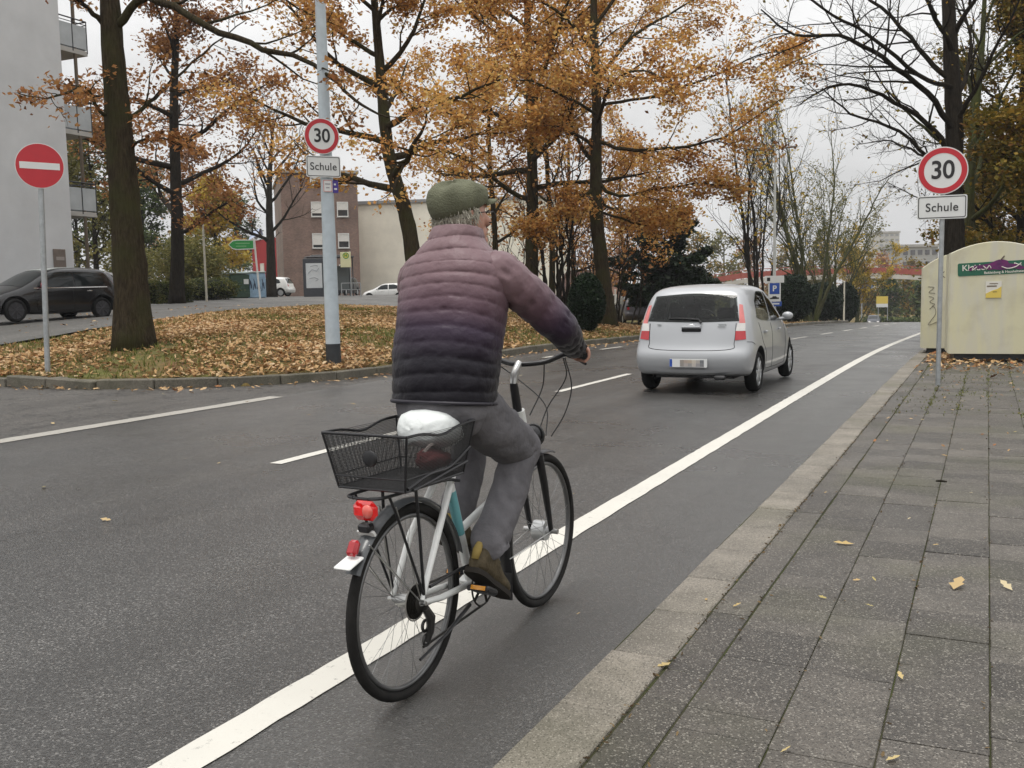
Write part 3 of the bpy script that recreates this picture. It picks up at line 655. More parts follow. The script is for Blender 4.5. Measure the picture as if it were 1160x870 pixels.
# 1. big oak at the kerb, on the left: trunk, a long drooping limb to the right, foliage above the frame
b0 = gp(152, 18.3, 392); b0 = (b0[0], b0[1], b0[2]-.02)
B0 = np.array(b0)
def rel(pts): return [tuple(at(px, py, D)-B0) for px, py, D in pts]
tree('oak_tree', 'thick dark oak trunk beside the no entry sign, long limb drooping to the lamp post', b0,
     [(0, 0, 0)]+rel([(147, 300, 18.3), (139, 200, 18.3), (131, 100, 18.3), (124, 0, 18.3), (116, -120, 18.3), (112, -260, 18.2)]), .335,
     [dict(path=rel([(132, 30, 18.3), (165, -2, 18), (230, 27, 17.6), (300, 55, 17.2), (355, 73, 16.8), (402, 112, 16.4), (440, 135, 16.2)]), r=.085),
      dict(path=rel([(141, 140, 18.3), (165, 122, 18.6), (190, 100, 19), (230, 60, 19.5), (280, 20, 20)]), r=.05),
      dict(path=rel([(144, 168, 18.3), (160, 160, 18.2), (185, 158, 18), (225, 172, 17.6)]), r=.035),
      dict(path=rel([(128, 135, 18.3), (112, 125, 18), (95, 98, 17.7), (60, 110, 17), (22, 106, 16.4)]), r=.045),
      dict(path=rel([(122, 30, 18.3), (100, 10, 18), (70, -20, 17.5), (20, -45, 17)]), r=.06),
      dict(path=rel([(118, -80, 18.3), (170, -130, 18), (240, -120, 17), (310, -60, 16), (360, -20, 15.6)]), r=.07),
      dict(path=rel([(118, -60, 18.3), (200, -60, 19), (300, -10, 20), (380, 30, 21)]), r=.06),
      dict(path=rel([(114, -160, 18.3), (60, -220, 17), (-60, -260, 15)]), r=.07),
      dict(path=rel([(114, -200, 18.3), (220, -320, 17), (360, -330, 15)]), r=.07)],
     21, BARK, RUST, 8, .115, (9, 6), (.30, .45), spread=.12, up=-.005, k0=20, flare=1.30, twig_r=.0035, wob=.13)

pr_oak = lambda L: (lambda u: L*(1-.55*u)*(.75+.5*math.sin(PI*min(1, u*1.6+.15))))
def pxtrunk(base, pts): return [(0, 0, 0)]+[tuple(at(px, py, D)-np.array(base)) for px, py, D in pts]
# 2. rusty tree across the side street
b2 = gp(200, 44, 335)
tree('oak_tree', 'rusty brown tree across the side street, left of the bare tree', b2, pxtrunk(b2, [(201, 270, 44), (199, 200, 44), (197, 120, 44), (200, 30, 44), (203, -60, 44)]), .33,
     (17, .20, .97, pr_oak(5.6), (1.45, .5)), 22, BARKD, RUST, 26, .19, (8, 6), (.5, .45), spread=.32, up=.02)
# 3. bare tree in front of the red building
b3 = gp(307, 66, 335)
tree('bare_tree', 'dark bare tree standing in front of the red building', b3, pxtrunk(b3, [(307, 290, 66), (305, 240, 66), (306, 190, 66), (310, 140, 66)]), .36,
     (15, .28, .97, lambda u: 5.0*(1-.5*u), (1.15, .35)), 23, BARKD, None, 0, sub=(7, 6), lens=(.5, .5), twig_r=.012, up=.05)
# 4. oak with the curved trunk, left of the rider's head
b4 = gp(474, 27, 336)
tree('oak_tree', 'orange oak with curved leaning trunk rising behind the cyclist', b4, pxtrunk(b4, [(468, 290, 27), (459, 240, 27), (445, 195, 27), (437, 150, 27), (431, 80, 27), (424, 0, 27), (415, -100, 27)]), .25,
     (17, .32, .97, pr_oak(4.3), (1.45, .55)), 24, BARK, OAK, 25, .13, (8, 7), (.5, .45), spread=.20)
# 5. straight trunk
b5 = gp(601, 37, 322)
tree('oak_tree', 'orange oak with straight slim trunk right of the green cap', b5, pxtrunk(b5, [(603, 260, 37), (603, 200, 37), (601, 120, 37), (598, 40, 37), (596, -60, 37), (594, -150, 37)]), .27,
     (24, .26, .98, pr_oak(5.6), (1.5, .5)), 25, BARK, OAK, 27, .15, (8, 7), (.5, .45), spread=.24)
# 6. the oak behind the clipped yew, with two low limbs parting in a V
b6 = gp(690, 33, 372); B6 = np.array(b6)
rel6 = lambda pts: [tuple(at(px, py, D)-B6) for px, py, D in pts]
lim = [dict(path=rel6([(674, 212, 33), (660, 225, 32.6), (630, 250, 32), (606, 262, 31.5)]), r=.09),
       dict(path=rel6([(676, 205, 33), (700, 222, 32.7), (745, 214, 32), (790, 208, 31.5), (840, 212, 31)]), r=.07),
       dict(path=rel6([(676, 170, 33), (650, 150, 32.5), (610, 142, 32), (575, 150, 31.5)]), r=.07),
       dict(path=rel6([(675, 190, 33), (655, 160, 33.5), (640, 120, 34), (620, 60, 34.5)]), r=.09),
       dict(path=rel6([(676, 160, 33), (720, 170, 32), (780, 165, 31), (830, 150, 30.5), (885, 112, 30)]), r=.075),
       dict(path=rel6([(676, 120, 33), (730, 110, 32.5), (800, 90, 32), (860, 62, 31.5), (900, 55, 31)]), r=.06),
       dict(path=rel6([(676, 90, 33), (720, 40, 34), (770, 10, 35), (820, -20, 36)]), r=.08),
       dict(path=rel6([(674, 60, 33), (640, 20, 32), (590, -10, 31), (540, -20, 30)]), r=.07),
       dict(path=rel6([(676, 140, 33), (690, 100, 31), (720, 80, 29), (760, 90, 27.5)]), r=.07),
       dict(path=rel6([(676, 110, 33), (665, 80, 35), (690, 40, 37), (730, 20, 39)]), r=.07),
       dict(path=rel6([(674, 30, 33), (710, -20, 33), (750, -60, 33), (800, -90, 33)]), r=.07),
       dict(path=rel6([(680, 240, 33), (710, 250, 33.6), (740, 255, 34), (770, 235, 34.5)]), r=.05),
       dict(path=rel6([(674, 0, 33), (650, -50, 33), (600, -90, 33), (560, -110, 33)]), r=.07),
       dict(path=rel6([(680, 225, 33), (690, 235, 35), (715, 240, 37.5), (750, 265, 39)]), r=.06),
       dict(path=rel6([(676, 130, 33), (640, 110, 31), (590, 90, 30), (545, 100, 29)]), r=.06)]
tree('oak_tree', 'orange oak behind the clipped yew, its lowest two limbs parting in a V', b6, pxtrunk(b6, [(684, 320, 33), (676, 250, 33), (675, 200, 33), (676, 120, 33), (673, 40, 33), (672, -60, 33), (670, -140, 33)]), .27,
     lim, 26, BARK, OAK, 33, .14, (13, 7), (.36, .5), spread=.24)
# 7. many-stemmed shrub behind the yew
def multistem(label, px, D, py, n, hgt, seed, bark, r, spreadx=.35, leaf=None, nleaf=0, lsize=.15, name='bare_tree', sub=(5, 5), twig_r=.006, L=1.6, tilt=.22):
    rs_ = np.random.RandomState(seed); base = gp(px, D, py); lb = []
    for i in range(n):
        a = rs_.uniform(0, 2*PI); e = rs_.uniform(.05, tilt); p = np.array([math.cos(a), math.sin(a), 0])*rs_.uniform(.1, spreadx); d = np.array([math.cos(a)*e, math.sin(a)*e, 1])
        P = curve_branch(rs_, p+np.array([0, 0, -.1]), d, hgt*rs_.uniform(.7, 1.1), 7, .07, .03); lb.append(dict(path=P, r=r*rs_.uniform(.6, 1.1)))
    return tree(name, label, base, [(0, 0, 0), (0, .02, .25), (.03, 0, .5), (0, 0, .8)], r*1.3, lb, seed, bark, leaf, nleaf, lsize, sub, (L/hgt*1.5, .5), twig_r=twig_r, up=.06, flat=1.0, ang=(.3, .75))
multistem('clump of thin dark stems between the straight oak and the clipped yew', 637, 34, 350, 8, 6.5, 31, BARKD, .075, .4, RUST, 2, .16, 'hazel_tree')
gb = 'slim trunks in the oak grove'
for i, (px, D, hgt, r, lab) in enumerate([(560, 44, 13, .16, 'slim dark trunk right of the cyclist at shoulder height'), (624, 46, 13, .17, 'slim trunk seen between the straight oak and the stem clump'), (648, 52, 12, .15, 'slim trunk in the far grove left of the forked oak'),
                                          (705, 56, 11, .14, 'slim trunk in the far grove right of the clipped yew'), (728, 60, 10, .14, 'slim trunk above the dark parked car'), (540, 60, 13, .16, 'slim trunk far behind the cyclist near his cap')]):
    bb = gp(px, D, 330)
    tree('oak_tree', lab, bb, [(0, 0, 0), (.1, 0, hgt*.3), (-.1, 0, hgt*.6), (0, 0, hgt)], r, (11, .22, .95, lambda u: 3.4*(1-.5*u), (1.3, .5)), 40+i, BARK, (RUST, OAK)[i % 2], 10, .20, (6, 5), (.5, .45), spread=.3, group=gb, twig_r=.01)
for i, (px, D, hgt, lab) in enumerate([(580, 50, 6, 'thicket of bare stems behind the cyclist\'s right shoulder'), (665, 48, 6, 'thicket of bare stems behind the clipped yew'), (700, 44, 5, 'thicket of bare stems left of the dark evergreen')]):
    multistem(lab, px, D, 335, 9, hgt, 50+i, BARKD, .06, .9, RUST, 2, .22, 'bare_shrub', (5, 4), .008, 1.6, .4)
# 9. dark evergreen with horizontal layers
b9 = gp(752, 47, 345)
tree('pine_tree', 'dark evergreen with layered boughs above the silver car', b9, [(0, 0, 0), (.1, 0, 1.6), (0, .1, 3.2), (.1, 0, 5.0)], .16, (22, .12, .97, lambda u: 2.9*(1-.62*u), (1.5, 1.0)), 60, BARKD, CONIF, 42, .24, (7, 5), (.42, .42), spread=.13, flat=.15, lflat=.9)
b9 = gp(773, 47, 345)
bush('evergreen_shrub', 'low dark evergreen shrub under the layered evergreen', b9, (3.2, 3, 3.0), CONIF, 9000, .22, 61, 'oval', cat='shrub', rough=.14, lump=.12)
# 10-12. bare trees on the far verge
multistem('bare many-stemmed tree with few yellow leaves left of the parking sign', 862, 54, 355, 8, 13.5, 62, BARKD, .10, .35, GOLD, .7, .24, 'bare_tree', (13, 8), .008, 2.9, .30)
multistem('mossy bare tree behind the hedges right of the parking sign', 918, 66, 355, 8, 15, 63, BARKG, .13, .4, GOLD, 1.1, .20, 'bare_tree', (14, 8), .009, 3.6, .36)
multistem('bare tree between the two round hedges with yellow green twigs', 945, 80, 355, 8, 11, 64, BARKG, .10, .4, WILLOW, 9, .20, 'bare_tree', (12, 7), .010, 3.2, .45)
multistem('yellow autumn tree at the end of the far verge', 970, 100, 357, 6, 9, 65, BARKG, .10, .4, GOLD, 34, .24, 'autumn_tree', (7, 6), .014, 3.0, .55)
# 13. large dark bare tree over the containers
b13 = gp(1082, 27, 385); B13 = np.array(b13)
rel13 = lambda pts: [tuple(at(px, py, D)-B13) for px, py, D in pts]
lim = [dict(path=rel13([(1078, 175, 27), (1050, 140, 26.5), (1000, 108, 26), (950, 95, 25.5), (905, 118, 25)]), r=.085),
       dict(path=rel13([(1080, 150, 27), (1050, 105, 26), (1000, 66, 25), (950, 40, 24), (900, 40, 23.2), (862, 10, 22.6)]), r=.09),
       dict(path=rel13([(1080, 95, 27), (1050, 65, 27), (1010, 20, 27), (960, -20, 27), (900, -60, 27)]), r=.085),
       dict(path=rel13([(1078, 60, 27), (1060, 20, 26), (1030, -40, 25), (980, -90, 24)]), r=.08),
       dict(path=rel13([(1080, 140, 27), (1110, 90, 26), (1140, 30, 25), (1170, -30, 24)]), r=.075),
       dict(path=rel13([(1078, 190, 27), (1050, 178, 27), (1010, 160, 27.5), (970, 165, 28)]), r=.05),
       dict(path=rel13([(1082, 205, 27), (1060, 185, 26), (1020, 150, 25), (965, 130, 24), (930, 100, 23.5)]), r=.07),
       dict(path=rel13([(1082, 230, 27), (1060, 232, 27), (1036, 222, 27), (1005, 205, 27)]), r=.035),
       dict(path=rel13([(1082, 120, 27), (1100, 60, 28), (1085, -20, 29)]), r=.08),
       dict(path=rel13([(1080, 40, 27), (1110, -10, 26), (1150, -60, 25)]), r=.08),
       dict(path=rel13([(1080, 100, 27), (1040, 85, 25), (985, 40, 23), (930, 10, 21.5), (890, -20, 20.6)]), r=.07)]
tree('bare_tree', 'large dark bare tree rising behind the clothing containers, boughs over the pavement', b13, pxtrunk(b13, [(1081, 300, 27), (1079, 220, 27), (1081, 140, 27), (1077, 60, 27), (1073, -30, 27), (1070, -150, 27)]), .33,
     lim, 70, BARKD, OLIVE, .35, .11, (15, 10), (.38, .5), twig_r=.0042, up=.015, flat=.9, wob=.12, tfrac=.85)
b14 = gp(1103, 29, 385)
tree('mossy_tree', 'slimmer mossy trunk just right of the large bare tree', b14, pxtrunk(b14, [(1101, 300, 29), (1098, 230, 29), (1103, 150, 29), (1112, 60, 29), (1118, -60, 29)]), .19,
     (12, .3, .97, lambda u: 3.6*(1-.4*u), (.9, .4)), 71, BARKG, OLIVE, 1.2, .14, (6, 5), (.45, .5), up=.04, twig_r=.006)
# foliage behind the containers
for i, (px, D, hh, lab) in enumerate([(1150, 33, 10.5, 'olive and rust beech filling the right edge behind the containers'), (1215, 27, 9, 'olive beech beyond the right edge of the containers'), (1120, 44, 7.5, 'rusty beech far behind the large bare tree')]):
    bb = gp(px, D, 380)
    tree('beech_tree', lab, bb, [(0, 0, 0), (.1, 0, hh*.3), (0, .1, hh*.6), (0, 0, hh)], .2, (22, .06, .97, lambda u, q=hh: q*.36*(1-.5*u), (1.35, .5)), 75+i, BARKD, OLIVE, 36, .16, (8, 6), (.5, .45), spread=.26)

# clipped shrubs and hedges
g = gp(665, 29.3, 376); bush('clipped_yew', 'dark green egg shaped clipped yew on the leafy verge', g, (1.14, 1.14, 1.78), YEW, 16000, .07, 80, 'egg', rough=.05, lump=.02)
for i, (px, D, dx, dz, lab) in enumerate([(897, 62, 2.6, 3.1, 'large dark rounded hedge just right of the parking sign'), (932, 72, 2.9, 2.9, 'middle one of the three dark hedges on the far verge'), (958, 80, 2.0, 3.3, 'narrow dark hedge beside the thin cream post')]):
    bush('clipped_hedge', lab, gp(px, D, 362), (dx, dx*1.3, dz), YEW, 9000, .16, 81+i, 'oval', rough=.09, lump=.05, cat='hedge', group='dark hedges on the far verge')
g = gp(186, 50, 342); bush('box_hedge', 'square trimmed green hedge left of the small lamp post', g, (2.6, 1.6, 1.15), HEDGE, 7000, .10, 85, 'block', cat='hedge')
g = gp(150, 47, 342); bush('box_hedge', 'square trimmed green hedge half hidden by the thick oak trunk', g, (2.2, 1.6, 1.2), HEDGE, 6000, .10, 86, 'block', cat='hedge')
g = gp(237, 53, 340); bush('low_shrub', 'low spreading bright green shrub at the foot of the small lamp post', g, (3.9, 2.2, 1.25), HEDGE, 9000, .12, 87, 'oval', rough=.2, lump=.15)
g = gp(216, 57, 335); bush('willow_shrub', 'tall loose yellow green shrub behind the low hedges', g, (5.0, 4, 3.9), WILLOW, 16000, .16, 88, 'oval', rough=.3, core=False, stems=14, lump=.2)
g = gp(150, 60, 335); bush('willow_shrub', 'pale green shrub right behind the thick oak trunk', g, (4.0, 3, 3.6), WILLOW, 8000, .17, 89, 'oval', rough=.3, core=False, stems=9, lump=.2)
for i, (px, D, hh, lf, n, lab) in enumerate([(246, 72, 7.5, GOLD, 16, 'yellow green tree behind the green arrow sign'), (272, 122, 11, GREEN, 18, 'dark green tree between the yellow tree and the red building'), (110, 62, 10, WILLOW, 14, 'yellow green tree between the white balconies and the thick oak'), (165, 78, 9, GREEN, 15, 'green tree far behind the rusty tree'),
                                               (225, 90, 13, RUST, 14, 'tall brown tree far behind the rusty tree'), (90, 80, 12, GREEN, 14, 'dark green tree right beside the white balconies')]):
    bb = gp(px, D, 335)
    tree('leafy_tree', lab, bb, [(0, 0, 0), (.1, 0, hh*.3), (0, .1, hh*.6), (0, 0, hh)], .2, (16, .12, .97, lambda u, q=hh: q*.36*(1-.45*u), (1.35, .5)), 90+i, BARKD, lf, n, .30, (6, 5), (.5, .45), spread=.4, group='trees behind the side street', twig_r=.012)
for i, (px, D, hh, lf, lab) in enumerate([(1008, 150, 6.5, GREEN, 'round green tree under the red footbridge'), (1028, 156, 6.5, OLIVE, 'olive tree under the red footbridge beside the containers'), (1046, 140, 6, GREEN, 'green tree at the bend just left of the far container'), (983, 165, 7, OLIVE, 'tree behind the distant car at the bend'),
                                          (1000, 190, 10.5, RUST, 'reddish tree rising above the footbridge below the tower'), (1034, 200, 10, OLIVE, 'tree above the footbridge beneath the flat roofed block'), (966, 185, 11, RUST, 'brown tree above the left end of the footbridge'),
                                          (820, 150, 13, WILLOW, 'grey green tree behind the footbridge ramp'), (790, 140, 12, OLIVE, 'olive tree behind the ramp left of the bare trees'), (850, 170, 13, RUST, 'brownish tree far behind the bare many-stemmed tree'), (890, 180, 12, OLIVE, 'dull olive tree far behind the parking sign'), (930, 190, 13, OLIVE, 'dull olive tree far behind the mossy bare tree')]):
    p = at(px, 336, D); bb = (p[0], p[1], float(ZR(min(p[1], 150)))-.2)
    tree('leafy_tree', lab, bb, [(0, 0, 0), (.1, 0, hh*.3), (0, .1, hh*.6), (0, 0, hh)], .3, (14, .18, .97, lambda u, q=hh: q*.34*(1-.4*u), (1.3, .5)), 110+i, BARKG, lf, 7, .55, (5, 4), (.5, .45), spread=.6, group='trees around the far bend', twig_r=.03)

p = at(1012, 352, 138); q = at(1075, 352, 128); zc_ = float(ZR(min(p[1], 150)))-.3
ro = thing('trimmed_hedge', 'long low green hedge across the end of the road under the footbridge', 'hedge', (p[0], p[1], zc_), math.atan2(q[1]-p[1], q[0]-p[0]))
rs = np.random.RandomState(99); n = 9000; C = np.stack([rs.uniform(-6, 14, n), rs.normal(0, .7, n), np.abs(rs.uniform(0, 1.7, n))], 1); fastmesh('foliage', leaf_quads(C, rs, .32, .5), 4, GREEN, ro, rs.uniform(0, 1, n))
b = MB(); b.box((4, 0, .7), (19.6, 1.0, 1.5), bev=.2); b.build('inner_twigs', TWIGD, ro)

rs = np.random.RandomState(123); n = 42000; px = rs.uniform(640, 1250, n); D = rs.uniform(215, 250, n); ht = 7.5+2.5*np.sin(px*.05)+1.8*np.sin(px*.13+1)+1.2*np.sin(px*.31)
zz = -5.2+np.abs(ht)*rs.uniform(0, 1, n)**.8; C = np.stack([*(at(0, 0, 0)[:2, None]+np.array([ray(q, 336)[:2]*d_ for q, d_ in zip(px, D)]).T), zz], 1)
struct(fastmesh('distant_woods', leaf_quads(C, rs, 1.0, .4), 4, leafmat('far_leaves', [(.05, .05, .02), (.11, .10, .04), (.20, .16, .06), (.16, .09, .045)], .8, .2), None, np.clip(.5+.3*np.sin(px*.045)+rs.normal(0, .2, n), 0, 1)), 'stuff')
# ------------------------------------------------------------------ buildings
def plaster(name, c, var=.12): return mat(name, c, .85, var=var, vscale=.7, bump=.15, bscale=40, detail=9)
WHITEW = plaster('white_render', (.58, .595, .61)); CREAMW = plaster('cream_render', (.84, .80, .68)); REDW = plaster('red_render', (.34, .035, .04)); GREYW = plaster('grey_render', (.38, .38, .37))
GLASS = mat('window_glass', (.03, .035, .04), .06, spec=.8); PVC = mat('white_frame', (.72, .72, .70), .4, var=.08); DARKM = mat('dark_metal', (.03, .032, .036), .45, var=.3)
BLIND = mat('white_blind', (.68, .66, .62), .6, var=.1); CONC = mat('pale_concrete', (.42, .41, .39), .85, var=.2, vscale=.5)
def brick(name, c1, c2, mortar, sc):
    m = bpy.data.materials.new(name); m.use_nodes = True; nt = m.node_tree; b = nt.nodes['Principled BSDF']; L = nt.links.new
    tc = N(nt, 'ShaderNodeTexCoord'); mp = N(nt, 'ShaderNodeMapping'); mp.inputs['Rotation'].default_value = (PI/2, 0, 0)
    br = N(nt, 'ShaderNodeTexBrick'); br.inputs['Color1'].default_value = c1+(1,); br.inputs['Color2'].default_value = c2+(1,); br.inputs['Mortar'].default_value = mortar+(1,)
    br.inputs['Scale'].default_value = sc; br.inputs['Mortar Size'].default_value = .018
    n = N(nt, 'ShaderNodeTexNoise'); n.inputs['Scale'].default_value = .6; n.inputs['Detail'].default_value = 6; L(tc.outputs['Object'], n.inputs['Vector'])
    r = N(nt, 'ShaderNodeMapRange'); r.inputs[1].default_value = .3; r.inputs[2].default_value = .7; r.inputs[3].default_value = .75; r.inputs[4].default_value = 1.2; L(n.outputs[0], r.inputs[0])
    y = N(nt, 'ShaderNodeVectorMath', operation='SCALE'); L(tc.outputs['Object'], mp.inputs[0]); L(mp.outputs[0], br.inputs['Vector']); L(br.outputs[0], y.inputs[0]); L(r.outputs[0], y.inputs['Scale'])
    L(y.outputs[0], b.inputs['Base Color']); b.inputs['Roughness'].default_value = .85; return m
BRICK = brick('brown_brick', (.17, .105, .085), (.24, .15, .115), (.22, .19, .165), 3.2)
BRICKP = brick('pink_brick', (.36, .19, .15), (.42, .24, .19), (.38, .33, .29), 3.2)

def frame_of(p, q):
    """root at p, local +x running towards q, the face looking along local -y"""
    v = np.array(q[:2])-np.array(p[:2]); return math.atan2(v[1], v[0]), float(np.hypot(*v))
def window(root, x, z, wd, ht, y=0, mull=1, blind=0.0):
    b = MB(); t = .07
    b.box((x, y-.03, z+ht/2-t/2), (wd, .08, t)); b.box((x, y-.03, z-ht/2+t/2), (wd, .08, t))
    for sx in (-1, 1): b.box((x+sx*(wd/2-t/2), y-.03, z), (t, .08, ht-2*t))
    for k in range(mull): b.box((x-wd/2+wd*(k+1)/(mull+1), y-.025, z), (.05, .06, ht-2*t))
    f = b.build('window', PVC, root, False)
    b = MB(); b.box((x, y-.012, z), (wd-2*t, .02, ht-2*t)); b.build('pane', GLASS, f, False)
    if blind: b = MB(); b.box((x, y-.03, z+(ht-2*t)*(1-blind)/2), (wd-2*t-.01, .012, (ht-2*t)*blind)); b.build('blind', BLIND, f, False)
    b = MB(); b.box((x, y-.07, z-ht/2-.04), (wd+.12, .16, .05)); b.build('sill', CONC, f, False)

# white block of flats, left edge, with balconies on its far corner
pc = at(84, 300, 34); pa = at(-330, 300, 24); gz = h(pc[0], pc[1])-.3
rz, ln = frame_of(pa, pc)
ro = thing('apartment_building', 'white rendered block of flats with bare gable and stacked balconies at left edge', 'building', (pc[0], pc[1], gz), rz)
b = MB(); b.box((-ln/2, 6, 9), (ln, 12, 18)); b.build('wall', WHITEW, ro, False)
b = MB(); b.box((-ln/2, 6, 18.15), (ln+.4, 12.4, .3)); b.build('roof', CONC, ro, False)
b = MB(); b.box((-ln/2, -.012, .28), (ln, .03, .56)); b.build('plinth', mat('plinth_grey', (.22, .22, .23), .8, var=.2), ro, False)
b = MB(); b.box((-.62, -.03, 2.05), (.5, .05, .85), bev=.015); pl = b.build('notice_plate', mat('notice_bronze', (.16, .13, .11), .5, var=.2), ro, False)
b = MB(); b.box((-.62, -.06, 2.15), (.34, .014, .12)); b.build('notice_text', mat('notice_grey', (.3, .27, .25), .6), pl, False)
BALC = mat('balcony_panel', (.40, .43, .45), .5, var=.15, vscale=2)
for k in range(5):
    z = 3.75+k*2.82
    b = MB(); b.box((.62, 1.3, z), (1.25, 2.4, .16)); bl = b.build('balcony', CONC, ro, False)
    b = MB()
    b.box((.62, .12, z+.52), (1.2, .04, .78)); b.box((1.24, 1.3, z+.52), (.04, 2.36, .78)); b.build('panel', BALC, bl, False)
    b = MB()
    for a_, c_ in (((.02, .1), (1.24, .1)), ((1.24, .1), (1.24, 2.5))):
        b.tube([(a_[0], a_[1], z+1.1), (c_[0], c_[1], z+1.1)], .025, 6); b.tube([(a_[0], a_[1], z+.98), (c_[0], c_[1], z+.98)], .015, 6)
    for px_, py_ in ((.04, .1), (.62, .1), (1.24, .1), (1.24, 1.3), (1.24, 2.5)): b.tube([(px_, py_, z), (px_, py_, z+1.1)], .02, 6)
    b.build('railing', DARKM, bl, False)
b = MB(); b.tube([(.75, .16, 0), (.75, .16, 17.5)], .06, 8); b.build('balcony_post', mat('post_brown', (.10, .075, .05), .6), ro)
# brick block
pl_, pr_ = at(323, 336, 85), at(409, 336, 86.8); rz, ln = frame_of(pl_, pr_)
ro = thing('brick_building', 'brown brick block of flats with white framed windows behind the bus shelter', 'building', (pl_[0], pl_[1], 1.0), rz)
b = MB(); b.box((ln/2, 7, 5.5), (ln, 14, 11)); b.build('wall', BRICK, ro, False)
b = MB(); b.box((ln/2, 7, 11.12), (ln+.3, 14.3, .25)); b.build('roof', CONC, ro, False)
sc = 85/CF
for k in range(4):
    zc = 1.45+(333-(308-35.5*k))*sc-1.0
    for xo, bl in ((390, .55), (361, .8)):
        window(ro, (xo-322)*sc*1.0, zc, .98, 1.3, 0, 0 if k else 1, bl if k else 0)
# cream block
pl_, pr_ = at(396, 336, 96), at(640, 336, 93); rz, ln = frame_of(pl_, pr_)
ro = thing('apartment_building', 'plain cream rendered block right of the brown brick block, behind the oaks', 'building', (pl_[0], pl_[1], .9), rz)
b = MB(); b.box((ln/2, 6, 4.6), (ln, 12, 9.2)); b.build('wall', CREAMW, ro, False)
b = MB(); b.box((ln/2, 6, 9.35), (ln+.4, 12.4, .3)); b.build('roof', mat('roof_grey', (.25, .25, .25), .8), ro, False)
for k in range(2): window(ro, 11.5+k*3.4, 2.0, 1.3, 1.4, 0, 1, .3)
# red shop building
pl_, pr_ = at(288, 336, 105), at(324, 336, 98); rz, ln = frame_of(pl_, pr_)
ro = thing('shop_building', 'red two storey building with pale blue roof panel behind the bare tree', 'building', (pl_[0], pl_[1], .9), rz)
b = MB(); b.box((ln/2, 5, 3.2), (ln, 10, 6.4)); b.build('wall', REDW, ro, False)
b = MB(); b.box((ln/2, -.03, 1.1), (ln, .06, 2.2)); b.build('base_wall', BRICK, ro, False)
b = MB(); b.grid([[(-.2, -.3, 6.45), (2.6, -.3, 6.9)], [(-.2, .1, 7.35), (2.2, .1, 7.6)], [(-.2, .3, 7.3), (2.2, .3, 7.55)], [(-.2, .3, 6.45), (2.6, .3, 6.9)]]); b.build('roof_panel', mat('pale_blue_panel', (.42, .50, .68), .5, var=.1), ro, False)
window(ro, 2.75, 3.1, 1.0, 1.6, 0, 0, .6)
# pink brick house end and grey white fence by the dark parked car
pl_, pr_ = at(691, 340, 88), at(709, 340, 90); rz, ln = frame_of(pl_, pr_)
ro = thing('brick_house', 'pink brick house gable seen between the oaks and the silver car', 'house', (pl_[0], pl_[1], -.8), rz)
b = MB(); b.plate([(0, 0), (ln, 0), (ln, 2.7), (ln*.72, 3.9), (0, 2.4)], 6); b.build('wall', BRICKP, ro, False)
b = MB(); b.grid([[(-.2, -.2, 2.42), (-.2, 6.2, 2.42)], [(ln*.72, -.2, 4.02), (ln*.72, 6.2, 4.02)], [(ln+.2, -.2, 2.7), (ln+.2, 6.2, 2.7)]]); b.build('roof', mat('roof_tile', (.10, .06, .05), .8, var=.3), ro, False)
window(ro, .7, 1.2, .6, 1.0, 0, 0, 0)
# footbridge far behind with red parapet: rises from the left ramp
BR_RED = mat('bridge_red', (.36, .10, .075), .7, var=.25, vscale=.4); BR_W = mat('bridge_white', (.55, .52, .46), .8, var=.2, vscale=.6)
ro = thing('footbridge', 'red and white footbridge crossing the road at the far bend', 'bridge', (0, 0, 0))
line = [(740, 331, 128), (800, 323, 126), (850, 316, 124), (910, 313, 122), (985, 311, 120), (1045, 313, 118), (1110, 316, 116)]
deck = crom([at(*q) for q in line], 5)
def ribbon(name, lo, hi, y0, y1, m, D_=None):
    b = MB(); R = []
    for p in deck:
        v = np.array([p[0], p[1]]); n_ = v/np.hypot(*v); R.append([(p[0]+n_[0]*y0, p[1]+n_[1]*y0, p[2]+lo), (p[0]+n_[0]*y1, p[1]+n_[1]*y1, p[2]+lo), (p[0]+n_[0]*y1, p[1]+n_[1]*y1, p[2]+hi), (p[0]+n_[0]*y0, p[1]+n_[1]*y0, p[2]+hi)])
    b.rings(R); return b.build(name, m, ro, False, recalc=True)
ribbon('deck', -.45, .05, 0, 3, BR_W); ribbon('parapet', .2, .85, 0, .1, BR_RED); ribbon('parapet', .2, .85, 2.9, 3, BR_RED)
ribbon('handrail', 1.12, 1.2, -.02, .1, BR_RED)
b = MB()
for i in range(0, len(deck)):
    p = deck[i]; b.tube([(p[0], p[1], p[2]), (p[0], p[1], p[2]+1.15)], .05, 6)
b.build('railing_post', BR_RED, ro)
for i in (2, 8, 14, 29):
    p = deck[i]; g_ = float(ZR(min(p[1]+1, 150)))-.5
    b = MB(); v = p[:2]/np.hypot(*p[:2]); b.box((p[0]+v[0]*1.5, p[1]+v[1]*1.5, (p[2]-.45+g_)/2), (.5, .5, p[2]-.45-g_), rz=.4, bev=.05); b.build('pier', CONC, ro)
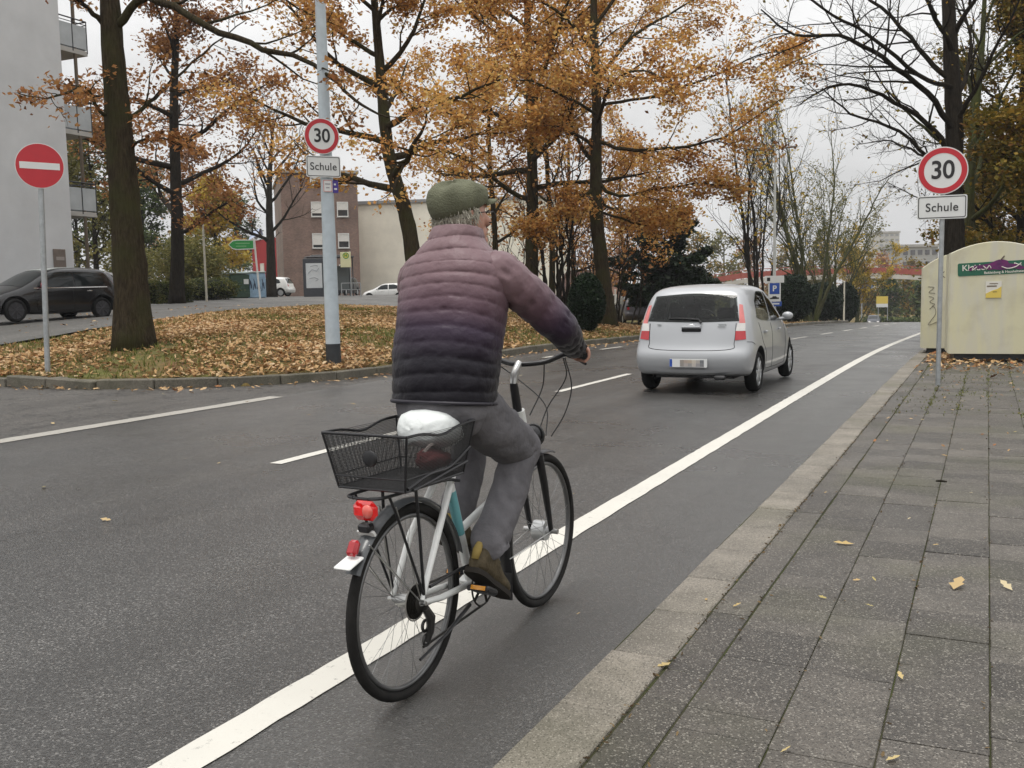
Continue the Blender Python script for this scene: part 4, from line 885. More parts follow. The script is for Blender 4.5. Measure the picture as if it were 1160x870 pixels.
# tower and flat roofed block in the distance
def far_block(label, px0, px1, pytop, D, dep, m, floors, cols, floorm, zb=-6):
    pl_, pr_ = at(px0, 320, D), at(px1, 320, D); rz, ln = frame_of(pl_, pr_); zt = at((px0+px1)/2, pytop, D)[2]
    ro = thing('apartment_tower' if floors > 6 else 'apartment_building', label, 'building', (pl_[0], pl_[1], zb), rz)
    b = MB(); b.box((ln/2, dep/2, (zt-zb)/2), (ln, dep, zt-zb)); b.build('wall', m, ro, False)
    b = MB(); b.box((ln/2, dep/2, zt-zb+.3), (ln+.6, dep+.6, .6)); b.build('roof', CONC, ro, False)
    fh = (zt-zb)/floors
    for k in range(floors):
        b = MB()
        for c in range(cols): b.box((ln*(c+.5)/cols, -.06, fh*(k+.55)), (ln/cols*.62, .1, fh*.42))
        b.build('window', floorm, ro, False)
TOWER = plaster('tower_render', (.50, .49, .46))
far_block('pale tower block in the far distance above the footbridge', 995, 1018, 264, 380, 14, TOWER, 14, 4, mat('far_glass', (.30, .31, .32), .3, var=.2))
far_block('grey flat roofed block right of the pale tower', 1021, 1062, 280, 210, 12, GREYW, 6, 5, mat('far_glass_dark', (.12, .12, .13), .25, var=.2))
far_block('low pale building beyond the road bend under the footbridge', 990, 1062, 341, 230, 10, plaster('far_white', (.6, .6, .58)), 3, 7, mat('far_glass_dark'), -3.6)

# ------------------------------------------------------------------ traffic signs and posts
SIGNW = mat('sign_white', (.70, .71, .70), .35, var=.05, vscale=3); SIGNR = mat('sign_red', (.50, .018, .03), .35, var=.1, vscale=3); SIGNK = mat('sign_black', (.015, .015, .016), .4)
SIGNB = mat('sign_blue', (.02, .075, .36), .35, var=.1); ALU = mat('galvanised_steel', (.40, .42, .43), .45, metal=.6, var=.2, vscale=14); SIGNY = mat('sign_yellow', (.66, .50, .10), .4); SIGNG = mat('sign_green', (.03, .30, .07), .4, var=.15)
LAMPP = mat('lamp_post_paint', (.46, .52, .56), .5, var=.14, vscale=5, bump=.1); BASEK = mat('dark_base', (.022, .026, .03), .6, var=.4)
def disc(b, c, R, y0, y1, k=48, R0=0):
    th = np.arange(k)*2*PI/k; o = [(c[0]+R*math.cos(a), y0, c[1]+R*math.sin(a)) for a in th]
    if R0:
        i_ = [(c[0]+R0*math.cos(a), y0, c[1]+R0*math.sin(a)) for a in th]; i2 = [(x, y1, z) for x, y, z in i_]; o2 = [(x, y1, z) for x, y, z in o]
        V = o+i_+o2+i2; F = []
        for j in range(k):
            n = (j+1) % k; F += [(j, n, k+n, k+j), (2*k+j, 3*k+j, 3*k+n, 2*k+n), (j, 2*k+j, 2*k+n, n), (k+j, k+n, 3*k+n, 3*k+j)]
        b.add(V, F)
    else: b.plate([(x, z) for x, _, z in o], y1-y0, y0)
def rrect(x, z, wd, ht, r, n=5):
    P = []
    for cx, cz, a0 in ((x+wd/2-r, z+ht/2-r, 0), (x-wd/2+r, z+ht/2-r, PI/2), (x-wd/2+r, z-ht/2+r, PI), (x+wd/2-r, z-ht/2+r, 1.5*PI)):
        for i in range(n): a = a0+PI/2*i/(n-1); P.append((cx+r*math.cos(a), cz+r*math.sin(a)))
    return P
def speed_sign(root, zc, R, y, x=0):
    b = MB(); disc(b, (x, zc), R, y, y+.004); s = b.build('speed_limit_plate', SIGNW, root, True, 30)
    b = MB(); disc(b, (x, zc), R*.955, y-.003, y-.0005, 56, R*.735); b.build('red_ring', SIGNR, s, True, 30)
    lettering('digits', '30', R*1.06, SIGNK, s, x+.0, zc, y-.003, .92, R*.018, 0, .97)
def school_plate(root, zc, wd, ht, y, x=0):
    b = MB(); b.plate(rrect(x, zc, wd, ht, .03), .004, y); s = b.build('school_plate', SIGNW, root, True, 30)
    o = rrect(x, zc, wd-.03, ht-.03, .026, 6); i_ = rrect(x, zc, wd-.052, ht-.052, .02, 6); k = len(o); b = MB()
    b.add([(a, y-.0025, c) for a, c in o]+[(a, y-.0025, c) for a, c in i_], [(j, (j+1) % k, k+(j+1) % k, k+j) for j in range(k)]); b.build('border', SIGNK, s, False)
    lettering('letters', 'Schule', ht*.50, SIGNK, s, x, zc-.005, y-.003, .95, .0012, 0, 1.06)
# right: 30 / Schule on a steel post in the pavement
px, py = -.60, 14.95
ro = thing('speed_limit_sign', 'speed limit 30 and Schule plate on slim steel post in the pavement by the containers', 'traffic sign', (px, py, float(ZR(py))), face_cam(px, py)+.06)
b = MB(); b.cyl((0, 0, -.15), (.012, 0, 3.28), .032, 16); b.build('post', ALU, ro)
speed_sign(ro, 3.00, .325, -.042); school_plate(ro, 2.50, .64, .325, -.042)
b = MB()
for z in (2.85, 3.13, 2.42, 2.58): b.box((0, -.002, z), (.10, .068, .03), bev=.006)
b.build('clamp', ALU, ro)
# lamp post on the left verge with the same signs
g = gp(378, 17.2, 410); ld = 17.2/CF
ro = thing('street_lamp', 'pale blue lamp post with dark foot carrying speed limit 30 and Schule plates', 'lamp post', g, face_cam(g[0], g[1])+.25)
b = MB(); b.tube([(0, 0, -.2), (0, 0, .36)], [.135, .132], 24); b.build('dark_foot', BASEK, ro)
b = MB(); b.tube([(0, 0, .36), (0, 0, 2.0), (0, 0, 5.0), (0, 0, 9.0)], [.128, .118, .095, .075], 24); b.build('post', LAMPP, ro)
b = MB(); b.tube(crom([(0, 0, 8.9), (0, -.3, 9.4), (0, -1.2, 9.7)], 6), .05, 10); arm = b.build('arm', LAMPP, ro)
b = MB(); b.box((0, -1.6, 9.68), (.3, .9, .13), bev=.05); b.build('lamp_head', ALU, arm)
zS = lambda y: (410-y)*ld*1.005
speed_sign(ro, zS(160), .305, -.16, -.10); school_plate(ro, zS(192.5), .60, .36, -.155, -.09)
b = MB()
for z in (zS(150), zS(172), zS(185), zS(200)): b.ring((0, 0, z), .108, .012, 'z', 24, 6); b.box((-.08, -.125, z), (.12, .05, .025))
b.build('clamp', ALU, ro)
b = MB(); b.plate(rrect(-.02, zS(213), .165, .21, .015), .004, -.125); s = b.build('notice_plate', SIGNW, ro, True, 30)
o = rrect(-.02, zS(213), .15, .195, .012, 4); i_ = rrect(-.02, zS(213), .135, .18, .01, 4); k = len(o); b = MB()
b.add([(a, -.1275, c) for a, c in o]+[(a, -.1275, c) for a, c in i_], [(j, (j+1) % k, k+(j+1) % k, k+j) for j in range(k)]); b.build('border', SIGNR, s, False)
for z_, w_ in ((211, .09), (215, .06)): b = MB(); b.box((-.02, -.128, zS(z_)), (w_, .002, .016)); b.build('notice_line', mat('text_grey', (.25, .23, .25), .6), s, False)
b = MB(); b.plate(rrect(.125, zS(213.5), .10, .215, .01), .004, -.09); s = b.build('blue_plate', mat('sign_violet', (.06, .03, .26), .4), ro, True, 30)
for x_, z_, w_ in ((.125, 216, .05), (.115, 211, .035)): b = MB(); b.box((x_, -.092, zS(z_)), (w_, .003, .03)); b.build('notice_mark', SIGNW, s, False)
# no entry
g = gp(53, 16.6, 411); dd = 16.6/CF
ro = thing('no_entry_sign', 'round red no entry sign on slim steel post left of the thick oak', 'traffic sign', g, face_cam(g[0], g[1]))
zc = (411-179)*dd
b = MB(); b.tube([(0, 0, -.2), (.10, 0, zc+.25)], .045, 14); b.build('post', ALU, ro)
b = MB(); disc(b, (.09, zc), .375, -.06, -.054, 56); s = b.build('sign_plate', SIGNW, ro, True, 30)
b = MB(); disc(b, (.09, zc), .363, -.064, -.0615, 56); b.build('red_disc', SIGNR, s, True, 30)
b = MB(); b.plate([(.09-.305, zc-.055+.010), (.09+.305, zc-.055-.01), (.09+.305, zc+.055-.01), (.09-.305, zc+.055+.01)], .0015, -.0665); b.build('white_bar', SIGNW, s, False)
b = MB()
for z in (zc-.12, zc+.12): b.box((.09, -.01, z), (.16, .085, .035))
b.build('clamp', ALU, ro)
# parking sign on the tall double lamp
D = 50; g = gp(877, D, 357); m_ = D/CF
ro = thing('street_lamp', 'tall double armed street lamp with blue parking signs on the far verge', 'lamp post', g, face_cam(g[0], g[1])+.1)
b = MB(); b.tube([(0, 0, -.2), (0, 0, 3), (0, 0, 9.05)], [.085, .08, .05], 14); b.build('post', mat('lamp_grey', (.50, .51, .49), .5, var=.1), ro)
for sx in (-1, 1):
    b = MB(); b.tube([(0, 0, 9.0), (sx*.45, 0, 9.12)], .03, 8); a_ = b.build('arm', DARKM, ro)
    b = MB(); b.box((sx*.72, 0, 9.13), (.75, .25, .09), bev=.03, R=np.array(Matrix.Rotation(-sx*.08, 3, 'Y'))); b.build('lamp_head', mat('lamp_head_grey', (.2, .2, .2), .5), a_)
zS = lambda y: (357-y)*m_
b = MB(); b.plate(rrect(0, zS(302), .95, .36, .03), .01, -.11); s = b.build('direction_plate', SIGNW, ro, True, 30)
b = MB(); b.box((-.3, -.113, zS(302)), (.16, .004, .18)); b.build('pictogram', SIGNK, s, False)
b = MB(); b.plate(rrect(0, zS(317), .62, .98, .03), .01, -.11); s = b.build('parking_plate', SIGNW, ro, True, 30)
b = MB(); b.plate(rrect(0, zS(312.5), .50, .56, .02), .002, -.1135); b.build('blue_field', SIGNB, s, False)
lettering('letters', 'P', .40, SIGNW, s, 0, zS(312.5), -.117, 1.0, .012)
b = MB(); b.plate([(-.22, zS(324.2)), (.22, zS(324.2)), (.22, zS(322.5)), (.12, zS(322.3)), (.08, zS(321)), (-.08, zS(321)), (-.12, zS(322.3)), (-.22, zS(322.8))], .003, -.114); b.build('pictogram', SIGNK, s, False)
b = MB(); b.plate(rrect(0, zS(329.5), .72, .25, .02), .01, -.11); s = b.build('blue_plate', SIGNB, ro, True, 30)
b = MB(); b.box((.02, -.113, zS(329.5)), (.45, .004, .07)); b.build('pictogram', SIGNW, s, False)
# thin posts
def post(label, px, py0, py1, D, r, m, name='lamp_post', cat='post', head=None):
    g = gp(px, D, py0); ht = (py0-py1)*D/CF
    ro = thing(name, label, cat, g)
    b = MB(); b.tube([(0, 0, -.2), (0, 0, ht)], [r, r*.8], 12); b.build('post', m, ro)
    if head == 'lamp':
        b = MB(); b.tube([(0, 0, ht), (0, 0, ht+.1), (0, 0, ht+.32), (0, 0, ht+.38)], [.1, .14, .2, .05], 14); b.build('lamp_head', DARKM, ro)
        b = MB(); b.tube([(0, 0, ht+.05), (0, 0, ht+.1)], [.11, .13], 14); b.build('lamp_glass', PVC, ro)
    elif head == 'cap': b = MB(); b.ball((0, 0, ht), r*1.2, 10, 6); b.build('cap', m, ro)
    return ro
POLEW = mat('cream_post', (.58, .55, .46), .6, var=.12)
post('small cream park lamp standing behind the low green shrub', 234, 337, 241, 50, .06, POLEW, 'street_lamp', 'lamp post', 'lamp')
post('thin cream post beside the narrow dark hedge', 956, 362, 318, 76, .07, POLEW, 'post', 'post', 'cap')
post('white post among the grove right of the clipped yew', 697, 338, 309, 62, .05, PVC, 'post', 'post', 'cap')
ro = thing('picket_fence', 'short white picket fence behind the clipped yew', 'fence', gp(692, 62, 338), .5)
for i in range(6): b = MB(); b.box((-.5+i*.14, 0, .42), (.07, .03, .9)); b.build('picket', PVC, ro, False)
b = MB(); b.box((-.15, .03, .25), (.9, .03, .06)); b.box((-.15, .03, .65), (.9, .03, .06)); b.build('rail', PVC, ro, False)
# green arrow sign
D = 54; g = gp(295, D, 338); m_ = D/CF
ro = thing('direction_sign', 'green arrow shaped direction sign with pale border on slim white post', 'traffic sign', g, face_cam(g[0], g[1]))
zS = lambda y: (338-y)*m_
b = MB(); b.tube([(0, 0, -.2), (-.2, 0, zS(269))], .05, 10); b.build('post', PVC, ro)
pol = [(-.2, zS(270.3)), (-.2, zS(281)), (-1.15, zS(281.8)), (-1.38, zS(280.6)), (-1.58, zS(276)), (-1.36, zS(271.3)), (-1.12, zS(270.2))]
b = MB(); b.plate(pol, .02, -.08); s = b.build('arrow_plate', SIGNW, ro, False)
c_ = np.mean(pol, 0); b = MB(); b.plate([tuple(c_+(np.array(q)-c_)*np.array([.93, .80])) for q in pol], .004, -.085); b.build('green_field', SIGNG, s, False)
b = MB(); b.box((-.82, -.087, zS(274.4)), (.75, .003, .045)); b.box((-.9, -.087, zS(277.6)), (.55, .003, .04)); b.build('lettering_lines', mat('text_green', (.25, .5, .25), .5), s, False)
# bottle bank containers behind the arrow sign
ro = thing('recycling_container', 'dark green recycling container left of the pale blue one', 'container', gp(269, 60, 335), face_cam(*gp(269, 60)[:2])+.35)
b = MB(); b.box((0, 0, .78), (1.35, 1.3, 1.5), bev=.08); b.build('body', mat('container_green', (.025, .06, .035), .5, var=.3), ro)
b = MB(); b.box((0, 0, 1.58), (1.42, 1.37, .14), bev=.05); b.build('lid', mat('container_lid', (.30, .36, .34), .5, var=.2), ro)
b = MB(); b.box((.35, -.66, 1.05), (.3, .02, .3)); b.build('label_plate', SIGNW, ro, False)
ro = thing('recycling_container', 'pale blue recycling container with dark scribbles right of the green one', 'container', gp(287, 60.5, 335), face_cam(*gp(287, 60)[:2])+.1)
b = MB(); b.box((0, 0, .8), (1.45, 1.3, 1.55), bev=.06); bd = b.build('body', mat('container_blue', (.28, .42, .56), .5, var=.3, vscale=3), ro)
b = MB(); b.box((0, 0, 1.62), (1.5, 1.36, .1), bev=.03); b.build('lid', mat('container_lid'), ro)
b = MB(); rq = np.random.RandomState(4)
for i in range(5):
    x0 = -.55+i*.25; b.tube(crom([(x0, -.66, .4+.2*rq.rand()), (x0+.1, -.66, .9+.3*rq.rand()), (x0+.16, -.66, .6), (x0+.05, -.66, 1.2)], 4), .022, 4)
b.build('scribble', mat('scribble_dark', (.03, .05, .09), .5), bd)
# bus shelter and stop
D = 64; m_ = D/CF; g = gp(356, D, 333)
ro = thing('bus_shelter', 'bus shelter with dark flat roof and white poster panel, left of the lamp post', 'bus shelter', g, face_cam(g[0], g[1])+.12)
zS = lambda y: (333-y)*m_
b = MB(); b.box((0, 0, zS(311)), (1.34, .22, zS(289)-.05), bev=.02); b.build('poster_frame', mat('shelter_grey', (.05, .055, .065), .45, var=.2), ro)
b = MB(); b.box((.02, -.118, zS(308.5)), (1.04, .014, 1.62)); po = b.build('poster', mat('poster_white', (.66, .68, .69), .3, var=.25, vscale=2.5, alt=(.55, .58, .60)), ro, False)
b = MB()
for q in ([(-.35, .15), (-.1, .4), (.2, .3), (.35, .5)], [(-.3, -.2), (.0, -.1), (.3, -.25)], [(-.2, .6), (.1, .68), (.3, .62)], [(.1, -.35), (.25, -.28)]):
    b.tube([(x, -.127, zS(308.5)+z) for x, z in q], .018, 4)
b.build('print_lines', mat('print_grey', (.25, .27, .30), .5), po)
b = MB(); b.box((1.15, .75, zS(287.5)), (3.1, 1.7, .10), bev=.04); b.box((1.15, .75, zS(286)), (2.4, 1.2, .12), bev=.05); b.build('roof', mat('shelter_roof', (.035, .035, .04), .5), ro)
b = MB(); b.box((1.9, 1.5, zS(311)), (1.6, .02, 1.6)); b.build('glass_wall', mat('shelter_glass', (.12, .14, .14), .1, spec=.7), ro, False)
for x, y in ((2.6, .05), (2.6, 1.5), (1.1, 1.5)): b = MB(); b.tube([(x, y, 0), (x, y, zS(288))], .04, 8); b.build('post', DARKM, ro)
D = 62; m_ = D/CF; g = gp(398, D, 334); zS = lambda y: (334-y)*m_
ro = thing('bus_stop_sign', 'pale yellow bus stop sign with round green H right of the lamp post', 'traffic sign', g, face_cam(g[0], g[1]))
b = MB(); b.tube([(0, 0, -.2), (0, 0, zS(282))], .035, 10); b.build('post', ALU, ro)
b = MB(); b.box((-.28, -.05, zS(291.5)), (.66, .03, zS(283)-zS(300)), bev=.01); s = b.build('sign_plate', mat('stop_cream', (.70, .68, .42), .4, var=.05), ro)
b = MB(); disc(b, (-.26, zS(287)), .20, -.07, -.067, 32); b.build('yellow_disc', SIGNY, s)
b = MB(); disc(b, (-.26, zS(287)), .20, -.073, -.071, 32, .155); b.build('green_ring', SIGNG, s); lettering('letters', 'H', .26, SIGNG, s, -.26, zS(287), -.074, 1, .012)
b = MB(); b.box((-.6, .1, .45), (.06, .06, .95)); b.box((.6, .1, .45), (.06, .06, .95)); b.box((0, .1, .92), (1.2, .05, .05)); b.box((0, .1, .5), (1.2, .04, .04)); b.build('railing', ALU, ro, False)
# far signs near the bend
D = 112; p = at(1000, 361, D); m_ = D/CF
ro = thing('town_sign', 'yellow town sign with white lower field near the far bend', 'traffic sign', (p[0], p[1], p[2]), face_cam(p[0], p[1]))
for sx in (-.5, .5): b = MB(); b.tube([(sx, 0, -.2), (sx, 0, 2.6)], .04, 6); b.build('post', ALU, ro)
b = MB(); b.box((-.1, -.05, 2.15), (1.25, .03, .85)); b.build('yellow_plate', SIGNY, ro, False)
b = MB(); b.box((-.1, -.052, 1.52), (1.25, .03, .4)); b.build('white_plate', SIGNW, ro, False)
D = 118; p = at(976, 361, D); m_ = D/CF
ro = thing('direction_sign', 'blue and white direction boards on a post before the footbridge', 'traffic sign', (p[0], p[1], p[2]), face_cam(p[0], p[1]))
b = MB(); b.tube([(0, 0, -.2), (0, 0, 5.2)], .07, 8); b.build('post', ALU, ro)
b = MB(); b.box((0, -.09, 4.5), (1.5, .03, .45)); b.box((.55, -.09, 3.85), (1.3, .03, .5)); b.build('blue_plate', mat('faded_blue', (.16, .24, .38), .4), ro, False)
b = MB(); b.box((.1, -.09, 4.95), (1.0, .03, .3)); b.box((-.6, -.09, 3.85), (.8, .03, .45)); b.build('white_plate', SIGNW, ro, False)

# ------------------------------------------------------------------ clothing containers
def streaky(name, c1, c2, c3):
    m = bpy.data.materials.new(name); m.use_nodes = True; nt = m.node_tree; b = nt.nodes['Principled BSDF']; L = nt.links.new
    tc = N(nt, 'ShaderNodeTexCoord'); mp = N(nt, 'ShaderNodeMapping'); mp.inputs['Scale'].default_value = (2.6, 2.6, .45)
    n = N(nt, 'ShaderNodeTexNoise'); n.inputs['Scale'].default_value = 1.6; n.inputs['Detail'].default_value = 5; n.inputs['Roughness'].default_value = .55; n.inputs['Distortion'].default_value = .6
    n2 = N(nt, 'ShaderNodeTexNoise'); n2.inputs['Scale'].default_value = 2.2; n2.inputs['Detail'].default_value = 7
    L(tc.outputs['Object'], mp.inputs[0]); L(mp.outputs[0], n.inputs['Vector']); L(tc.outputs['Object'], n2.inputs['Vector'])
    a = N(nt, 'ShaderNodeMapRange'); a.inputs[1].default_value = .36; a.inputs[2].default_value = .60; L(n.outputs[0], a.inputs[0])
    d = N(nt, 'ShaderNodeMapRange'); d.inputs[1].default_value = .5; d.inputs[2].default_value = .75; d.inputs[4].default_value = .7; L(n2.outputs[0], d.inputs[0])
    x = N(nt, 'ShaderNodeMix', data_type='RGBA'); x.inputs[6].default_value = c2+(1,); x.inputs[7].default_value = c1+(1,); L(a.outputs[0], x.inputs[0])
    y = N(nt, 'ShaderNodeMix', data_type='RGBA'); L(d.outputs[0], y.inputs[0]); L(x.outputs[2], y.inputs[6]); y.inputs[7].default_value = c3+(1,)
    L(y.outputs[2], b.inputs['Base Color']); b.inputs['Roughness'].default_value = .5; return m
BINM = streaky('container_cream', (.60, .57, .39), (.55, .53, .44), (.43, .39, .27))
def clothes_bin(name, label, loc, rz, wd, dp, ht, cr):
    ro = thing(name, label, 'container', loc, rz)
    P = [(-wd/2, .12), (wd/2, .12), (wd/2, ht-cr)]+[(wd/2-wd*i/14, ht-cr+cr*(1-(1-2*i/14)**2)) for i in range(1, 14)]+[(-wd/2, ht-cr)]
    b = MB(); R = []
    for y, k in ((0, .985), (.02, 1), (dp-.02, 1), (dp, .985)): R.append([(x*k, y, .12+(z-.12)*(1 if k == 1 else .995)) for x, z in P])
    b.rings(R); b.build('body', BINM, ro, True, 25, recalc=True)
    b = MB(); b.box((0, dp/2, .06), (wd*.86, dp*.8, .14)); b.build('base_frame', DARKM, ro, False)
    b = MB()
    for s in (-1, 1): b.tube([(s*(wd/2+.004), .03, .14), (s*(wd/2+.004), .03, ht-cr)], .012, 6)
    b.build('corner_trim', BINM, ro)
    return ro
m_ = 19.85/CF
pA, pB = ground_pt(1072, 408) if 0 else np.array([-.64, 19.72, 0]), np.array([.88, 19.85, 0])
rz, wd = frame_of(pA, pB)
ro = clothes_bin('clothes_container', 'cream clothing container with green banner and purple scribble, nearest the sign post', ((pA[0]+pB[0])/2, (pA[1]+pB[1])/2, 0), rz, 1.5, 1.3, 2.16, .19)
GRB = mat('banner_green', (.012, .11, .062), .4, var=.15); PURP = mat('graffiti_purple', (.16, .012, .12), .5, var=.3, vscale=9, alt=(.05, .012, .07)); CREAMT = mat('banner_white', (.66, .64, .58), .5)
tilt = .035
def bl(x, z): return (x*math.cos(tilt)-z*math.sin(tilt), 1.68+x*math.sin(tilt)+z*math.cos(tilt))
b = MB(); b.plate([bl(x, z) for x, z in rrect(.0, 0, 1.24, .235, .03)], .008, -.008); bn = b.build('banner', GRB, ro, False)
lettering('letters', 'Kleider', .15, CREAMT, bn, *bl(-.33, .025), y=-.011, bold=.002, rot=tilt)
lettering('letters', '& Schuhe', .13, CREAMT, bn, *bl(.18, .03), y=-.011, bold=.002, rot=tilt)
lettering('letters', 'Bekleidung & Haushaltstextil', .062, CREAMT, bn, *bl(.17, -.078), y=-.011, bold=.001, rot=tilt)
def blot(poly, t, y): b = MB(); b.plate([bl(x, z) for x, z in poly], t, y); return b
o1 = [(-.36, .06), (-.1, .085), (.0, .13), (.06, .15), (.14, .145), (.2, .12), (.22, .07), (.3, .06), (.42, .02), (.5, -.03), (.4, -.05), (.3, -.02), (.2, -.035), (.08, -.045), (-.02, -.02), (-.1, -.03), (-.18, .0), (-.3, .005), (-.42, -.03), (-.44, .0)]
blot(o1, .002, -.0155).build('scribble', PURP, ro, False)
for q in ([(-.42, .03), (-.36, .05), (-.38, -.02), (-.30, .04)], [(-.2, .05), (-.14, .0), (-.1, .05), (-.07, .0)], [(.1, .02), (.2, -.02), (.32, .0), (.4, .05)], [(.32, .07), (.38, .04), (.42, .07)]):
    b = MB(); b.tube([(bl(x, z)[0], -.0185, bl(x, z)[1]) for x, z in crom(q, 4)], .008, 4); b.build('scribble', CREAMT, ro)
b = MB(); b.tube([(bl(.09, .14)[0], -.008, bl(.09, .14)[1]), (bl(.15, .21)[0], -.01, bl(.15, .21)[1])], .01, 5); b.build('scribble', mat('scribble_brown', (.07, .04, .04), .6), ro)
b = MB(); b.box((-.02, -.008, 1.29), (.26, .012, .30)); st = b.build('sticker', CREAMT, ro, False)
b = MB(); b.plate([(-.148, 1.142), (.108, 1.142), (.108, 1.35), (.05, 1.305), (-.05, 1.27), (-.148, 1.22)], .002, -.0175); b.build('sticker_yellow', SIGNY, st, False)
b = MB(); b.box((-.05, -.0165, 1.355), (.16, .004, .02)); b.box((-.02, -.0165, 1.40), (.14, .003, .012)); b.box((0, -.0185, 1.25), (.07, .003, .012)); b.build('sticker_text', mat('text_brown', (.12, .08, .04), .6), st, False)
# the second container, behind
pA, pB = np.array([-1.12, 22.4, 0]), np.array([.10, 22.42, 0]); rz, wd = frame_of(pA, pB)
ro = clothes_bin('clothes_container', 'cream clothing container half hidden behind the bannered one, with thin scribble', ((pA[0]+pB[0])/2, (pA[1]+pB[1])/2, float(ZR(22))), rz, wd+.25, 1.3, 2.12, .30)
lettering('letters', 'Kleider', .19, mat('text_dark', (.13, .11, .08), .6), ro, -.13, 1.66, -.004, 1, .0)
for q in ([(-.62, 1.42), (-.5, 1.4), (-.6, 1.3), (-.48, 1.28)], [(-.6, 1.22), (-.5, 1.18), (-.58, 1.1), (-.48, 1.05), (-.54, 1.0)], [(-.58, .95), (-.5, 1.0), (-.46, .85), (-.60, .62), (-.42, .68)]):
    b = MB(); b.tube([(x, -.006, z) for x, z in crom(q, 4)], .0045, 4); b.build('scribble', mat('text_dark'), ro)
# ------------------------------------------------------------------ cars
def carpaint(name, col, metal=.0, rough=.35, coat=.8, film=.55):
    m = bpy.data.materials.new(name); m.use_nodes = True; nt = m.node_tree; b = nt.nodes['Principled BSDF']; L = nt.links.new
    tc = N(nt, 'ShaderNodeTexCoord'); n = N(nt, 'ShaderNodeTexNoise'); n.inputs['Scale'].default_value = 1.5; n.inputs['Detail'].default_value = 8; L(tc.outputs['Object'], n.inputs['Vector'])
    x = N(nt, 'ShaderNodeMix', data_type='RGBA'); x.inputs[6].default_value = tuple(k*.86 for k in col)+(1,); x.inputs[7].default_value = tuple(col)+(1,); L(n.outputs[0], x.inputs[0])
    # road film on the lower flanks
    sx = N(nt, 'ShaderNodeSeparateXYZ'); L(tc.outputs['Object'], sx.inputs[0]); r = N(nt, 'ShaderNodeMapRange'); r.inputs[1].default_value = .62; r.inputs[2].default_value = .22; r.inputs[4].default_value = film; L(sx.outputs['Z'], r.inputs[0])
    mu = N(nt, 'ShaderNodeMath', operation='MULTIPLY'); L(r.outputs[0], mu.inputs[0]); L(n.outputs[0], mu.inputs[1])
    y = N(nt, 'ShaderNodeMix', data_type='RGBA'); L(mu.outputs[0], y.inputs[0]); L(x.outputs[2], y.inputs[6]); y.inputs[7].default_value = (.12, .11, .10, 1)
    L(y.outputs[2], b.inputs['Base Color']); b.inputs['Metallic'].default_value = metal; b.inputs['Roughness'].default_value = rough; b.inputs['Coat Weight'].default_value = coat; b.inputs['Coat Roughness'].default_value = .05
    return m
CGLASS = mat('car_glass', (.010, .013, .014), .04, spec=.38); RUBBER = mat('tyre_rubber', (.010, .010, .010), .85, var=.3); ALLOY = mat('wheel_alloy', (.42, .43, .44), .38, metal=.7, var=.15)
SEAM = mat('panel_gap', (.012, .012, .013), .7); REDL = mat('tail_red', (.42, .015, .022), .12, var=.25, vscale=6, coat=.6); PINKL = mat('tail_pink', (.62, .17, .16), .12, var=.2, coat=.6); CLEARL = mat('lamp_clear', (.62, .60, .58), .1, var=.1, coat=.6)
BLKP = mat('black_plastic', (.02, .02, .021), .5, var=.2); CHROME = mat('chrome', (.6, .6, .6), .15, metal=1)

def seeglass(name, tint, rough=.02):
    m = bpy.data.materials.new(name); m.use_nodes = True; nt = m.node_tree; nt.nodes.clear(); L = nt.links.new
    t = N(nt, 'ShaderNodeBsdfTransparent'); t.inputs[0].default_value = tint+(1,); g = N(nt, 'ShaderNodeBsdfGlossy'); g.inputs['Roughness'].default_value = rough
    f = N(nt, 'ShaderNodeFresnel'); f.inputs['IOR'].default_value = 1.42; x = N(nt, 'ShaderNodeMixShader'); o = N(nt, 'ShaderNodeOutputMaterial')
    L(f.outputs[0], x.inputs[0]); L(t.outputs[0], x.inputs[1]); L(g.outputs[0], x.inputs[2]); L(x.outputs[0], o.inputs[0]); return m
CGLASS2 = seeglass('tinted_glass', (.50, .54, .52)); CABIN = mat('cabin_cloth', (.030, .030, .033), .9, var=.3)
def inpoly(x, y, P):
    c = False
    for i in range(len(P)):
        (a, b_), (p, q) = P[i], P[i-1]
        if (b_ > y) != (q > y) and x < (p-a)*(y-b_)/(q-b_)+a: c = not c
    return c
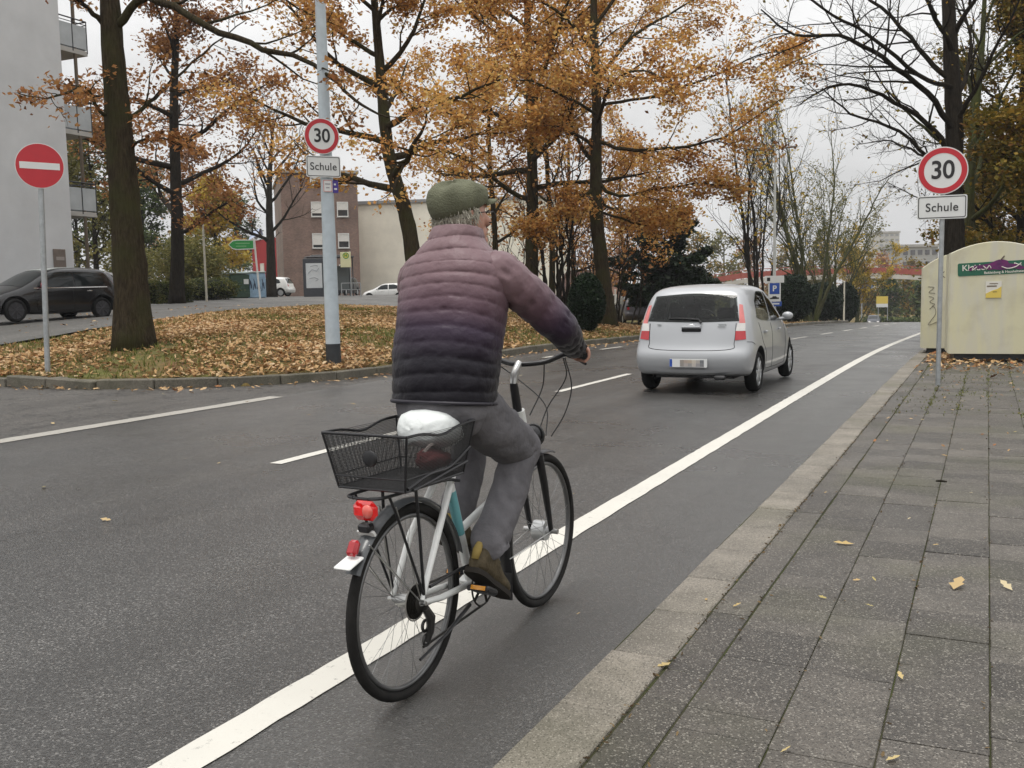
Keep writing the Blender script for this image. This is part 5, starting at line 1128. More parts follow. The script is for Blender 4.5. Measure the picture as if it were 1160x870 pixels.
def car(name, label, loc, rz, L_=3.6, W_=1.665, H_=1.55, paint_=None, group=None, detail=2, roof_rake=1.0, seed=0, wheel_r=.29, boxy=0, rear=True):
    """hatchback, nose towards +y; origin on the ground under the rear bumper"""
    ro = thing(name, label, 'car', loc, rz, group)
    kx, kw, kz = L_/3.6, W_/1.665, H_/1.55
    # each row: (half width, height) from sill to roof centre; stations give the length position of every row
    ST = [
     dict(x=[.10, .045, .015, .015, .095, .125, .33, .42, .45], y=[.60, .70, .745, .75, .735, .705, .615, .50, 0], z=[.27, .30, .45, .585, .68, .98, 1.40, 1.485, 1.51]),
     dict(x=[.22, .15, .11, .11, .18, .21, .41, .51, .54], y=[.66, .785, .81, .815, .795, .768, .67, .53, 0], z=[.25, .28, .45, .60, .74, 1.0, 1.425, 1.515, 1.535]),
     dict(x=[.45, .42, .40, .42, .46, .50, .68, .75, .78], y=[.70, .805, .83, .832, .82, .795, .692, .55, 0], z=[.23, .26, .45, .64, .82, .99, 1.44, 1.535, 1.553]),
     dict(x=[.9]*6+[1.0, 1.05, 1.08], y=[.70, .80, .828, .832, .822, .797, .695, .56, 0], z=[.20, .23, .42, .64, .83, .97, 1.445, 1.54, 1.56]),
     dict(x=[1.5]*9, y=[.70, .80, .825, .832, .824, .798, .69, .56, 0], z=[.19, .22, .40, .63, .83, .95, 1.44, 1.535, 1.555]),
     dict(x=[2.2, 2.2, 2.2, 2.22, 2.25, 2.28, 1.98, 1.96, 1.98], y=[.70, .80, .825, .832, .822, .795, .665, .53, 0], z=[.19, .22, .40, .62, .82, .93, 1.40, 1.49, 1.515]),
     dict(x=[2.55, 2.55, 2.55, 2.58, 2.62, 2.66, 2.38, 2.36, 2.40], y=[.70, .80, .822, .828, .812, .775, .68, .52, 0], z=[.20, .23, .40, .61, .80, .915, 1.17, 1.235, 1.255]),
     dict(x=[2.9, 2.9, 2.9, 2.92, 2.94, 2.86, 2.78, 2.76, 2.82], y=[.70, .795, .818, .818, .79, .735, .68, .52, 0], z=[.21, .24, .40, .60, .77, .885, .945, .985, 1.005]),
     dict(x=[3.3, 3.3, 3.3, 3.3, 3.28, 3.25, 3.22, 3.24, 3.28], y=[.66, .755, .785, .775, .735, .68, .60, .42, 0], z=[.21, .25, .40, .57, .70, .785, .82, .85, .865]),
     dict(x=[3.46, 3.50, 3.53, 3.50, 3.45, 3.42, 3.40, 3.42, 3.46], y=[.60, .68, .71, .70, .66, .60, .52, .36, 0], z=[.24, .27, .40, .55, .65, .71, .74, .765, .775]),
    ]
    nr_ = 9; b = MB(); V = []
    for st in ST:
        half = [(st['y'][i]*kw, st['x'][i]*kx, st['z'][i]*kz) for i in range(nr_)]
        V.append(half+[(-p[0], p[1], p[2]) for p in half[-2::-1]])
    k = 2*nr_-1; F = []
    for i in range(len(ST)-1):
        for j in range(k-1): F.append((i*k+j, (i+1)*k+j, (i+1)*k+j+1, i*k+j+1))
        F.append((i*k+k-1, (i+1)*k+k-1, (i+1)*k, i*k))   # floor
    VV = [p for s_ in V for p in s_]
    # end caps, bulged outwards along the centre
    def cap(i0, sgn, bulge):
        base = i0*k; mids = []
        for j in range(nr_-1):
            row = []
            for f in (.5, 0., -.5):
                p = np.array(V[i0][j]); q = p.copy(); q[0] = p[0]*f*1.1; q[1] += sgn*bulge*(1-(f*1.1)**2)*(.35+.65*(j < 5)); row.append(len(VV)); VV.append(tuple(q))
            mids.append(row)
        top = base+nr_-1
        for j in range(nr_-2):
            Lf = [base+j]+mids[j]+[base+k-1-j]; Up = [base+j+1]+mids[j+1]+[base+k-2-j]
            for c in range(4):
                q = (Lf[c], Lf[c+1], Up[c+1], Up[c]); F.append(q if sgn > 0 else q[::-1])
        j = nr_-2; Lf = [base+j]+mids[j]+[base+k-1-j]
        for c in range(4):
            q = (Lf[c], Lf[c+1], top); F.append(q if sgn > 0 else q[::-1])
        return mids[0]
    m0 = cap(0, -1, .06*kx); m1 = cap(len(ST)-1, 1, .10*kx)
    n0 = [0]+m0+[k-1]; q_ = (len(ST)-1)*k; n1 = [q_]+m1+[q_+k-1]
    F.append(tuple(n0)); F.append(tuple(n1[::-1]))
    me = bpy.data.meshes.new('body'); me.from_pydata(VV, [], F)
    bm = bmesh.new(); bm.from_mesh(me); bmesh.ops.recalc_face_normals(bm, faces=bm.faces); bm.to_mesh(me); bm.free()
    tmp = bpy.data.objects.new('tmp', me); COL.objects.link(tmp); sd = tmp.modifiers.new('s', 'SUBSURF'); sd.levels = sd.render_levels = 4 if detail == 2 else 3
    full = evaluated(tmp); bvh = BVHTree.FromPolygons([v.co[:] for v in full.vertices], [p.vertices[:] for p in full.polygons])
    xr, xf = .62*kx, 2.98*kx; cut = []
    for xw in (xr, xf):
        for s in (-1, 1):
            c = MB(); c.tube([(s*.52*kw, xw, wheel_r), (s*1.1*kw, xw, wheel_r)], wheel_r+.075, 40); o = c.build('cut', None, None, False, recalc=True); cut.append(o)
            md = tmp.modifiers.new('b', 'BOOLEAN'); md.operation = 'DIFFERENCE'; md.object = o; md.solver = 'EXACT'
    fin = evaluated(tmp); drop(tmp)
    for o in cut: drop(o)
    body = link(fin, 'body', None, ro, True, 50); fin.materials.clear(); fin.materials.append(paint_); fin.materials.append(BLKP)
    idx = []
    for p in fin.polygons:
        c = p.center; ins = any(abs(math.hypot(c.y-xw, c.z-wheel_r)-(wheel_r+.075)) < .012 and abs(p.normal.x) < .5 for xw in (xr, xf)) or (abs(abs(c.x)-.52*kw) < .01 and min(math.hypot(c.y-xw, c.z-wheel_r) for xw in (xr, xf)) < wheel_r+.08)
        idx.append(1 if (ins or c.z < .21*kz) else 0)
    fin.polygons.foreach_set('material_index', idx)
    if detail == 2:
        sw = [[(.63, 1.075), (.9, 1.03), (1.40, 1.005), (1.40, 1.415), (1.0, 1.41), (.72, 1.29)], [(1.51, 1.0), (1.9, .99), (2.40, .98), (2.0, 1.335), (1.75, 1.405), (1.51, 1.415)]]
        rw = [(-.615, 1.05), (.615, 1.05), (.55, 1.385), (-.55, 1.385)]; fw_ = [(-.63, 1.02), (.63, 1.02), (.53, 1.37), (0, 1.42), (-.53, 1.37)]
        bm = bmesh.new(); bm.from_mesh(fin); kill = []
        for f in bm.faces:
            c = f.calc_center_median(); nx, ny = f.normal.x, f.normal.y; x_, y_, z_ = c.x/kw, c.y/kx, c.z/kz
            if (abs(nx) > .6 and any(inpoly(y_, z_, P) for P in sw)) or (ny < -.45 and y_ < .7 and inpoly(x_, z_, rw)) or (ny > .25 and 1.9 < y_ < 3 and inpoly(x_, z_, fw_)): kill.append(f)
        bmesh.ops.delete(bm, geom=kill, context='FACES'); bm.to_mesh(fin); bm.free()
        G_ = CGLASS2
    else: G_ = CGLASS
    def side(y, z, s, off=.004):
        hit = bvh.ray_cast(Vector((s*2, y*kx, z*kz)), Vector((-s, 0, 0)));
        return None if hit[0] is None else np.array(hit[0])+np.array(hit[1])*off
    def back(x, z, off=.004):
        hit = bvh.ray_cast(Vector((x*kw, -1, z*kz)), Vector((0, 1, 0))); return np.array(hit[0])+np.array(hit[1])*off
    def front(x, z, off=.004):
        hit = bvh.ray_cast(Vector((x*kw, 6, z*kz)), Vector((0, -1, 0))); return np.array(hit[0])+np.array(hit[1])*off
    def panel(nm, fn, lo, hi, m, parent=ro, nu=18, nv=10, off=.004, thick=True):
        """skin patch between a lower and an upper outline, laid on the body"""
        lo = crom(np.array(lo, float), 8); hi = crom(np.array(hi, float), 8); G = []
        li = lambda P, t: np.array([np.interp(t*(len(P)-1), range(len(P)), P[:, c]) for c in (0, 1)])
        for a in np.linspace(0, 1, nu):
            p, q = li(lo, a), li(hi, a); row = []
            for c in np.linspace(0, 1, nv):
                r = p+(q-p)*c; v = fn(r[0], r[1], off)
                if v is None: v = row[-1] if row else np.zeros(3)
                row.append(v)
            G.append(row)
        b = MB(); b.grid(G); return b.build(nm, m, parent, True, 180)
    # glass
    sides = (-1, 1)
    for s in sides:
        sf = lambda y, z, off=.004, s=s: side(y, z, s, off)
        if not boxy:
            panel('side_window', sf, [(.60, 1.06), (.9, 1.015), (1.42, .99)], [(.70, 1.30), (1.0, 1.425), (1.42, 1.43)], G_, nu=20)
            panel('side_window', sf, [(1.49, .987), (1.9, .975), (2.45, .965)], [(1.49, 1.43), (1.75, 1.42), (2.02, 1.345)], G_, nu=20)
        else:
            panel('side_window', sf, [(.50, 1.03), (.9, 1.01), (1.36, .99)], [(.62, 1.36), (.95, 1.40), (1.36, 1.41)], G_, nu=20)
            panel('side_window', sf, [(1.40, .987), (1.9, .975), (2.42, .965)], [(1.40, 1.41), (1.75, 1.40), (2.08, 1.345)], G_, nu=20)
    panel('rear_window', back, [(-.635, 1.03), (0, 1.015), (.635, 1.03)], [(-.565, 1.385), (0, 1.42), (.565, 1.385)], G_, nu=24, nv=10)
    panel('windscreen', front, [(-.66, .985), (0, 1.035), (.66, .985)], [(-.55, 1.37), (0, 1.445), (.55, 1.37)], G_, nu=24, nv=12)
    if detail == 2:
        W2 = 1.0
        def strip(nm, fn, lo, hi, a0, a1, b0, b1):
            lo, hi = crom(np.array(lo, float), 8), crom(np.array(hi, float), 8); li = lambda P, t: np.array([np.interp(t*(len(P)-1), range(len(P)), P[:, c]) for c in (0, 1)])
            f = lambda u, v: li(lo, u)+(li(hi, u)-li(lo, u))*v
            us = np.linspace(a0, a1, 9); panel(nm, fn, [f(u, b0) for u in us], [f(u, b1) for u in us], BLKP, off=.002, nu=20, nv=3)
        rws = ([(-.635, 1.03), (0, 1.015), (.635, 1.03)], [(-.565, 1.385), (0, 1.42), (.565, 1.385)])
        for q in ((0, 1, 0, .10), (0, 1, .92, 1), (0, .035, 0, 1), (.965, 1, 0, 1)): strip('window_border', back, *rws, *q)
        cab = MB(); cab.box((0, 1.25*kx, .55*kz), (1.30*kw, 1.9*kx, .06)); cab.box((0, 2.42*kx, .86*kz), (1.30*kw, .30*kx, .12), bev=.04); cab.build('cabin_floor', CABIN, ro)
        for y, xs_, hh_ in ((.72, (-.34, .34), .98), (1.55, (-.36, .36), 1.02)):
            for x in xs_:
                b = MB(); b.box((x*kw, y*kx, .78*kz), (.52*kw, .16, .50*kz), bev=.05, R=np.array(Matrix.Rotation(-.18, 3, 'X'))); b.box((x*kw, (y+.22)*kx, .60*kz), (.50*kw, .5, .14), bev=.04)
                b.box((x*kw, (y-.06)*kx, (hh_+.14)*kz), (.25, .10, .17), bev=.04); b.build('seat', CABIN, ro)
        b = MB(); b.ring((-.36*kw, 2.18*kx, .95*kz), .18, .016, 'y', 28, 6); b.build('steering_wheel', BLKP, ro)
    # lamps
    for s in sides:
        if detail > 1:
            tl = panel('tail_light', lambda x, z, off=.006: back(x, z, off), [(s*.60, .765), (s*.735, .78)], [(s*.60, .895), (s*.722, .895)], REDL, nu=8, nv=8, off=.008)
            panel('lamp_clear', lambda x, z, off=.006: back(x, z, off), [(s*.60, .895), (s*.722, .895)], [(s*.62, 1.0), (s*.712, 1.0)], CLEARL, tl, 8, 6, .008)
            panel('lamp_pink', lambda x, z, off=.006: back(x, z, off), [(s*.64, 1.0), (s*.712, 1.0)], [(s*.612, 1.26), (s*.655, 1.25)], PINKL, tl, 8, 8, .008)
        else:
            panel('tail_light', back, [(s*.58, .78), (s*.70, .80)], [(s*.59, 1.0), (s*.66, 1.0)], REDL, nu=6, nv=5, off=.008)
        if boxy: b = MB(); p = front(s*.52, .70, .0); b.ball(p, (.15, .09, .12), 20, 12, np.array(Matrix.Rotation(-s*.45, 3, 'Z')@Matrix.Rotation(.3, 3, 'X'))); b.build('headlight', CLEARL, ro)
        else: panel('headlight', front, [(s*.36, .62), (s*.64, .60)], [(s*.40, .72), (s*.66, .735)], CLEARL, nu=8, nv=6, off=.006)
    panel('grille', front, [(-.42, .36), (0, .36), (.42, .36)], [(-.44, .50), (0, .51), (.44, .50)], BLKP, nu=12, nv=5, off=.006)
    # wheels
    for xw in (xr, xf):
        for s in sides:
            w_ = thing('wheel', '', '', (s*.735*kw, xw, wheel_r)); del w_['label']; del w_['category']; w_.parent = ro; w_.location = (s*.735*kw, xw, wheel_r)
            b = MB(); b.ring((0, 0, 0), wheel_r-.055, .055, 'x', 40, 10, r2=.085); b.build('tyre', RUBBER, w_, angle=60)
            b = MB(); R = wheel_r-.085
            b.tube([(s*.02, 0, 0), (s*.055, 0, 0)], [R, R*.98], 36)
            for i in range(8):
                a = 2*PI*i/8; b.box((s*.062, math.cos(a)*R*.55, math.sin(a)*R*.55), (.02, R*.8, R*.22), bev=.008, R=np.array(Matrix.Rotation(a, 3, 'X')))
            b.ball((s*.062, 0, 0), (.02, R*.22, R*.22), 14, 8); b.ring((s*.055, 0, 0), R, .012, 'x', 36, 6)
            b.build('rim', ALLOY if detail != 5 else mat('dark_rim', (.05, .05, .055), .45, metal=.5), w_)
    # seams, handles, mirrors
    def seam(fn, pts, r=.0035, off=.0):
        P = [fn(p[0], p[1], off) for p in crom(np.array(pts, float), 6)]; P = [p for p in P if p is not None]; return P
    b = MB()
    for s in sides:
        sf = lambda y, z, off=0, s=s: side(y, z, s, off)
        for q in ([(1.455, .96), (1.455, .6), (1.45, .30)], [(2.50, .93), (2.46, .6), (2.42, .30)], [(.66, .99), (.80, .72), (1.0, .56), (1.03, .32)], [(.13, .745), (.24, .735), (.33, .70)], [(1.0, .31), (1.8, .295), (2.42, .30)]): b.tube(seam(sf, q), .004, 5)
    for q in ([(-.60, 1.0), (-.59, .74), (-.54, .645), (0, .625), (.54, .645), (.59, .74), (.60, 1.0)], [(-.66, .985), (-.3, .995), (.3, .995), (.66, .985)][:0]):
        if q: b.tube(seam(back, q), .005, 5)
    b.build('panel_gap', SEAM, ro)
    for s in sides:
        sf = lambda y, z, off=0, s=s: side(y, z, s, off)
        for y in ((.98, 1.95) if not boxy else (1.0,)):
            b = MB(); b.tube([sf(y-.07, .845, .022), sf(y, .847, .03), sf(y+.07, .845, .022)], .016, 8); b.build('door_handle', paint_ if not boxy else CHROME, ro)
        p = sf(2.28, .985, .0); b = MB(); b.ball((p[0]+s*.115, p[1]+.02, p[2]+.05), (.085, .05, .06), 16, 10); b.tube([(p[0], p[1], p[2]), (p[0]+s*.08, p[1]+.01, p[2]+.02)], .025, 8)
        b.build('wing_mirror', paint_ if detail != 5 else MIRR, ro)
    return ro, dict(side=side, back=back, front=front, panel=panel, kx=kx, kw=kw, kz=kz)

SILVER = carpaint('silver_paint', (.40, .412, .43), .25, .38, .6); BLACKP = carpaint('black_paint', (.003, .003, .004), 0, .14, .3, .04); WHITEP = carpaint('white_paint', (.72, .72, .70), 0, .35); GREYP = carpaint('grey_paint', (.10, .095, .105), .2, .35); DARKB = carpaint('dark_blue_paint', (.014, .018, .03), 0, .35, .3)
MIRR = mat('mirror_red', (.50, .05, .09), .25, coat=.8)
# the silver hatchback ahead
ro, K = car('parked_car', 'silver five door hatchback driving away in the right lane ahead of the cyclist', (-3.62, 12.9, float(ZR(14.8))), .0, 3.6, 1.665, 1.50, SILVER, detail=2, wheel_r=.285)
ro.name = 'hatchback_car'
back, panel = K['back'], K['panel']
pb = panel('bumper_strip', back, [(-.56, .345), (-.3, .325), (0, .322), (.3, .325), (.56, .345)], [(-.56, .395), (-.3, .37), (0, .367), (.3, .37), (.56, .395)], SILVER, nu=30, nv=4, off=.022)
b = MB(); b.tube([back(x, .35-.012*(1-(x/.54)**2), .012) for x in np.linspace(-.54, .54, 16)], .009, 6); b.build('bumper_groove', SEAM, pb)
b = MB(); p = back(0, .455, .0); b.plate(rrect(0, .455*K['kz'], .52, .113, .01), .012, p[1]-.035); pt = b.build('number_plate', SIGNW, ro, False)
b = MB(); b.box((-.24, p[1]-.037, .455*K['kz']), (.035, .003, .104)); b.build('blue_strip', SIGNB, pt, False)
for i, (x, z, c) in enumerate([(-.085, .535, (.30, .27, .24)), (-.03, .535, (.40, .33, .28)), (.025, .535, (.42, .35, .28)), (.08, .535, (.52, .47, .40)), (.135, .535, (.40, .37, .34)), (.19, .535, (.16, .17, .18)), (-.085, .49, (.28, .26, .24)), (-.03, .49, (.40, .36, .34)), (.025, .49, (.30, .29, .28)), (.08, .49, (.48, .44, .40)), (.135, .49, (.30, .29, .29)), (.19, .49, (.20, .20, .21))]):
    if i == 0: blocks = {}
    b = MB(); b.box((x, p[1]-.037, z-.515+.455*K['kz']), (.0545, .003, .0445)); b.build('plate_patch', mat('plate_tone_%s' % 'abcdefghijkl'[i], c, .5), pt, False)
p = back(0, .90, .0); b = MB(); b.box((.0, p[1]-.004, .88), (.27, .03, .05), bev=.012); tr = b.build('tailgate_recess', SEAM, ro)
b = MB(); b.tube([back(x, .945, .02) for x in np.linspace(-.13, .13, 5)], .022, 8); b.build('tailgate_handle', SILVER, tr)
b = MB(); b.ball(back(0, .955, .03), (.05, .008, .028), 16, 8); b.build('emblem', CHROME, ro)
b = MB(); b.tube([back(x, z, .03) for x, z in ((.13, 1.00), (.10, 1.045), (-.1, 1.06), (-.33, 1.065))], [.02, .014, .009, .007], 6); b.build('wiper', BLKP, ro)
for x, z, w_, h_ in ((.42, .955, .11, .013), (.41, .925, .10, .011), (-.46, .95, .05, .02)): b = MB(); b.box((x, back(x, z)[1]-.002, z), (w_, .005, h_)); b.build('badge', ALU, ro, False)
b = MB(); b.tube([(0, .95, 1.555), (0, .80, 1.72)], [.006, .003], 6); b.build('antenna', BLKP, ro)
b = MB(); b.box((.42, back(.42, .5)[1]+.02, .245), (.16, .1, .06), bev=.02); b.box((0, .5, .25), (1.1, .5, .08)); b.build('underside', BLKP, ro)
b = MB(); b.tube([(.35, .03, .235), (.35, .3, .235)], .022, 10); b.build('exhaust', DARKM, ro)
# black compact across the side street, seen from its left flank
pr_ = at(115, 356.5, 27); pf_ = at(38, 360, 25.3)
v = pf_[:2]-pr_[:2]; rzc = math.atan2(v[1], v[0])-PI/2; ux = np.array([math.cos(rzc), math.sin(rzc)]); uy = np.array([-math.sin(rzc), math.cos(rzc)])
wb = float(np.hypot(*v)); Lm = 3.82
o_ = pr_[:2]-uy*(.62*Lm/3.6)+ux*.74
zc_ = (h(*pr_[:2])+h(*pf_[:2]))/2+.05
ro, K = car('parked_car', 'black compact car with pale roof and pink red mirror by the white building', (o_[0], o_[1], zc_-.02), rzc, Lm, 1.70, 1.43, BLACKP, detail=5, wheel_r=.30, boxy=1)
panel = K['panel']; 
sf = lambda y, z, off=.004: K['side'](y, z, -1, off)
rg = []
import itertools
G = []
for y in np.linspace(.55, 2.0, 16): G.append([np.array((lambda q: q)(( x, y*K['kx'], 0))) for x in np.linspace(-.50, .50, 9)])
bv = [o for o in ro.children if o.name.startswith('body')][0]
bt = BVHTree.FromPolygons([v_.co[:] for v_ in bv.data.vertices], [p_.vertices[:] for p_ in bv.data.polygons])
for i in range(len(G)):
    for j in range(9):
        hit = bt.ray_cast(Vector((G[i][j][0], G[i][j][1], 3)), Vector((0, 0, -1))); G[i][j] = np.array(hit[0])+np.array((0, 0, .006))
b = MB(); b.grid(G); b.build('roof_panel', mat('roof_silver', (.34, .38, .36), .3, coat=.8), ro, True, 180)
b = MB(); b.tube([sf(y, .955-.012*(y-.5), .006) for y in np.linspace(.45, 2.5, 14)], .014, 6); b.build('belt_trim', CHROME, ro)
b = MB(); p = K['front'](-.45, .42, .01); b.ball(p, (.10, .04, .05), 14, 8); b.build('fog_lamp', mat('fog_yellow', (.55, .5, .2), .3), ro)
# other parked and distant cars (small in the picture)
gcar = 'cars parked behind the side street'
def small(label, px, py, D, ang, paint_, nm='parked_car', group=gcar, L_=3.9, H_=1.45, W_=1.72):
    p = at(px, py, D); p[2] = h(p[0], p[1])+(.05 if D > 60 and px < 600 else 0); rzf = face_cam(p[0], p[1])
    return car(nm, label, (p[0], p[1], p[2]), rzf+ang, L_, W_, H_, paint_, group, detail=1)
small('white hatchback parked left of the bus shelter poster, nose to the left', 332, 332, 72, 1.25, WHITEP)
small('grey car parked behind the trunk of the bare tree', 312, 332, 80, 2.2, GREYP)
small('dark car parked right behind the lamp post under the bus stop sign', 397, 333, 77, 2.8, DARKB)
small('white car parked in front of the cream block beside the cyclist', 462, 331, 84, 1.45, WHITEP)
small('dark car seen low between the straight oak and the cyclist', 590, 325, 70, 1.5, DARKB)
small('grey car partly hidden by the thick oak trunk behind the black compact', 142, 340, 38, 1.4, GREYP)
small('dark estate car parked beyond the verge, partly hidden by the silver hatchback', 727, 366, 50, .25, GREYP, 'parked_car', None, 4.2, 1.55, 1.75)
p = at(987, 361.5, 133)
p[2] = float(ZR(p[1])); car('oncoming_car', 'dark small car far away coming towards the camera at the bend', (p[0], p[1]+3, p[2]), face_cam(p[0], p[1])+PI, 3.9, 1.75, 1.5, DARKB, None, detail=1)
# ------------------------------------------------------------------ bicycle
BX, BY = -1.84, 2.87
bike = thing('bicycle', 'white low step city bicycle with black wire basket and white covered saddle', 'bicycle', (BX, BY, 0), -.02)
BW = mat('bike_white', (.80, .81, .79), .3, var=.1, vscale=6, coat=.4); TEAL = mat('bike_teal', (.16, .42, .45), .3, coat=.4); BK = mat('bike_black', (.014, .014, .016), .35, var=.2); STEEL = mat('bike_steel', (.45, .45, .44), .3, metal=.9, var=.2); TYRE = mat('bike_tyre', (.018, .017, .016), .8, var=.35, vscale=20); RIM = mat('bike_rim', (.16, .16, .16), .35, metal=.7, var=.2); SPOKE = mat('bike_spoke', (.25, .25, .25), .35, metal=.8)
RR, WB = .352, 1.115
def tubes_(name, lst, m, parent=bike, k=12):
    b = MB()
    for pts, r in lst: b.tube(pts, r, k)
    return b.build(name, m, parent)
for wy, front in ((0, 0), (WB, 1)):
    w_ = bpy.data.objects.new('wheel', None); COL.objects.link(w_); w_.parent = bike; w_.location = (0, wy, RR); w_.empty_display_size = .1
    b = MB(); b.ring((0, 0, 0), RR-.019, .019, 'x', 72, 10); b.build('tyre', TYRE, w_, angle=180)
    b = MB(); b.ring((0, 0, 0), RR-.046, .010, 'x', 72, 8, r2=.012); b.build('rim', RIM, w_, angle=180)
    b = MB(); hr = .045 if front else .026
    for i in range(36):
        a = 2*PI*i/36+.02; s = 1 if i % 2 else -1; a2 = a+(.9 if (i//2) % 2 else -.9)*.55
        b.tube([(s*.028, hr*math.cos(a2), hr*math.sin(a2)), (s*.004, (RR-.05)*math.cos(a), (RR-.05)*math.sin(a))], .00095, 4, cap=False)
    b.build('spokes', SPOKE, w_, angle=180)
    b = MB()
    if front: b.tube([(-.045, 0, 0), (-.032, 0, 0), (-.03, 0, 0), (.03, 0, 0), (.032, 0, 0), (.045, 0, 0)], [.018, .022, .046, .046, .022, .018], 20)
    else: b.tube([(-.06, 0, 0), (-.03, 0, 0), (.03, 0, 0), (.06, 0, 0)], [.012, .026, .026, .012], 16)
    b.tube([(-.08, 0, 0), (.08, 0, 0)], .008, 8); b.build('hub', STEEL if not front else mat('hub_bright', (.62, .63, .63), .3, metal=.5), w_)
# rear sprockets and derailleur
b = MB()
for i, r in enumerate([.062, .056, .05, .045, .04, .036]): b.tube([(.034+i*.0045, 0, RR), (.0365+i*.0045, 0, RR)], r, 36)
b.build('sprockets', mat('sprocket', (.03, .028, .025), .45, metal=.6), bike, angle=30)
b = MB(); b.ring((.036, 0, RR), .066, .003, 'x', 36, 5); b.build('spoke_guard', mat('guard_grey', (.25, .24, .22), .4), bike)
b = MB(); b.tube([(.07, .01, RR-.02), (.075, .035, RR-.06), (.06, .055, RR-.12), (.052, .045, RR-.16)], [.014, .018, .014, .01], 8); b.ring((.045, .045, RR-.10), .02, .006, 'x', 16, 6); b.ring((.045, .05, RR-.155), .02, .006, 'x', 16, 6); b.build('derailleur', mat('derailleur', (.05, .048, .045), .4, metal=.5), bike)
BB = np.array([0, .455, .295]); ST = np.array([0, .285, .80]); HT = np.array([0, .905, .93]); HB = np.array([0, .975, .73])
tubes_('frame', [([BB+(0, 0, 0), (0, .70, .50), HB+(0, -.04, .06)], [.024, .026, .025]),            # down tube
                 ([HB+(0, 0, -.02), HT+(0, 0, 0)], .030),                                          # head tube
                 ([BB, ST], .019), ([(0, .38, .52), (0, .62, .58), (0, .90, .80)], .017)], BW)
tubes_('seat_tube_band', [([BB+(ST-BB)*.42, BB+(ST-BB)*.78], .0198)], TEAL)
stays = []
for s in (-1, 1):
    stays += [([(s*.062, 0, RR), (s*.045, .16, RR-.03), (s*.03, .40, BB[2]+.01)], [.011, .012, .013]), ([(s*.062, 0, RR+.01), (s*.058, .12, .56), (s*.03, .295, .77)], [.010, .013, .014])]
tubes_('rear_stays', stays, BW)
tubes_('chain_guard', [([(.066, .05, RR+.045), (.07, .25, RR+.055), (.07, .47, BB[2]+.10)], .006)], BK)
tubes_('seat_post', [([ST, (0, .235, .93)], .0135)], STEEL)
# fork and steering
fk = [([(s*.052, 1.0, .725), (s*.055, 1.045, .58), (s*.052, WB, RR)], [.019, .017, .011]) for s in (-1, 1)]+[([(-.055, .995, .728), (.055, .995, .728)], .02), ([HB+(0, .012, -.02), (0, .99, .70)], .022)]
tubes_('fork', fk, BK)
tubes_('axle_nut', [([(s*.05, WB, RR), (s*.085, WB, RR)], .012) for s in (-1, 1)]+[([(-.04, 1.0, .735), (.04, 1.0, .735)], .024)], STEEL)
tubes_('stem', [([HT+(0, -.003, 0), (0, .875, 1.03), (0, .868, 1.055)], [.020, .019, .017])], BK)
tubes_('stem_clamp', [([(0, .868, 1.05), (0, .875, 1.09), (0, .925, 1.135)], [.017, .018, .017])], STEEL)
hbp = crom([(-.305, .92, 1.172), (-.25, .98, 1.176), (-.18, 1.0, 1.170), (-.10, .97, 1.138), (0, .925, 1.13), (.10, .97, 1.138), (.18, 1.0, 1.170), (.25, .98, 1.176), (.305, .92, 1.172)], 6)
tubes_('handlebar', [(hbp, .0115)], BK)
GA, GB_ = np.array([.245, .985, 1.176]), np.array([.312, .912, 1.172])
for s in (-1, 1): tubes_('grip', [([GA*[s, 1, 1], GB_*[s, 1, 1]], .0165)], mat('grip_rubber', (.015, .015, .016), .8))
for s in (-1, 1):
    tubes_('brake_lever', [([(s*.20, 1.0, 1.168), (s*.228, 1.03, 1.150), (s*.29, .98, 1.132)], [.010, .008, .006])], BK, k=8)
CABLE = mat('cable', (.016, .016, .018), .5)
tubes_('cable', [(crom(q, 8), .0028) for q in ([(.19, .97, 1.16), (.16, 1.06, 1.06), (.05, 1.10, .92), (.02, 1.04, .78)], [(-.19, .97, 1.16), (-.10, 1.10, 1.05), (.03, 1.12, .93), (.06, 1.06, .80)], [(.20, .965, 1.16), (.17, 1.10, 1.02), (.14, 1.09, .90), (.09, 1.05, .80)], [(.10, .97, 1.13), (.06, 1.03, 1.02), (.02, .98, .9)])], CABLE, k=6)
# headlight
b = MB(); b.ball((0, 1.055, .80), (.043, .05, .045), 18, 12); hl = b.build('headlight', BK, bike); b = MB(); b.ring((0, 1.06, .80), .047, .007, 'y', 28, 6); b.build('headlight_rim', mat('rim_dark', (.03, .03, .03), .3), hl)
tubes_('headlight_bracket', [([(0, 1.0, .74), (0, 1.03, .76), (0, 1.05, .79)], .008)], STEEL)
# mudguards: arcs of shallow channel
def mudguard(cy, a0, a1, R, wd, name, m):
    b = MB(); n = 28; RG = []
    for a in np.linspace(a0, a1, n):
        row = []
        for t in np.linspace(-1, 1, 7): rr = R-.012*t*t; row.append((t*wd/2, cy+rr*math.cos(a), RR+rr*math.sin(a)))
        for t in np.linspace(1, -1, 7): rr = R-.003-.012*t*t; row.append((t*wd/2*.97, cy+rr*math.cos(a), RR+rr*math.sin(a)))
        RG.append(row)
    b.rings(RG); return b.build(name, m, bike, True, 50, recalc=True)
FEND = mat('fender_grey', (.055, .06, .065), .35, var=.2, coat=.3)
mudguard(0, .25, PI-.52, RR+.022, .06, 'rear_mudguard', FEND)
mudguard(WB, 1.25, PI+.30, RR+.022, .055, 'front_mudguard', BK)
b = MB(); cF = (0, WB+(RR+.02)*math.cos(PI+.32), RR+(RR+.02)*math.sin(PI+.32)); b.box((0, cF[1]-.005, cF[2]-.045), (.065, .008, .12), bev=.003); b.build('mud_flap', BK, bike, False)
def onr(a, d=.026): return (0, (RR+d)*math.cos(a), RR+(RR+d)*math.sin(a))
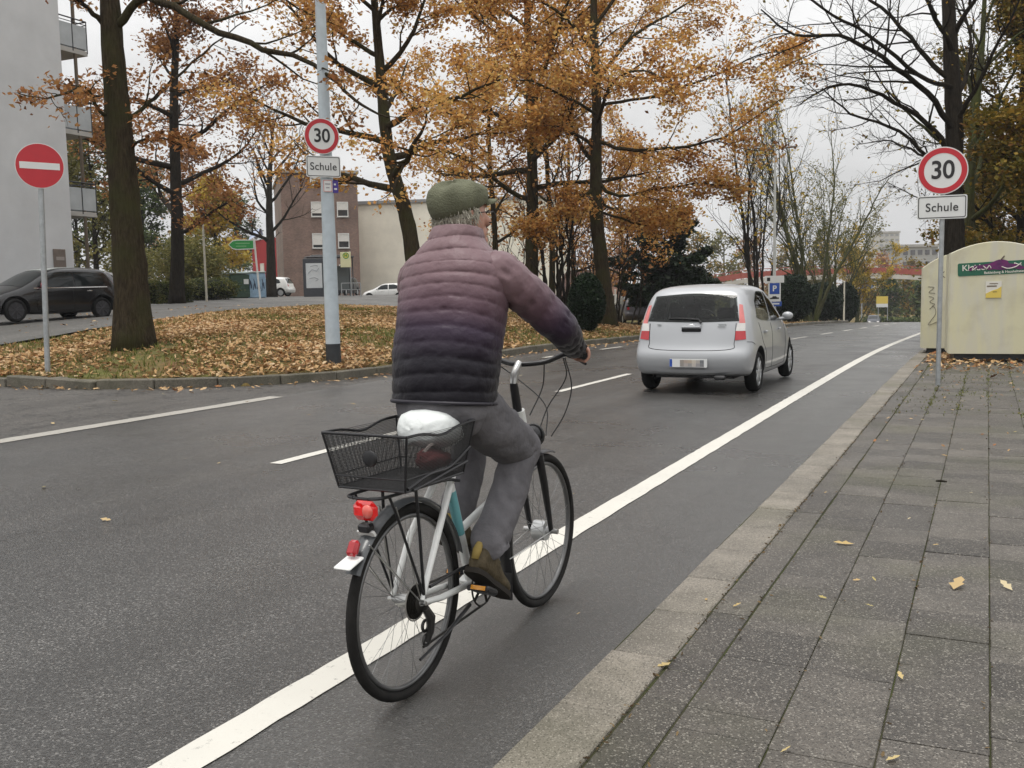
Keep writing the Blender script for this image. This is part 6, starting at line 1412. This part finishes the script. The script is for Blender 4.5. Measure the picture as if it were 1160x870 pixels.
p = onr(PI-.60); b = MB(); b.box((0, p[1]-.02, p[2]+.012), (.066, .085, .010), bev=.004, R=np.array(Matrix.Rotation(.25, 3, 'X'))); b.build('white_flap', BW, bike)
p = onr(PI-.68); b = MB(); b.box((0, p[1]-.012, p[2]+.03), (.042, .028, .055), bev=.010, R=np.array(Matrix.Rotation(-.5, 3, 'X'))); b.build('small_reflector', REDL, bike)
b = MB(); p = onr(PI-.92, .026); b.box(p, (.066, .02, .010), R=np.array(Matrix.Rotation(PI/2-.92+PI/2, 3, 'X'))); b.build('reflective_band', BW, bike)
for q_ in [([(s*.06, 0, RR), (s*.034, onr(PI-.80)[1], onr(PI-.80)[2])], .0028) for s in (-1, 1)]+[([(s*.06, 0, RR), (s*.034, onr(PI-1.3)[1], onr(PI-1.3)[2])], .0028) for s in (-1, 1)]+[([(s*.055, WB, RR), (s*.03, WB+(RR+.02)*math.cos(PI+.1), RR+(RR+.02)*math.sin(PI+.1))], .0028) for s in (-1, 1)]: tubes_('mudguard_stay', [q_], STEEL, k=6)
# rack, light
rk = []
for s in (-1, 1):
    rk += [(crom([(s*.06, .285, .74), (s*.07, .15, .765), (s*.07, -.20, .775), (s*.03, -.255, .775)], 6), .006), ([(s*.066, .01, RR+.02), (s*.075, -.02, .60), (s*.07, -.03, .77)], .006), ([(s*.066, .01, RR+.02), (s*.07, -.15, .70), (s*.07, -.19, .77)], .005)]
for y in (-.255, -.1, .05, .18): rk.append(([(-.07 if y > -.2 else -.03, y, .775), (.07 if y > -.2 else .03, y, .775)], .005))
tubes_('rack', rk, BK, k=8)
b = MB(); b.box((0, -.232, .730), (.098, .045, .066), bev=.020); tl_ = b.build('tail_light', mat('tail_bright', (.62, .012, .012), .12, var=.3, vscale=30, coat=1, emit=.25), bike)
b = MB(); b.ball((.024, -.254, .733), (.021, .011, .024), 16, 10); b.build('reflector_lens', mat('lens_pale', (.75, .13, .10), .1, coat=1), tl_)
b = MB(); b.box((0, -.232, .672), (.05, .04, .03), bev=.008); b.build('light_bracket', BK, tl_)
# wire basket: real wires
bx0, bx1, by0, by1, bz0, bz1 = -.13, .14, -.20, .18, .795, .985
tx0, tx1, ty0, ty1 = -.165, .175, -.235, .21
def bp(u, v, t, ): return np.array([(bx0+(bx1-bx0)*u)*(1-t)+(tx0+(tx1-tx0)*u)*t, (by0+(by1-by0)*v)*(1-t)+(ty0+(ty1-ty0)*v)*t, bz0+(bz1-bz0)*t])
wires = MB(); wr = .00088; nu, nv, nz_ = 54, 74, 36
dip = lambda v: 1-.12*math.exp(-((v-.5)/.2)**2)
for i in range(nu+1):
    for v in (0, 1): wires.tube([bp(i/nu, v, 0), bp(i/nu, v, 1)], wr, 3, cap=False)
    wires.tube([bp(i/nu, 0, 0), bp(i/nu, 1, 0)], wr, 3, cap=False)
for j in range(nv+1):
    for u in (0, 1): wires.tube([bp(u, j/nv, 0), bp(u, j/nv, dip(j/nv))], wr, 3, cap=False)
    wires.tube([bp(0, j/nv, 0), bp(1, j/nv, 0)], wr, 3, cap=False)
for k in range(nz_):
    t = k/nz_; c = [bp(0, 0, t), bp(1, 0, t), bp(1, 1, t), bp(0, 1, t)]
    for a in range(4): wires.tube([c[a], c[(a+1) % 4]], wr, 3, cap=False)
bk = wires.build('basket', mat('basket_wire', (.02, .02, .021), .5), bike, angle=180)
rim = [bp(u, 0, 1) for u in np.linspace(0, 1, 6)]+[bp(1, v, dip(v)) for v in np.linspace(0, 1, 14)]+[bp(u, 1, 1) for u in np.linspace(1, 0, 6)]+[bp(0, v, dip(v)) for v in np.linspace(1, 0, 14)]
b = MB(); b.tube(rim, .0048, 8)
for t, r in ((0, .0045), (.22, .003)):
    c = [bp(0, 0, t), bp(1, 0, t), bp(1, 1, t), bp(0, 1, t), bp(0, 0, t)]; b.tube(c, r, 6)
b.tube(crom([bp(1, .02, .05)+(.004, 0, 0), bp(1, .35, .20)+(.004, 0, 0), bp(1, .7, .22)+(.004, 0, 0), bp(1, 1, .5)+(.004, 0, 0)], 6), .006, 6)
b.tube(crom([bp(1, .1, .0)+(.006, 0, 0), bp(1, .4, .06)+(.006, 0, 0), bp(1, .75, .16)+(.006, 0, 0), bp(1, 1, .22)+(.006, 0, 0)], 6), .0055, 6)
for u, v in ((0, 0), (1, 0), (1, 1), (0, 1)): b.tube([bp(u, v, 0), bp(u, v, 1)], .0042, 6)
b.build('basket_rim', BK, bk)
b = MB(); pp = bp(.55, 0, .58)+(0, -.004, 0); b.ball(pp, (.03, .008, .028), 16, 10); b.build('basket_clip', BK, bk)
# saddle under a white plastic cover
b = MB(); th = np.arange(28)*2*PI/28; RG = []
rsd = np.random.RandomState(2)
for y, wd, zt, zb in [(.035, .03, .965, .915), (.05, .075, .995, .90), (.09, .115, 1.02, .885), (.17, .128, 1.028, .88), (.25, .118, 1.02, .885), (.33, .09, 1.005, .89), (.42, .06, .99, .905), (.48, .045, .978, .915), (.505, .02, .96, .93)]:
    c_ = (zt+zb)/2; hh = (zt-zb)/2
    y += .05; wd *= .98; zt -= .006; RG.append([(wd*np.sign(math.cos(a))*abs(math.cos(a))**.75+rsd.normal(0, .0015), y+rsd.normal(0, .0015), c_+hh*np.sign(math.sin(a))*abs(math.sin(a))**.8+rsd.normal(0, .002)) for a in th])
RG = [r for r in np.array(crom(np.array(RG).reshape(len(RG), -1), 3)).reshape(-1, 28, 3)]
b.rings(RG); b.build('saddle', mat('white_plastic', (.72, .75, .74), .62, var=.08, vscale=12, bump=.35, bscale=22), bike, angle=180, recalc=True)
# cranks and pedals: right one back, left one forward
ca = math.radians(168); CR = .165; pr = BB+np.array([.105, CR*math.cos(ca)*1.0, CR*math.sin(ca)*.9-.0]); pl2 = BB-np.array([.105, CR*math.cos(ca), CR*math.sin(ca)*.9])
b = MB(); b.ring((.058, BB[1], BB[2]), .088, .004, 'x', 48, 5); 
for i in range(5): a = 2*PI*i/5; b.tube([(.058, BB[1], BB[2]), (.058, BB[1]+.088*math.cos(a), BB[2]+.088*math.sin(a))], .006, 6)
b.build('chainring', mat('sprocket'), bike)
b = MB()
for z0, z1 in ((RR+.055, BB[2]+.088), (RR-.17, BB[2]-.088)): b.tube([(.05, .02, z0), (.056, BB[1], z1)], .005, 6)
b.build('chain', mat('sprocket'), bike)
for q, s in ((pr, 1), (pl2, -1)):
    tubes_('crank', [([BB+np.array([s*.075, 0, 0]), q-np.array([s*.018, 0, 0])], [.014, .011])], mat('crank_dark', (.05, .05, .05), .35, metal=.6))
    Rp = np.array(Matrix.Rotation(-.45, 3, 'X'))
    b = MB(); b.box(q+np.array([s*.045, 0, 0]), (.085, .09, .026), bev=.008, R=Rp); pd = b.build('pedal', BK, bike)
    b = MB()
    for e in (-1, 1): b.box(q+np.array([s*.045, 0, 0])+Rp@np.array([0, e*.046, 0]), (.06, .006, .016), R=Rp)
    b.build('pedal_reflector', mat('amber', (.60, .25, .02), .2, coat=.8), pd)
b = MB(); b.box((.0, BB[1], BB[2]), (.10, .05, .05), bev=.02); b.build('bottom_bracket', BW, bike)
tubes_('kickstand', [([(.05, .36, .235), (.085, .12, .20), (.10, -.08, .178)], [.008, .006, .005])], BK, k=8)

bag = thing('bag', 'folded dark red cloth bag lying in the bicycle basket near the saddle', 'bag', (BX, BY, 0), -.02)
b = MB(); rq = np.random.RandomState(5); RG = []
for y, k_ in ((.045, .3), (.055, .8), (.09, 1), (.13, .95), (.165, .75), (.175, .3)):
    RG.append([(.06+.055*k_*math.cos(a)+rq.normal(0, .004), y, .850+.038*k_*math.sin(a)*(1+.2*math.cos(3*a))+rq.normal(0, .004)) for a in np.arange(20)*2*PI/20])
b.rings(RG); b.build('cloth', mat('bag_red', (.12, .028, .03), .8, var=.4, vscale=30, bump=.4), bag, angle=180, recalc=True)
b = MB(); b.tube(crom([(.05, .06, .882), (.06, .10, .905), (.055, .15, .882)], 6), .007, 6); b.build('handle', mat('bag_grey', (.30, .26, .24), .8), bag)

# ------------------------------------------------------------------ cyclist
man = thing('person', 'cyclist seen from behind in mauve to navy quilted jacket, green flat cap and grey trousers', 'person', (BX, BY, 0), -.02)
SKIN = mat('skin', (.50, .27, .20), .5, var=.15, vscale=25); 
Rsh, Rel, Rwr = np.array([.205, .43, 1.52]), np.array([.325, .65, 1.30]), np.array([.287, .895, 1.196])
Rhip, Rkn, Ran = np.array([.095, .32, 1.01]), np.array([.130, .665, .80]), np.array([.118, .415, .435])
Lkn, Lan = np.array([-.135, .76, .92]), np.array([-.118, .58, .50])
mir = np.array([-1, 1, 1])
b = MB()
def limb(pts, rad, k=16):
    P = crom(pts, 5); r = np.interp(np.linspace(0, 1, len(P)), np.linspace(0, 1, len(rad)), rad); b.tube(P, r, k); b.ball(P[0], r[0], 14, 10); b.ball(P[-1], r[-1], 14, 10)
limb([(0, .30, 1.02), (0, .33, 1.2), (0, .39, 1.40), (0, .435, 1.52)], [.10, .115, .125, .09])
limb([(-.16, .42, 1.50), (0, .42, 1.51), (.16, .42, 1.50)], [.065, .08, .065])
limb([(-.08, .31, 1.02), (.08, .31, 1.02)], [.085, .085])
limb([(0, .43, 1.54), (0, .445, 1.63), (0, .46, 1.69)], [.062, .056, .058])
HC = np.array([-.005, .475, 1.738]); HR = Matrix.Rotation(-.40, 3, 'Z')@Matrix.Rotation(.10, 3, 'X'); hR = np.array(HR)
hp = lambda x, y, z: HC+hR@np.array([x, y, z])
b.ball(HC, (.078, .098, .115), 28, 20, hR); b.ball(hp(0, .035, -.062), (.058, .062, .060), 20, 14, hR); b.ball(hp(0, .085, -.098), (.028, .02, .02), 14, 10, hR)
b.tube([hp(0, .093, .015), hp(0, .115, -.012), hp(0, .122, -.03)], [.008, .012, .016], 12); b.ball(hp(0, .112, -.034), (.017, .014, .012), 12, 8, hR)
b.ball(hp(0, .088, .035), (.05, .016, .012), 16, 8, hR)
for s in (-1, 1):
    b.ball(hp(s*.045, .07, -.02), (.022, .02, .022), 12, 8, hR); b.ball(hp(s*.080, -.012, -.008), (.010, .020, .034), 14, 10, hR@np.array(Matrix.Rotation(s*.35, 3, 'Z'))); b.ball(hp(s*.088, -.022, .008), (.008, .010, .018), 12, 8, hR)
b.tube([hp(-.022, .098, -.062), hp(0, .104, -.060), hp(.022, .098, -.062)], [.004, .008, .004], 8)
b.tube([hp(-.018, .096, -.072), hp(0, .102, -.073), hp(.018, .096, -.072)], [.004, .008, .004], 8)
for s in (-1, 1):
    sm = np.array([s, 1, 1]); limb([Rsh*sm, Rel*sm, Rwr*sm], [.052, .045, .043, .036, .027])
    kn, an = (Rkn, Ran) if s > 0 else (Lkn, Lan)
    limb([Rhip*sm, kn], [.070, .065, .048]); limb([kn, kn+(an-kn)*.35+np.array([0, -.02, 0]), an], [.048, .050, .030])
    Rf = np.array(Matrix.Rotation(-.62 if s > 0 else -.45, 3, 'X')); limb([an, an+Rf@np.array([0, .03, -.045]), an+Rf@np.array([0, .11, -.068])], [.030, .030, .018])
    # hand closed round the grip: palm over it from above and behind, four fingers over the front, thumb under
    ga, gb = GA*sm, GB_*sm; ax = (ga-gb)/np.linalg.norm(ga-gb); wr_ = Rwr*sm; mid = gb+(ga-gb)*.5
    up_ = np.array([0, 0, 1.]); fw = np.cross(up_, ax); fw = fw*np.sign(fw[1])
    kc = mid+up_*.032+fw*.012
    b.tube([wr_, wr_+(kc-wr_)*.45+up_*.008, kc-fw*.008], [.026, .032, .030], 14, ry=[.020, .022, .018])
    for i in range(4):
        o = ax*(.030-.020*i); ln_ = (.95, 1.06, 1.0, .82)[i]
        f = [mid+o-fw*.018+up_*.027, mid+o+fw*.010*ln_+up_*.034, mid+o+fw*.031*ln_+up_*.017, mid+o+fw*.031*ln_-up_*.010, mid+o+fw*.010-up_*.027]
        P = crom(f, 4); r = np.interp(np.linspace(0, 1, len(P)), [0, .3, .6, 1], [.0098, .0102, .0092, .0074]); b.tube(P, r, 10); b.ball(P[-1], .0074, 10, 6)
    f = [mid+ax*.028-fw*.030+up_*.018, mid+ax*.046-fw*.022-up_*.004, mid+ax*.050+fw*.002-up_*.024, mid+ax*.040+fw*.022-up_*.028]
    P = crom(f, 4); b.tube(P, np.linspace(.013, .0085, len(P)), 10); b.ball(P[-1], .0085, 10, 6)
tmp = b.build('tmp', None, None, recalc=True); md = tmp.modifiers.new('r', 'REMESH'); md.mode = 'VOXEL'; md.voxel_size = .0042; md2 = tmp.modifiers.new('s', 'SMOOTH'); md2.iterations = 3; md2.factor = .5
bodym = evaluated(tmp); drop(tmp); bodym.materials.clear(); body = link(bodym, 'body', SKIN, man, True, 180)

def vcolmat(name, ramp, rough, bump, bscale, sheen=.2):
    m = bpy.data.materials.new(name); m.use_nodes = True; nt = m.node_tree; p = nt.nodes['Principled BSDF']; L = nt.links.new
    a = N(nt, 'ShaderNodeAttribute', attribute_name='dye'); cr = N(nt, 'ShaderNodeValToRGB'); e = cr.color_ramp.elements
    while len(e) < len(ramp): e.new(.5)
    for i, (t, c) in enumerate(ramp): e[i].position = t; e[i].color = tuple(c)+(1,)
    L(a.outputs['Fac'], cr.inputs[0]); L(cr.outputs[0], p.inputs['Base Color']); p.inputs['Roughness'].default_value = rough; p.inputs['Sheen Weight'].default_value = sheen; p.inputs['Specular IOR Level'].default_value = .25
    tc = N(nt, 'ShaderNodeTexCoord'); n = N(nt, 'ShaderNodeTexNoise'); n.inputs['Scale'].default_value = bscale; n.inputs['Detail'].default_value = 5; L(tc.outputs['Object'], n.inputs['Vector'])
    bp_ = N(nt, 'ShaderNodeBump'); bp_.inputs['Strength'].default_value = bump; bp_.inputs['Distance'].default_value = .02; L(n.outputs[0], bp_.inputs['Height']); L(bp_.outputs[0], p.inputs['Normal']); return m
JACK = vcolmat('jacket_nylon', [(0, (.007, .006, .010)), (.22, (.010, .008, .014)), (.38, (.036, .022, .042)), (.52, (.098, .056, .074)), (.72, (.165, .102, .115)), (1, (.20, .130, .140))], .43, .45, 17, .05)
TROU = mat('trousers_grey', (.150, .145, .155), .85, var=.28, vscale=7, bump=1.0, bscale=11)
from mathutils import noise as _ns
def nz3(p, sc, seed=0): return _ns.noise(Vector((p[0]*sc+seed, p[1]*sc, p[2]*sc)))
def garment(pts, rx, ry, baf, k=64, steps=14, puff=.012, pucker=.005, ex=2.3, lat=(1, 0, 0), back=None, dye=(0, 1), wr=.004, dyef=None, openend=True, seam0=0., skew=0.):
    """quilted or wrinkled sleeve of cloth over a row of ring centres; returns rings and a dye value per ring"""
    n = len(pts); P = crom(np.array(pts, float), steps); m = len(P)
    A = np.interp(np.linspace(0, n-1, m), range(n), rx); B = np.interp(np.linspace(0, n-1, m), range(n), ry)
    sm = lambda q: np.convolve(np.pad(q, 5, 'edge'), np.ones(11)/11, 'valid')
    A, B = sm(A), sm(B)
    T = np.gradient(P, axis=0); T /= np.linalg.norm(T, axis=1)[:, None]; dist = np.concatenate([[0], np.cumsum(np.linalg.norm(np.diff(P, axis=0), axis=1))]); Ltot = dist[-1]
    lat = np.array(lat, float); R = []; D = []
    for i in range(m):
        u = lat-T[i]*(lat@T[i]); u /= np.linalg.norm(u); v = np.cross(T[i], u); ring = []
        for j in range(k):
            a = 2*PI*j/k; c, s_ = math.cos(a), math.sin(a)
            x = np.sign(c)*abs(c)**(2/ex); y = np.sign(s_)*abs(s_)**(2/ex)
            q = P[i]+u*A[i]*x+v*B[i]*y
            if baf:
                ph = (dist[i]/Ltot)*baf+seam0+skew*s_+.13*math.sin(2*a+1)+.22*nz3(q, 5)
                f = abs(math.sin(PI*ph)); pf = puff*(f**.38)-puff*.6; 
                pf += pucker*(1-f)*nz3((a*4, dist[i]*6, 0), 4, 7)*1.6+.006*nz3(q, 9, 3)
            else: pf = wr*nz3(q*np.array([1, 1, 1.8]), 13)*2+wr*2.2*math.sin(dist[i]*60+5*nz3(q, 7)+2.2*a)*max(0, nz3(q, 5.5, 2)-.02)*2
            rad = u*x*A[i]+v*y*B[i]; rad /= np.linalg.norm(rad)+1e-9
            ring.append(q+rad*pf)
        R.append(ring); D.append(dist[i]/Ltot)
    return R, np.array(D), k
def garment_build(name, parts, m, parent, dyes=None):
    b = MB(); col = []
    for (R, D, k), dv in parts:
        b.rings(R); col += np.repeat(dv(D), k).tolist()
    o = b.build(name, m, parent, True, 180, recalc=True)
    if dyes:
        a = o.data.attributes.new('dye', 'FLOAT', 'POINT'); a.data.foreach_set('value', np.array(col, np.float32))
    return o
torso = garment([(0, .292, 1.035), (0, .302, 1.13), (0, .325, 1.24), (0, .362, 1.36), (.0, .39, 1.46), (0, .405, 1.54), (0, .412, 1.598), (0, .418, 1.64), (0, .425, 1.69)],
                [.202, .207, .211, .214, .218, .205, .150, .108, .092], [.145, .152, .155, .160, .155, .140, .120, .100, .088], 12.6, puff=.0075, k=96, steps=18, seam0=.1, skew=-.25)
def sleeve(s):
    sm = np.array([s, 1, 1]); pts = [np.array([.130, .41, 1.535])*sm, np.array([.193, .432, 1.505])*sm, np.array([.262, .54, 1.405])*sm, Rel*sm+np.array([0, 0, .0]), (Rel*.55+Rwr*.45)*sm, Rwr*sm-(Rwr-Rel)*sm*.06]
    return garment(pts, [.066, .076, .072, .066, .056, .043], [.070, .086, .080, .068, .056, .041], 9.0, k=48, steps=14, puff=.007, pucker=.009, lat=(s*.8, -.5, .3), ex=2.0)
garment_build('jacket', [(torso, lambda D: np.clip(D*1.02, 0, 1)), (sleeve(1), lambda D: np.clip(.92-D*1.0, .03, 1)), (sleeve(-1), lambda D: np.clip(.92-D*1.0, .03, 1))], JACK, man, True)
hemr, _, kk_ = torso
b = MB(); b.tube([hemr[0][j] for j in range(kk_)]+[hemr[0][0]], .0075, 8); o = b.build('jacket_hem', mat('hem_navy', (.016, .014, .022), .5), man, angle=180)
# trousers
pel = garment([(0, .300, 1.045), (0, .29, 1.04), (0, .31, .985), (0, .34, .95)], [.176, .194, .19, .12], [.112, .138, .142, .10], 0, k=48, steps=10, wr=.004)
def leg(s):
    sm = np.array([s, 1, 1]); kn, an = (Rkn, Ran) if s > 0 else (Lkn, Lan); hp_ = Rhip*sm
    return garment([hp_+np.array([0, -.03, .05]), hp_+(kn-hp_)*.3, hp_+(kn-hp_)*.7, kn+np.array([0, .005, .01]), kn+(an-kn)*.18, kn+(an-kn)*.55, an+np.array([0, -.005, .055]), an+np.array([0, -.004, .02])],
                   [.106, .105, .094, .078, .072, .071, .072, .072], [.114, .110, .099, .081, .075, .076, .077, .077], 0, k=48, steps=12, wr=.0028, lat=(1, 0, 0), ex=2.1)
garment_build('trousers', [(pel, lambda D: D), (leg(1), lambda D: D), (leg(-1), lambda D: D)], TROU, man)
# shoes
SHOE = mat('shoe_brown', (.095, .075, .045), .7, var=.45, vscale=30, bump=.3); SOLE = mat('shoe_sole', (.03, .026, .022), .8); OCHRE = mat('shoe_ochre', (.34, .25, .08), .7, var=.3)
def shoe(an, pit, s):
    Rm = np.array(Matrix.Rotation(pit, 3, 'X')); o = an
    L_ = lambda x, y, z: o+Rm@np.array([x, y, z])
    b = MB(); RG = []
    for y, wd, zt, zb in [(-.088, .012, -.04, -.075), (-.080, .030, .0, -.088), (-.05, .040, .028, -.092), (.0, .042, .030, -.092), (.045, .042, .0, -.092), (.09, .046, -.03, -.092), (.14, .048, -.045, -.092), (.178, .040, -.055, -.09), (.20, .02, -.066, -.086)]:
        RG.append([L_(wd*np.sign(math.cos(a))*abs(math.cos(a))**.7, y, (zt+zb)/2+(zt-zb)/2*np.sign(math.sin(a))*abs(math.sin(a))**.75) for a in np.arange(24)*2*PI/24])
    RG = np.array(crom(np.array(RG).reshape(len(RG), -1), 4)).reshape(-1, 24, 3); b.rings(list(RG)); sh = b.build('shoe', SHOE, man, True, 180, recalc=True)
    b = MB(); RG = []
    for y, wd in [(-.094, .014), (-.085, .034), (-.04, .044), (.03, .043), (.09, .050), (.15, .052), (.19, .042), (.212, .018)]: RG.append([L_(wd*x, y, z) for x, z in ((-1, -.088), (1, -.088), (1.03, -.108), (-1.03, -.108))])
    RG = np.array(crom(np.array(RG).reshape(len(RG), -1), 4)).reshape(-1, 4, 3); b.rings(list(RG)); b.build('sole', SOLE, sh, True, 50, recalc=True)
    b = MB(); b.tube([L_(-.035*s*0, -.085, .01), L_(.0, -.092, -.02), L_(0, -.09, -.055)], [.014, .018, .014], 10)
    for i in range(3): b.tube([L_(-.03, .03+i*.022, .005-i*.016), L_(0, .034+i*.022, .018-i*.018), L_(.03, .03+i*.022, .005-i*.016)], .004, 6)
    b.ring(L_(0, -.012, .03), .040, .011, 'z', 24, 8); b.build('shoe_trim', OCHRE, sh, angle=180)
    b = MB(); b.tube([L_(0, -.012, .02), L_(0, -.015, .09)], .040, 18); b.build('sock', BK, sh)
shoe(Ran+np.array([0, -.02, -.0]), -.62, 1); shoe(Lan+np.array([0, -.005, 0]), -.45, -1)
# hair, cap
HAIR = mat('grey_hair', (.52, .49, .41), .7, var=.35, vscale=45, bump=.9, bscale=85)
b = MB(); RG = []
for z, kx_, ky_, yo in [(-.085, .62, .35, -.062), (-.06, .86, .62, -.040), (-.03, 1.05, .80, -.028), (.0, 1.14, .92, -.02), (.03, 1.17, 1.0, -.012), (.06, 1.12, 1.02, -.005), (.09, .85, .8, 0)]:
    ring = []
    for j in range(40):
        a = 2*PI*j/40; x, y = math.cos(a)*.080*kx_, math.sin(a)*.098*ky_+yo
        if y > .02 and z < .05: x *= 1; y = min(y, .028)
        q = hp(x, y, z); f = 1+.12*nz3(q, 40)+.10*nz3(q, 18, 5); ring.append(hp(x*f, y*f, z+.004*nz3(q, 60)))
    RG.append(ring)
RG = np.array(crom(np.array(RG).reshape(len(RG), -1), 5)).reshape(-1, 40, 3)
b.rings(list(RG)); hair = b.build('hair', HAIR, man, True, 180, recalc=True)
rq = np.random.RandomState(9); b = MB()
for i in range(420):
    a = rq.uniform(PI*.93, 2*PI+.25); z = rq.uniform(-.08, .05); k_ = np.interp(z, [-.085, -.06, -.03, .0, .03, .06], [.62, .86, 1.05, 1.14, 1.17, 1.12]); ky = np.interp(z, [-.085, -.06, -.03, 0, .03, .06], [.35, .62, .80, .92, 1, 1.02]); yo = np.interp(z, [-.085, -.03, .03, .06], [-.062, -.028, -.012, -.005])
    x, y = math.cos(a)*.080*k_, math.sin(a)*.098*ky+yo; p0 = np.array([x, y, z]); o_ = np.array([x, y+.02, 0]); o_ /= np.linalg.norm(o_)+1e-9
    q1 = p0+o_*.006+np.array([rq.normal(0, .006), 0, -.012]); q2 = p0+o_*(.010+.010*rq.rand())+np.array([rq.normal(0, .008), 0, -.026-.012*rq.rand()])
    b.tube([hp(*p0), hp(*q1), hp(*q2)], [.0024, .002, .0006], 4, cap=False)
b.build('hair_strands', HAIR, hair, angle=180)
CAPM = mat('cap_green', (.150, .155, .105), .9, var=.25, vscale=14, bump=.5, bscale=160)
b = MB(); RG = []
Rc = hR@np.array(Matrix.Rotation(.24, 3, 'X')); cc_ = hp(0, -.010, .026)
for z, ax_, ay_, yo in [(-.004, .090, .110, .0), (.0, .096, .117, .0), (.016, .105, .126, .0), (.038, .108, .130, .003), (.062, .103, .125, .006), (.082, .087, .108, .008), (.094, .060, .078, .008), (.100, .030, .040, .008), (.101, .004, .004, .008)]:
    z *= 1.08; RG.append([cc_+Rc@np.array([ax_*math.cos(a), ay_*math.sin(a)+yo, z+.10*math.sin(a)*0+.022*(-math.sin(a))*(z/.09)*(ay_/.125)+(.006*math.sin(3*a+1)+.004*math.sin(7*a))*(z/.09)]) for a in np.arange(56)*2*PI/56])
RG = np.array(crom(np.array(RG).reshape(len(RG), -1), 5)).reshape(-1, 56, 3)
for i in range(len(RG)):
    for j in range(56): q = RG[i][j]; RG[i][j] = q+(q-cc_)*(.035*nz3(q, 13)+.012*nz3(q*np.array([1, 1, 2]), 34, 2))*min(1, i/12)
b.rings(list(RG)); cap = b.build('flat_cap', CAPM, man, True, 180, recalc=True)
b = MB(); RG = []
for a in np.linspace(.25*PI, .75*PI, 16): RG.append([cc_+Rc@np.array(((.090+r)*math.cos(a)*1.05, (.108+r)*math.sin(a), z)) for r, z in ((0, .012), (.055*math.sin((a-.25*PI)*2)**.5+.004, -.006), (.055*math.sin((a-.25*PI)*2)**.5+.004, -.012), (0, .004))])
b.rings(RG); b.build('peak', CAPM, cap, True, 50, recalc=True)
b = MB(); b.tube([hp(-.083, -.01, .008), hp(-.08, .06, .010), hp(-.066, .098, .008), hp(0, .112, .008), hp(.066, .098, .008), hp(.08, .06, .010), hp(.083, -.01, .008)], .0022, 6)
for s in (-1, 1): b.ring(hp(s*.034, .108, -.008), .024, .0022, 'y', 24, 5)
b.build('glasses', BK, man, angle=180)

# ------------------------------------------------------------------ loose leaves and twigs
rl = np.random.RandomState(12)
LEAFY = leafmat('loose_leaves', [(.40, .33, .12), (.55, .45, .22), (.46, .30, .12), (.60, .52, .34)], .6, .15)
def single(px, py, sz, lab, grp):
    d = ray(px, py); t = -CZ/d[2]; p = np.array([0, 0, CZ])+d*t
    on = p[0] > -1.32
    V, k = leaf_polys(np.zeros((1, 3)), rl, sz, .8); V[:, 2] -= V[:, 2].min()
    o = fastmesh('fallen_leaf', V, k, LEAFY, None, rl.uniform(0, 1, 1)); o.location = (p[0], p[1], float(ZR(p[1]))+(.016 if on else .008)); tag(o, lab, 'leaf', grp)
for px, py, sz in [(1008, 547, .07), (955, 618, .13), (985, 690, .08), (970, 660, .07), (1085, 667, .14), (1140, 668, .16), (932, 680, .08), (1090, 510, .09), (1070, 517, .07), (1045, 450, .08), (1110, 440, .07), (1090, 455, .09), (1030, 590, .05), (990, 660, .05), (1020, 770, .09), (890, 855, .06), (1005, 500, .05), (1140, 520, .05), (1100, 560, .05), (935, 560, .05),
                   (1012, 864, .08), (1060, 620, .05), (800, 682, .07), (835, 690, .05), (752, 757, .08), (1075, 480, .06), (1120, 470, .06), (1150, 490, .06), (1045, 476, .05)]:
    single(px, py, sz*.62, 'dry pale leaf lying on the grey pavement slabs', 'single leaves on the pavement')
for px, py, sz in [(120, 590, .12), (248, 525, .10), (325, 527, .08), (210, 520, .07), (50, 553, .10), (650, 560, .06), (655, 697, .05), (130, 455, .16), (185, 447, .13), (90, 462, .14), (350, 470, .10), (230, 480, .10), (400, 458, .10), (280, 455, .12), (60, 480, .12), (590, 425, .09), (620, 420, .1), (540, 400, .1)]:
    single(px, py, sz*.62, 'dry pale leaf lying on the wet dark asphalt', 'single leaves on the road')
d = ray(1066, 549); p = np.array([0, 0, CZ])+d*(-CZ/d[2]); b = MB(); b.tube([(-.035, 0, .008), (0, .004, .010), (.038, .0, .008)], [.006, .0085, .006], 8); o = b.build('twig', BARKD); o.location = (p[0], p[1], .016); tag(o, 'short dark twig stub lying on the pavement slabs', 'twig')

# ------------------------------------------------------------------ damp autumn air over the whole place
hz = bpy.data.materials.new('haze'); hz.use_nodes = True; nt = hz.node_tree; nt.nodes.clear()
v = N(nt, 'ShaderNodeVolumePrincipled'); v.inputs['Color'].default_value = (.93, .95, 1, 1); v.inputs['Density'].default_value = .00042; v.inputs['Anisotropy'].default_value = .0
o = N(nt, 'ShaderNodeOutputMaterial'); nt.links.new(v.outputs[0], o.inputs['Volume'])
b = MB(); b.box((0, 600, 25), (2000, 1500, 80)); ho = b.build('haze', hz, None, False); ho['kind'] = 'stuff'
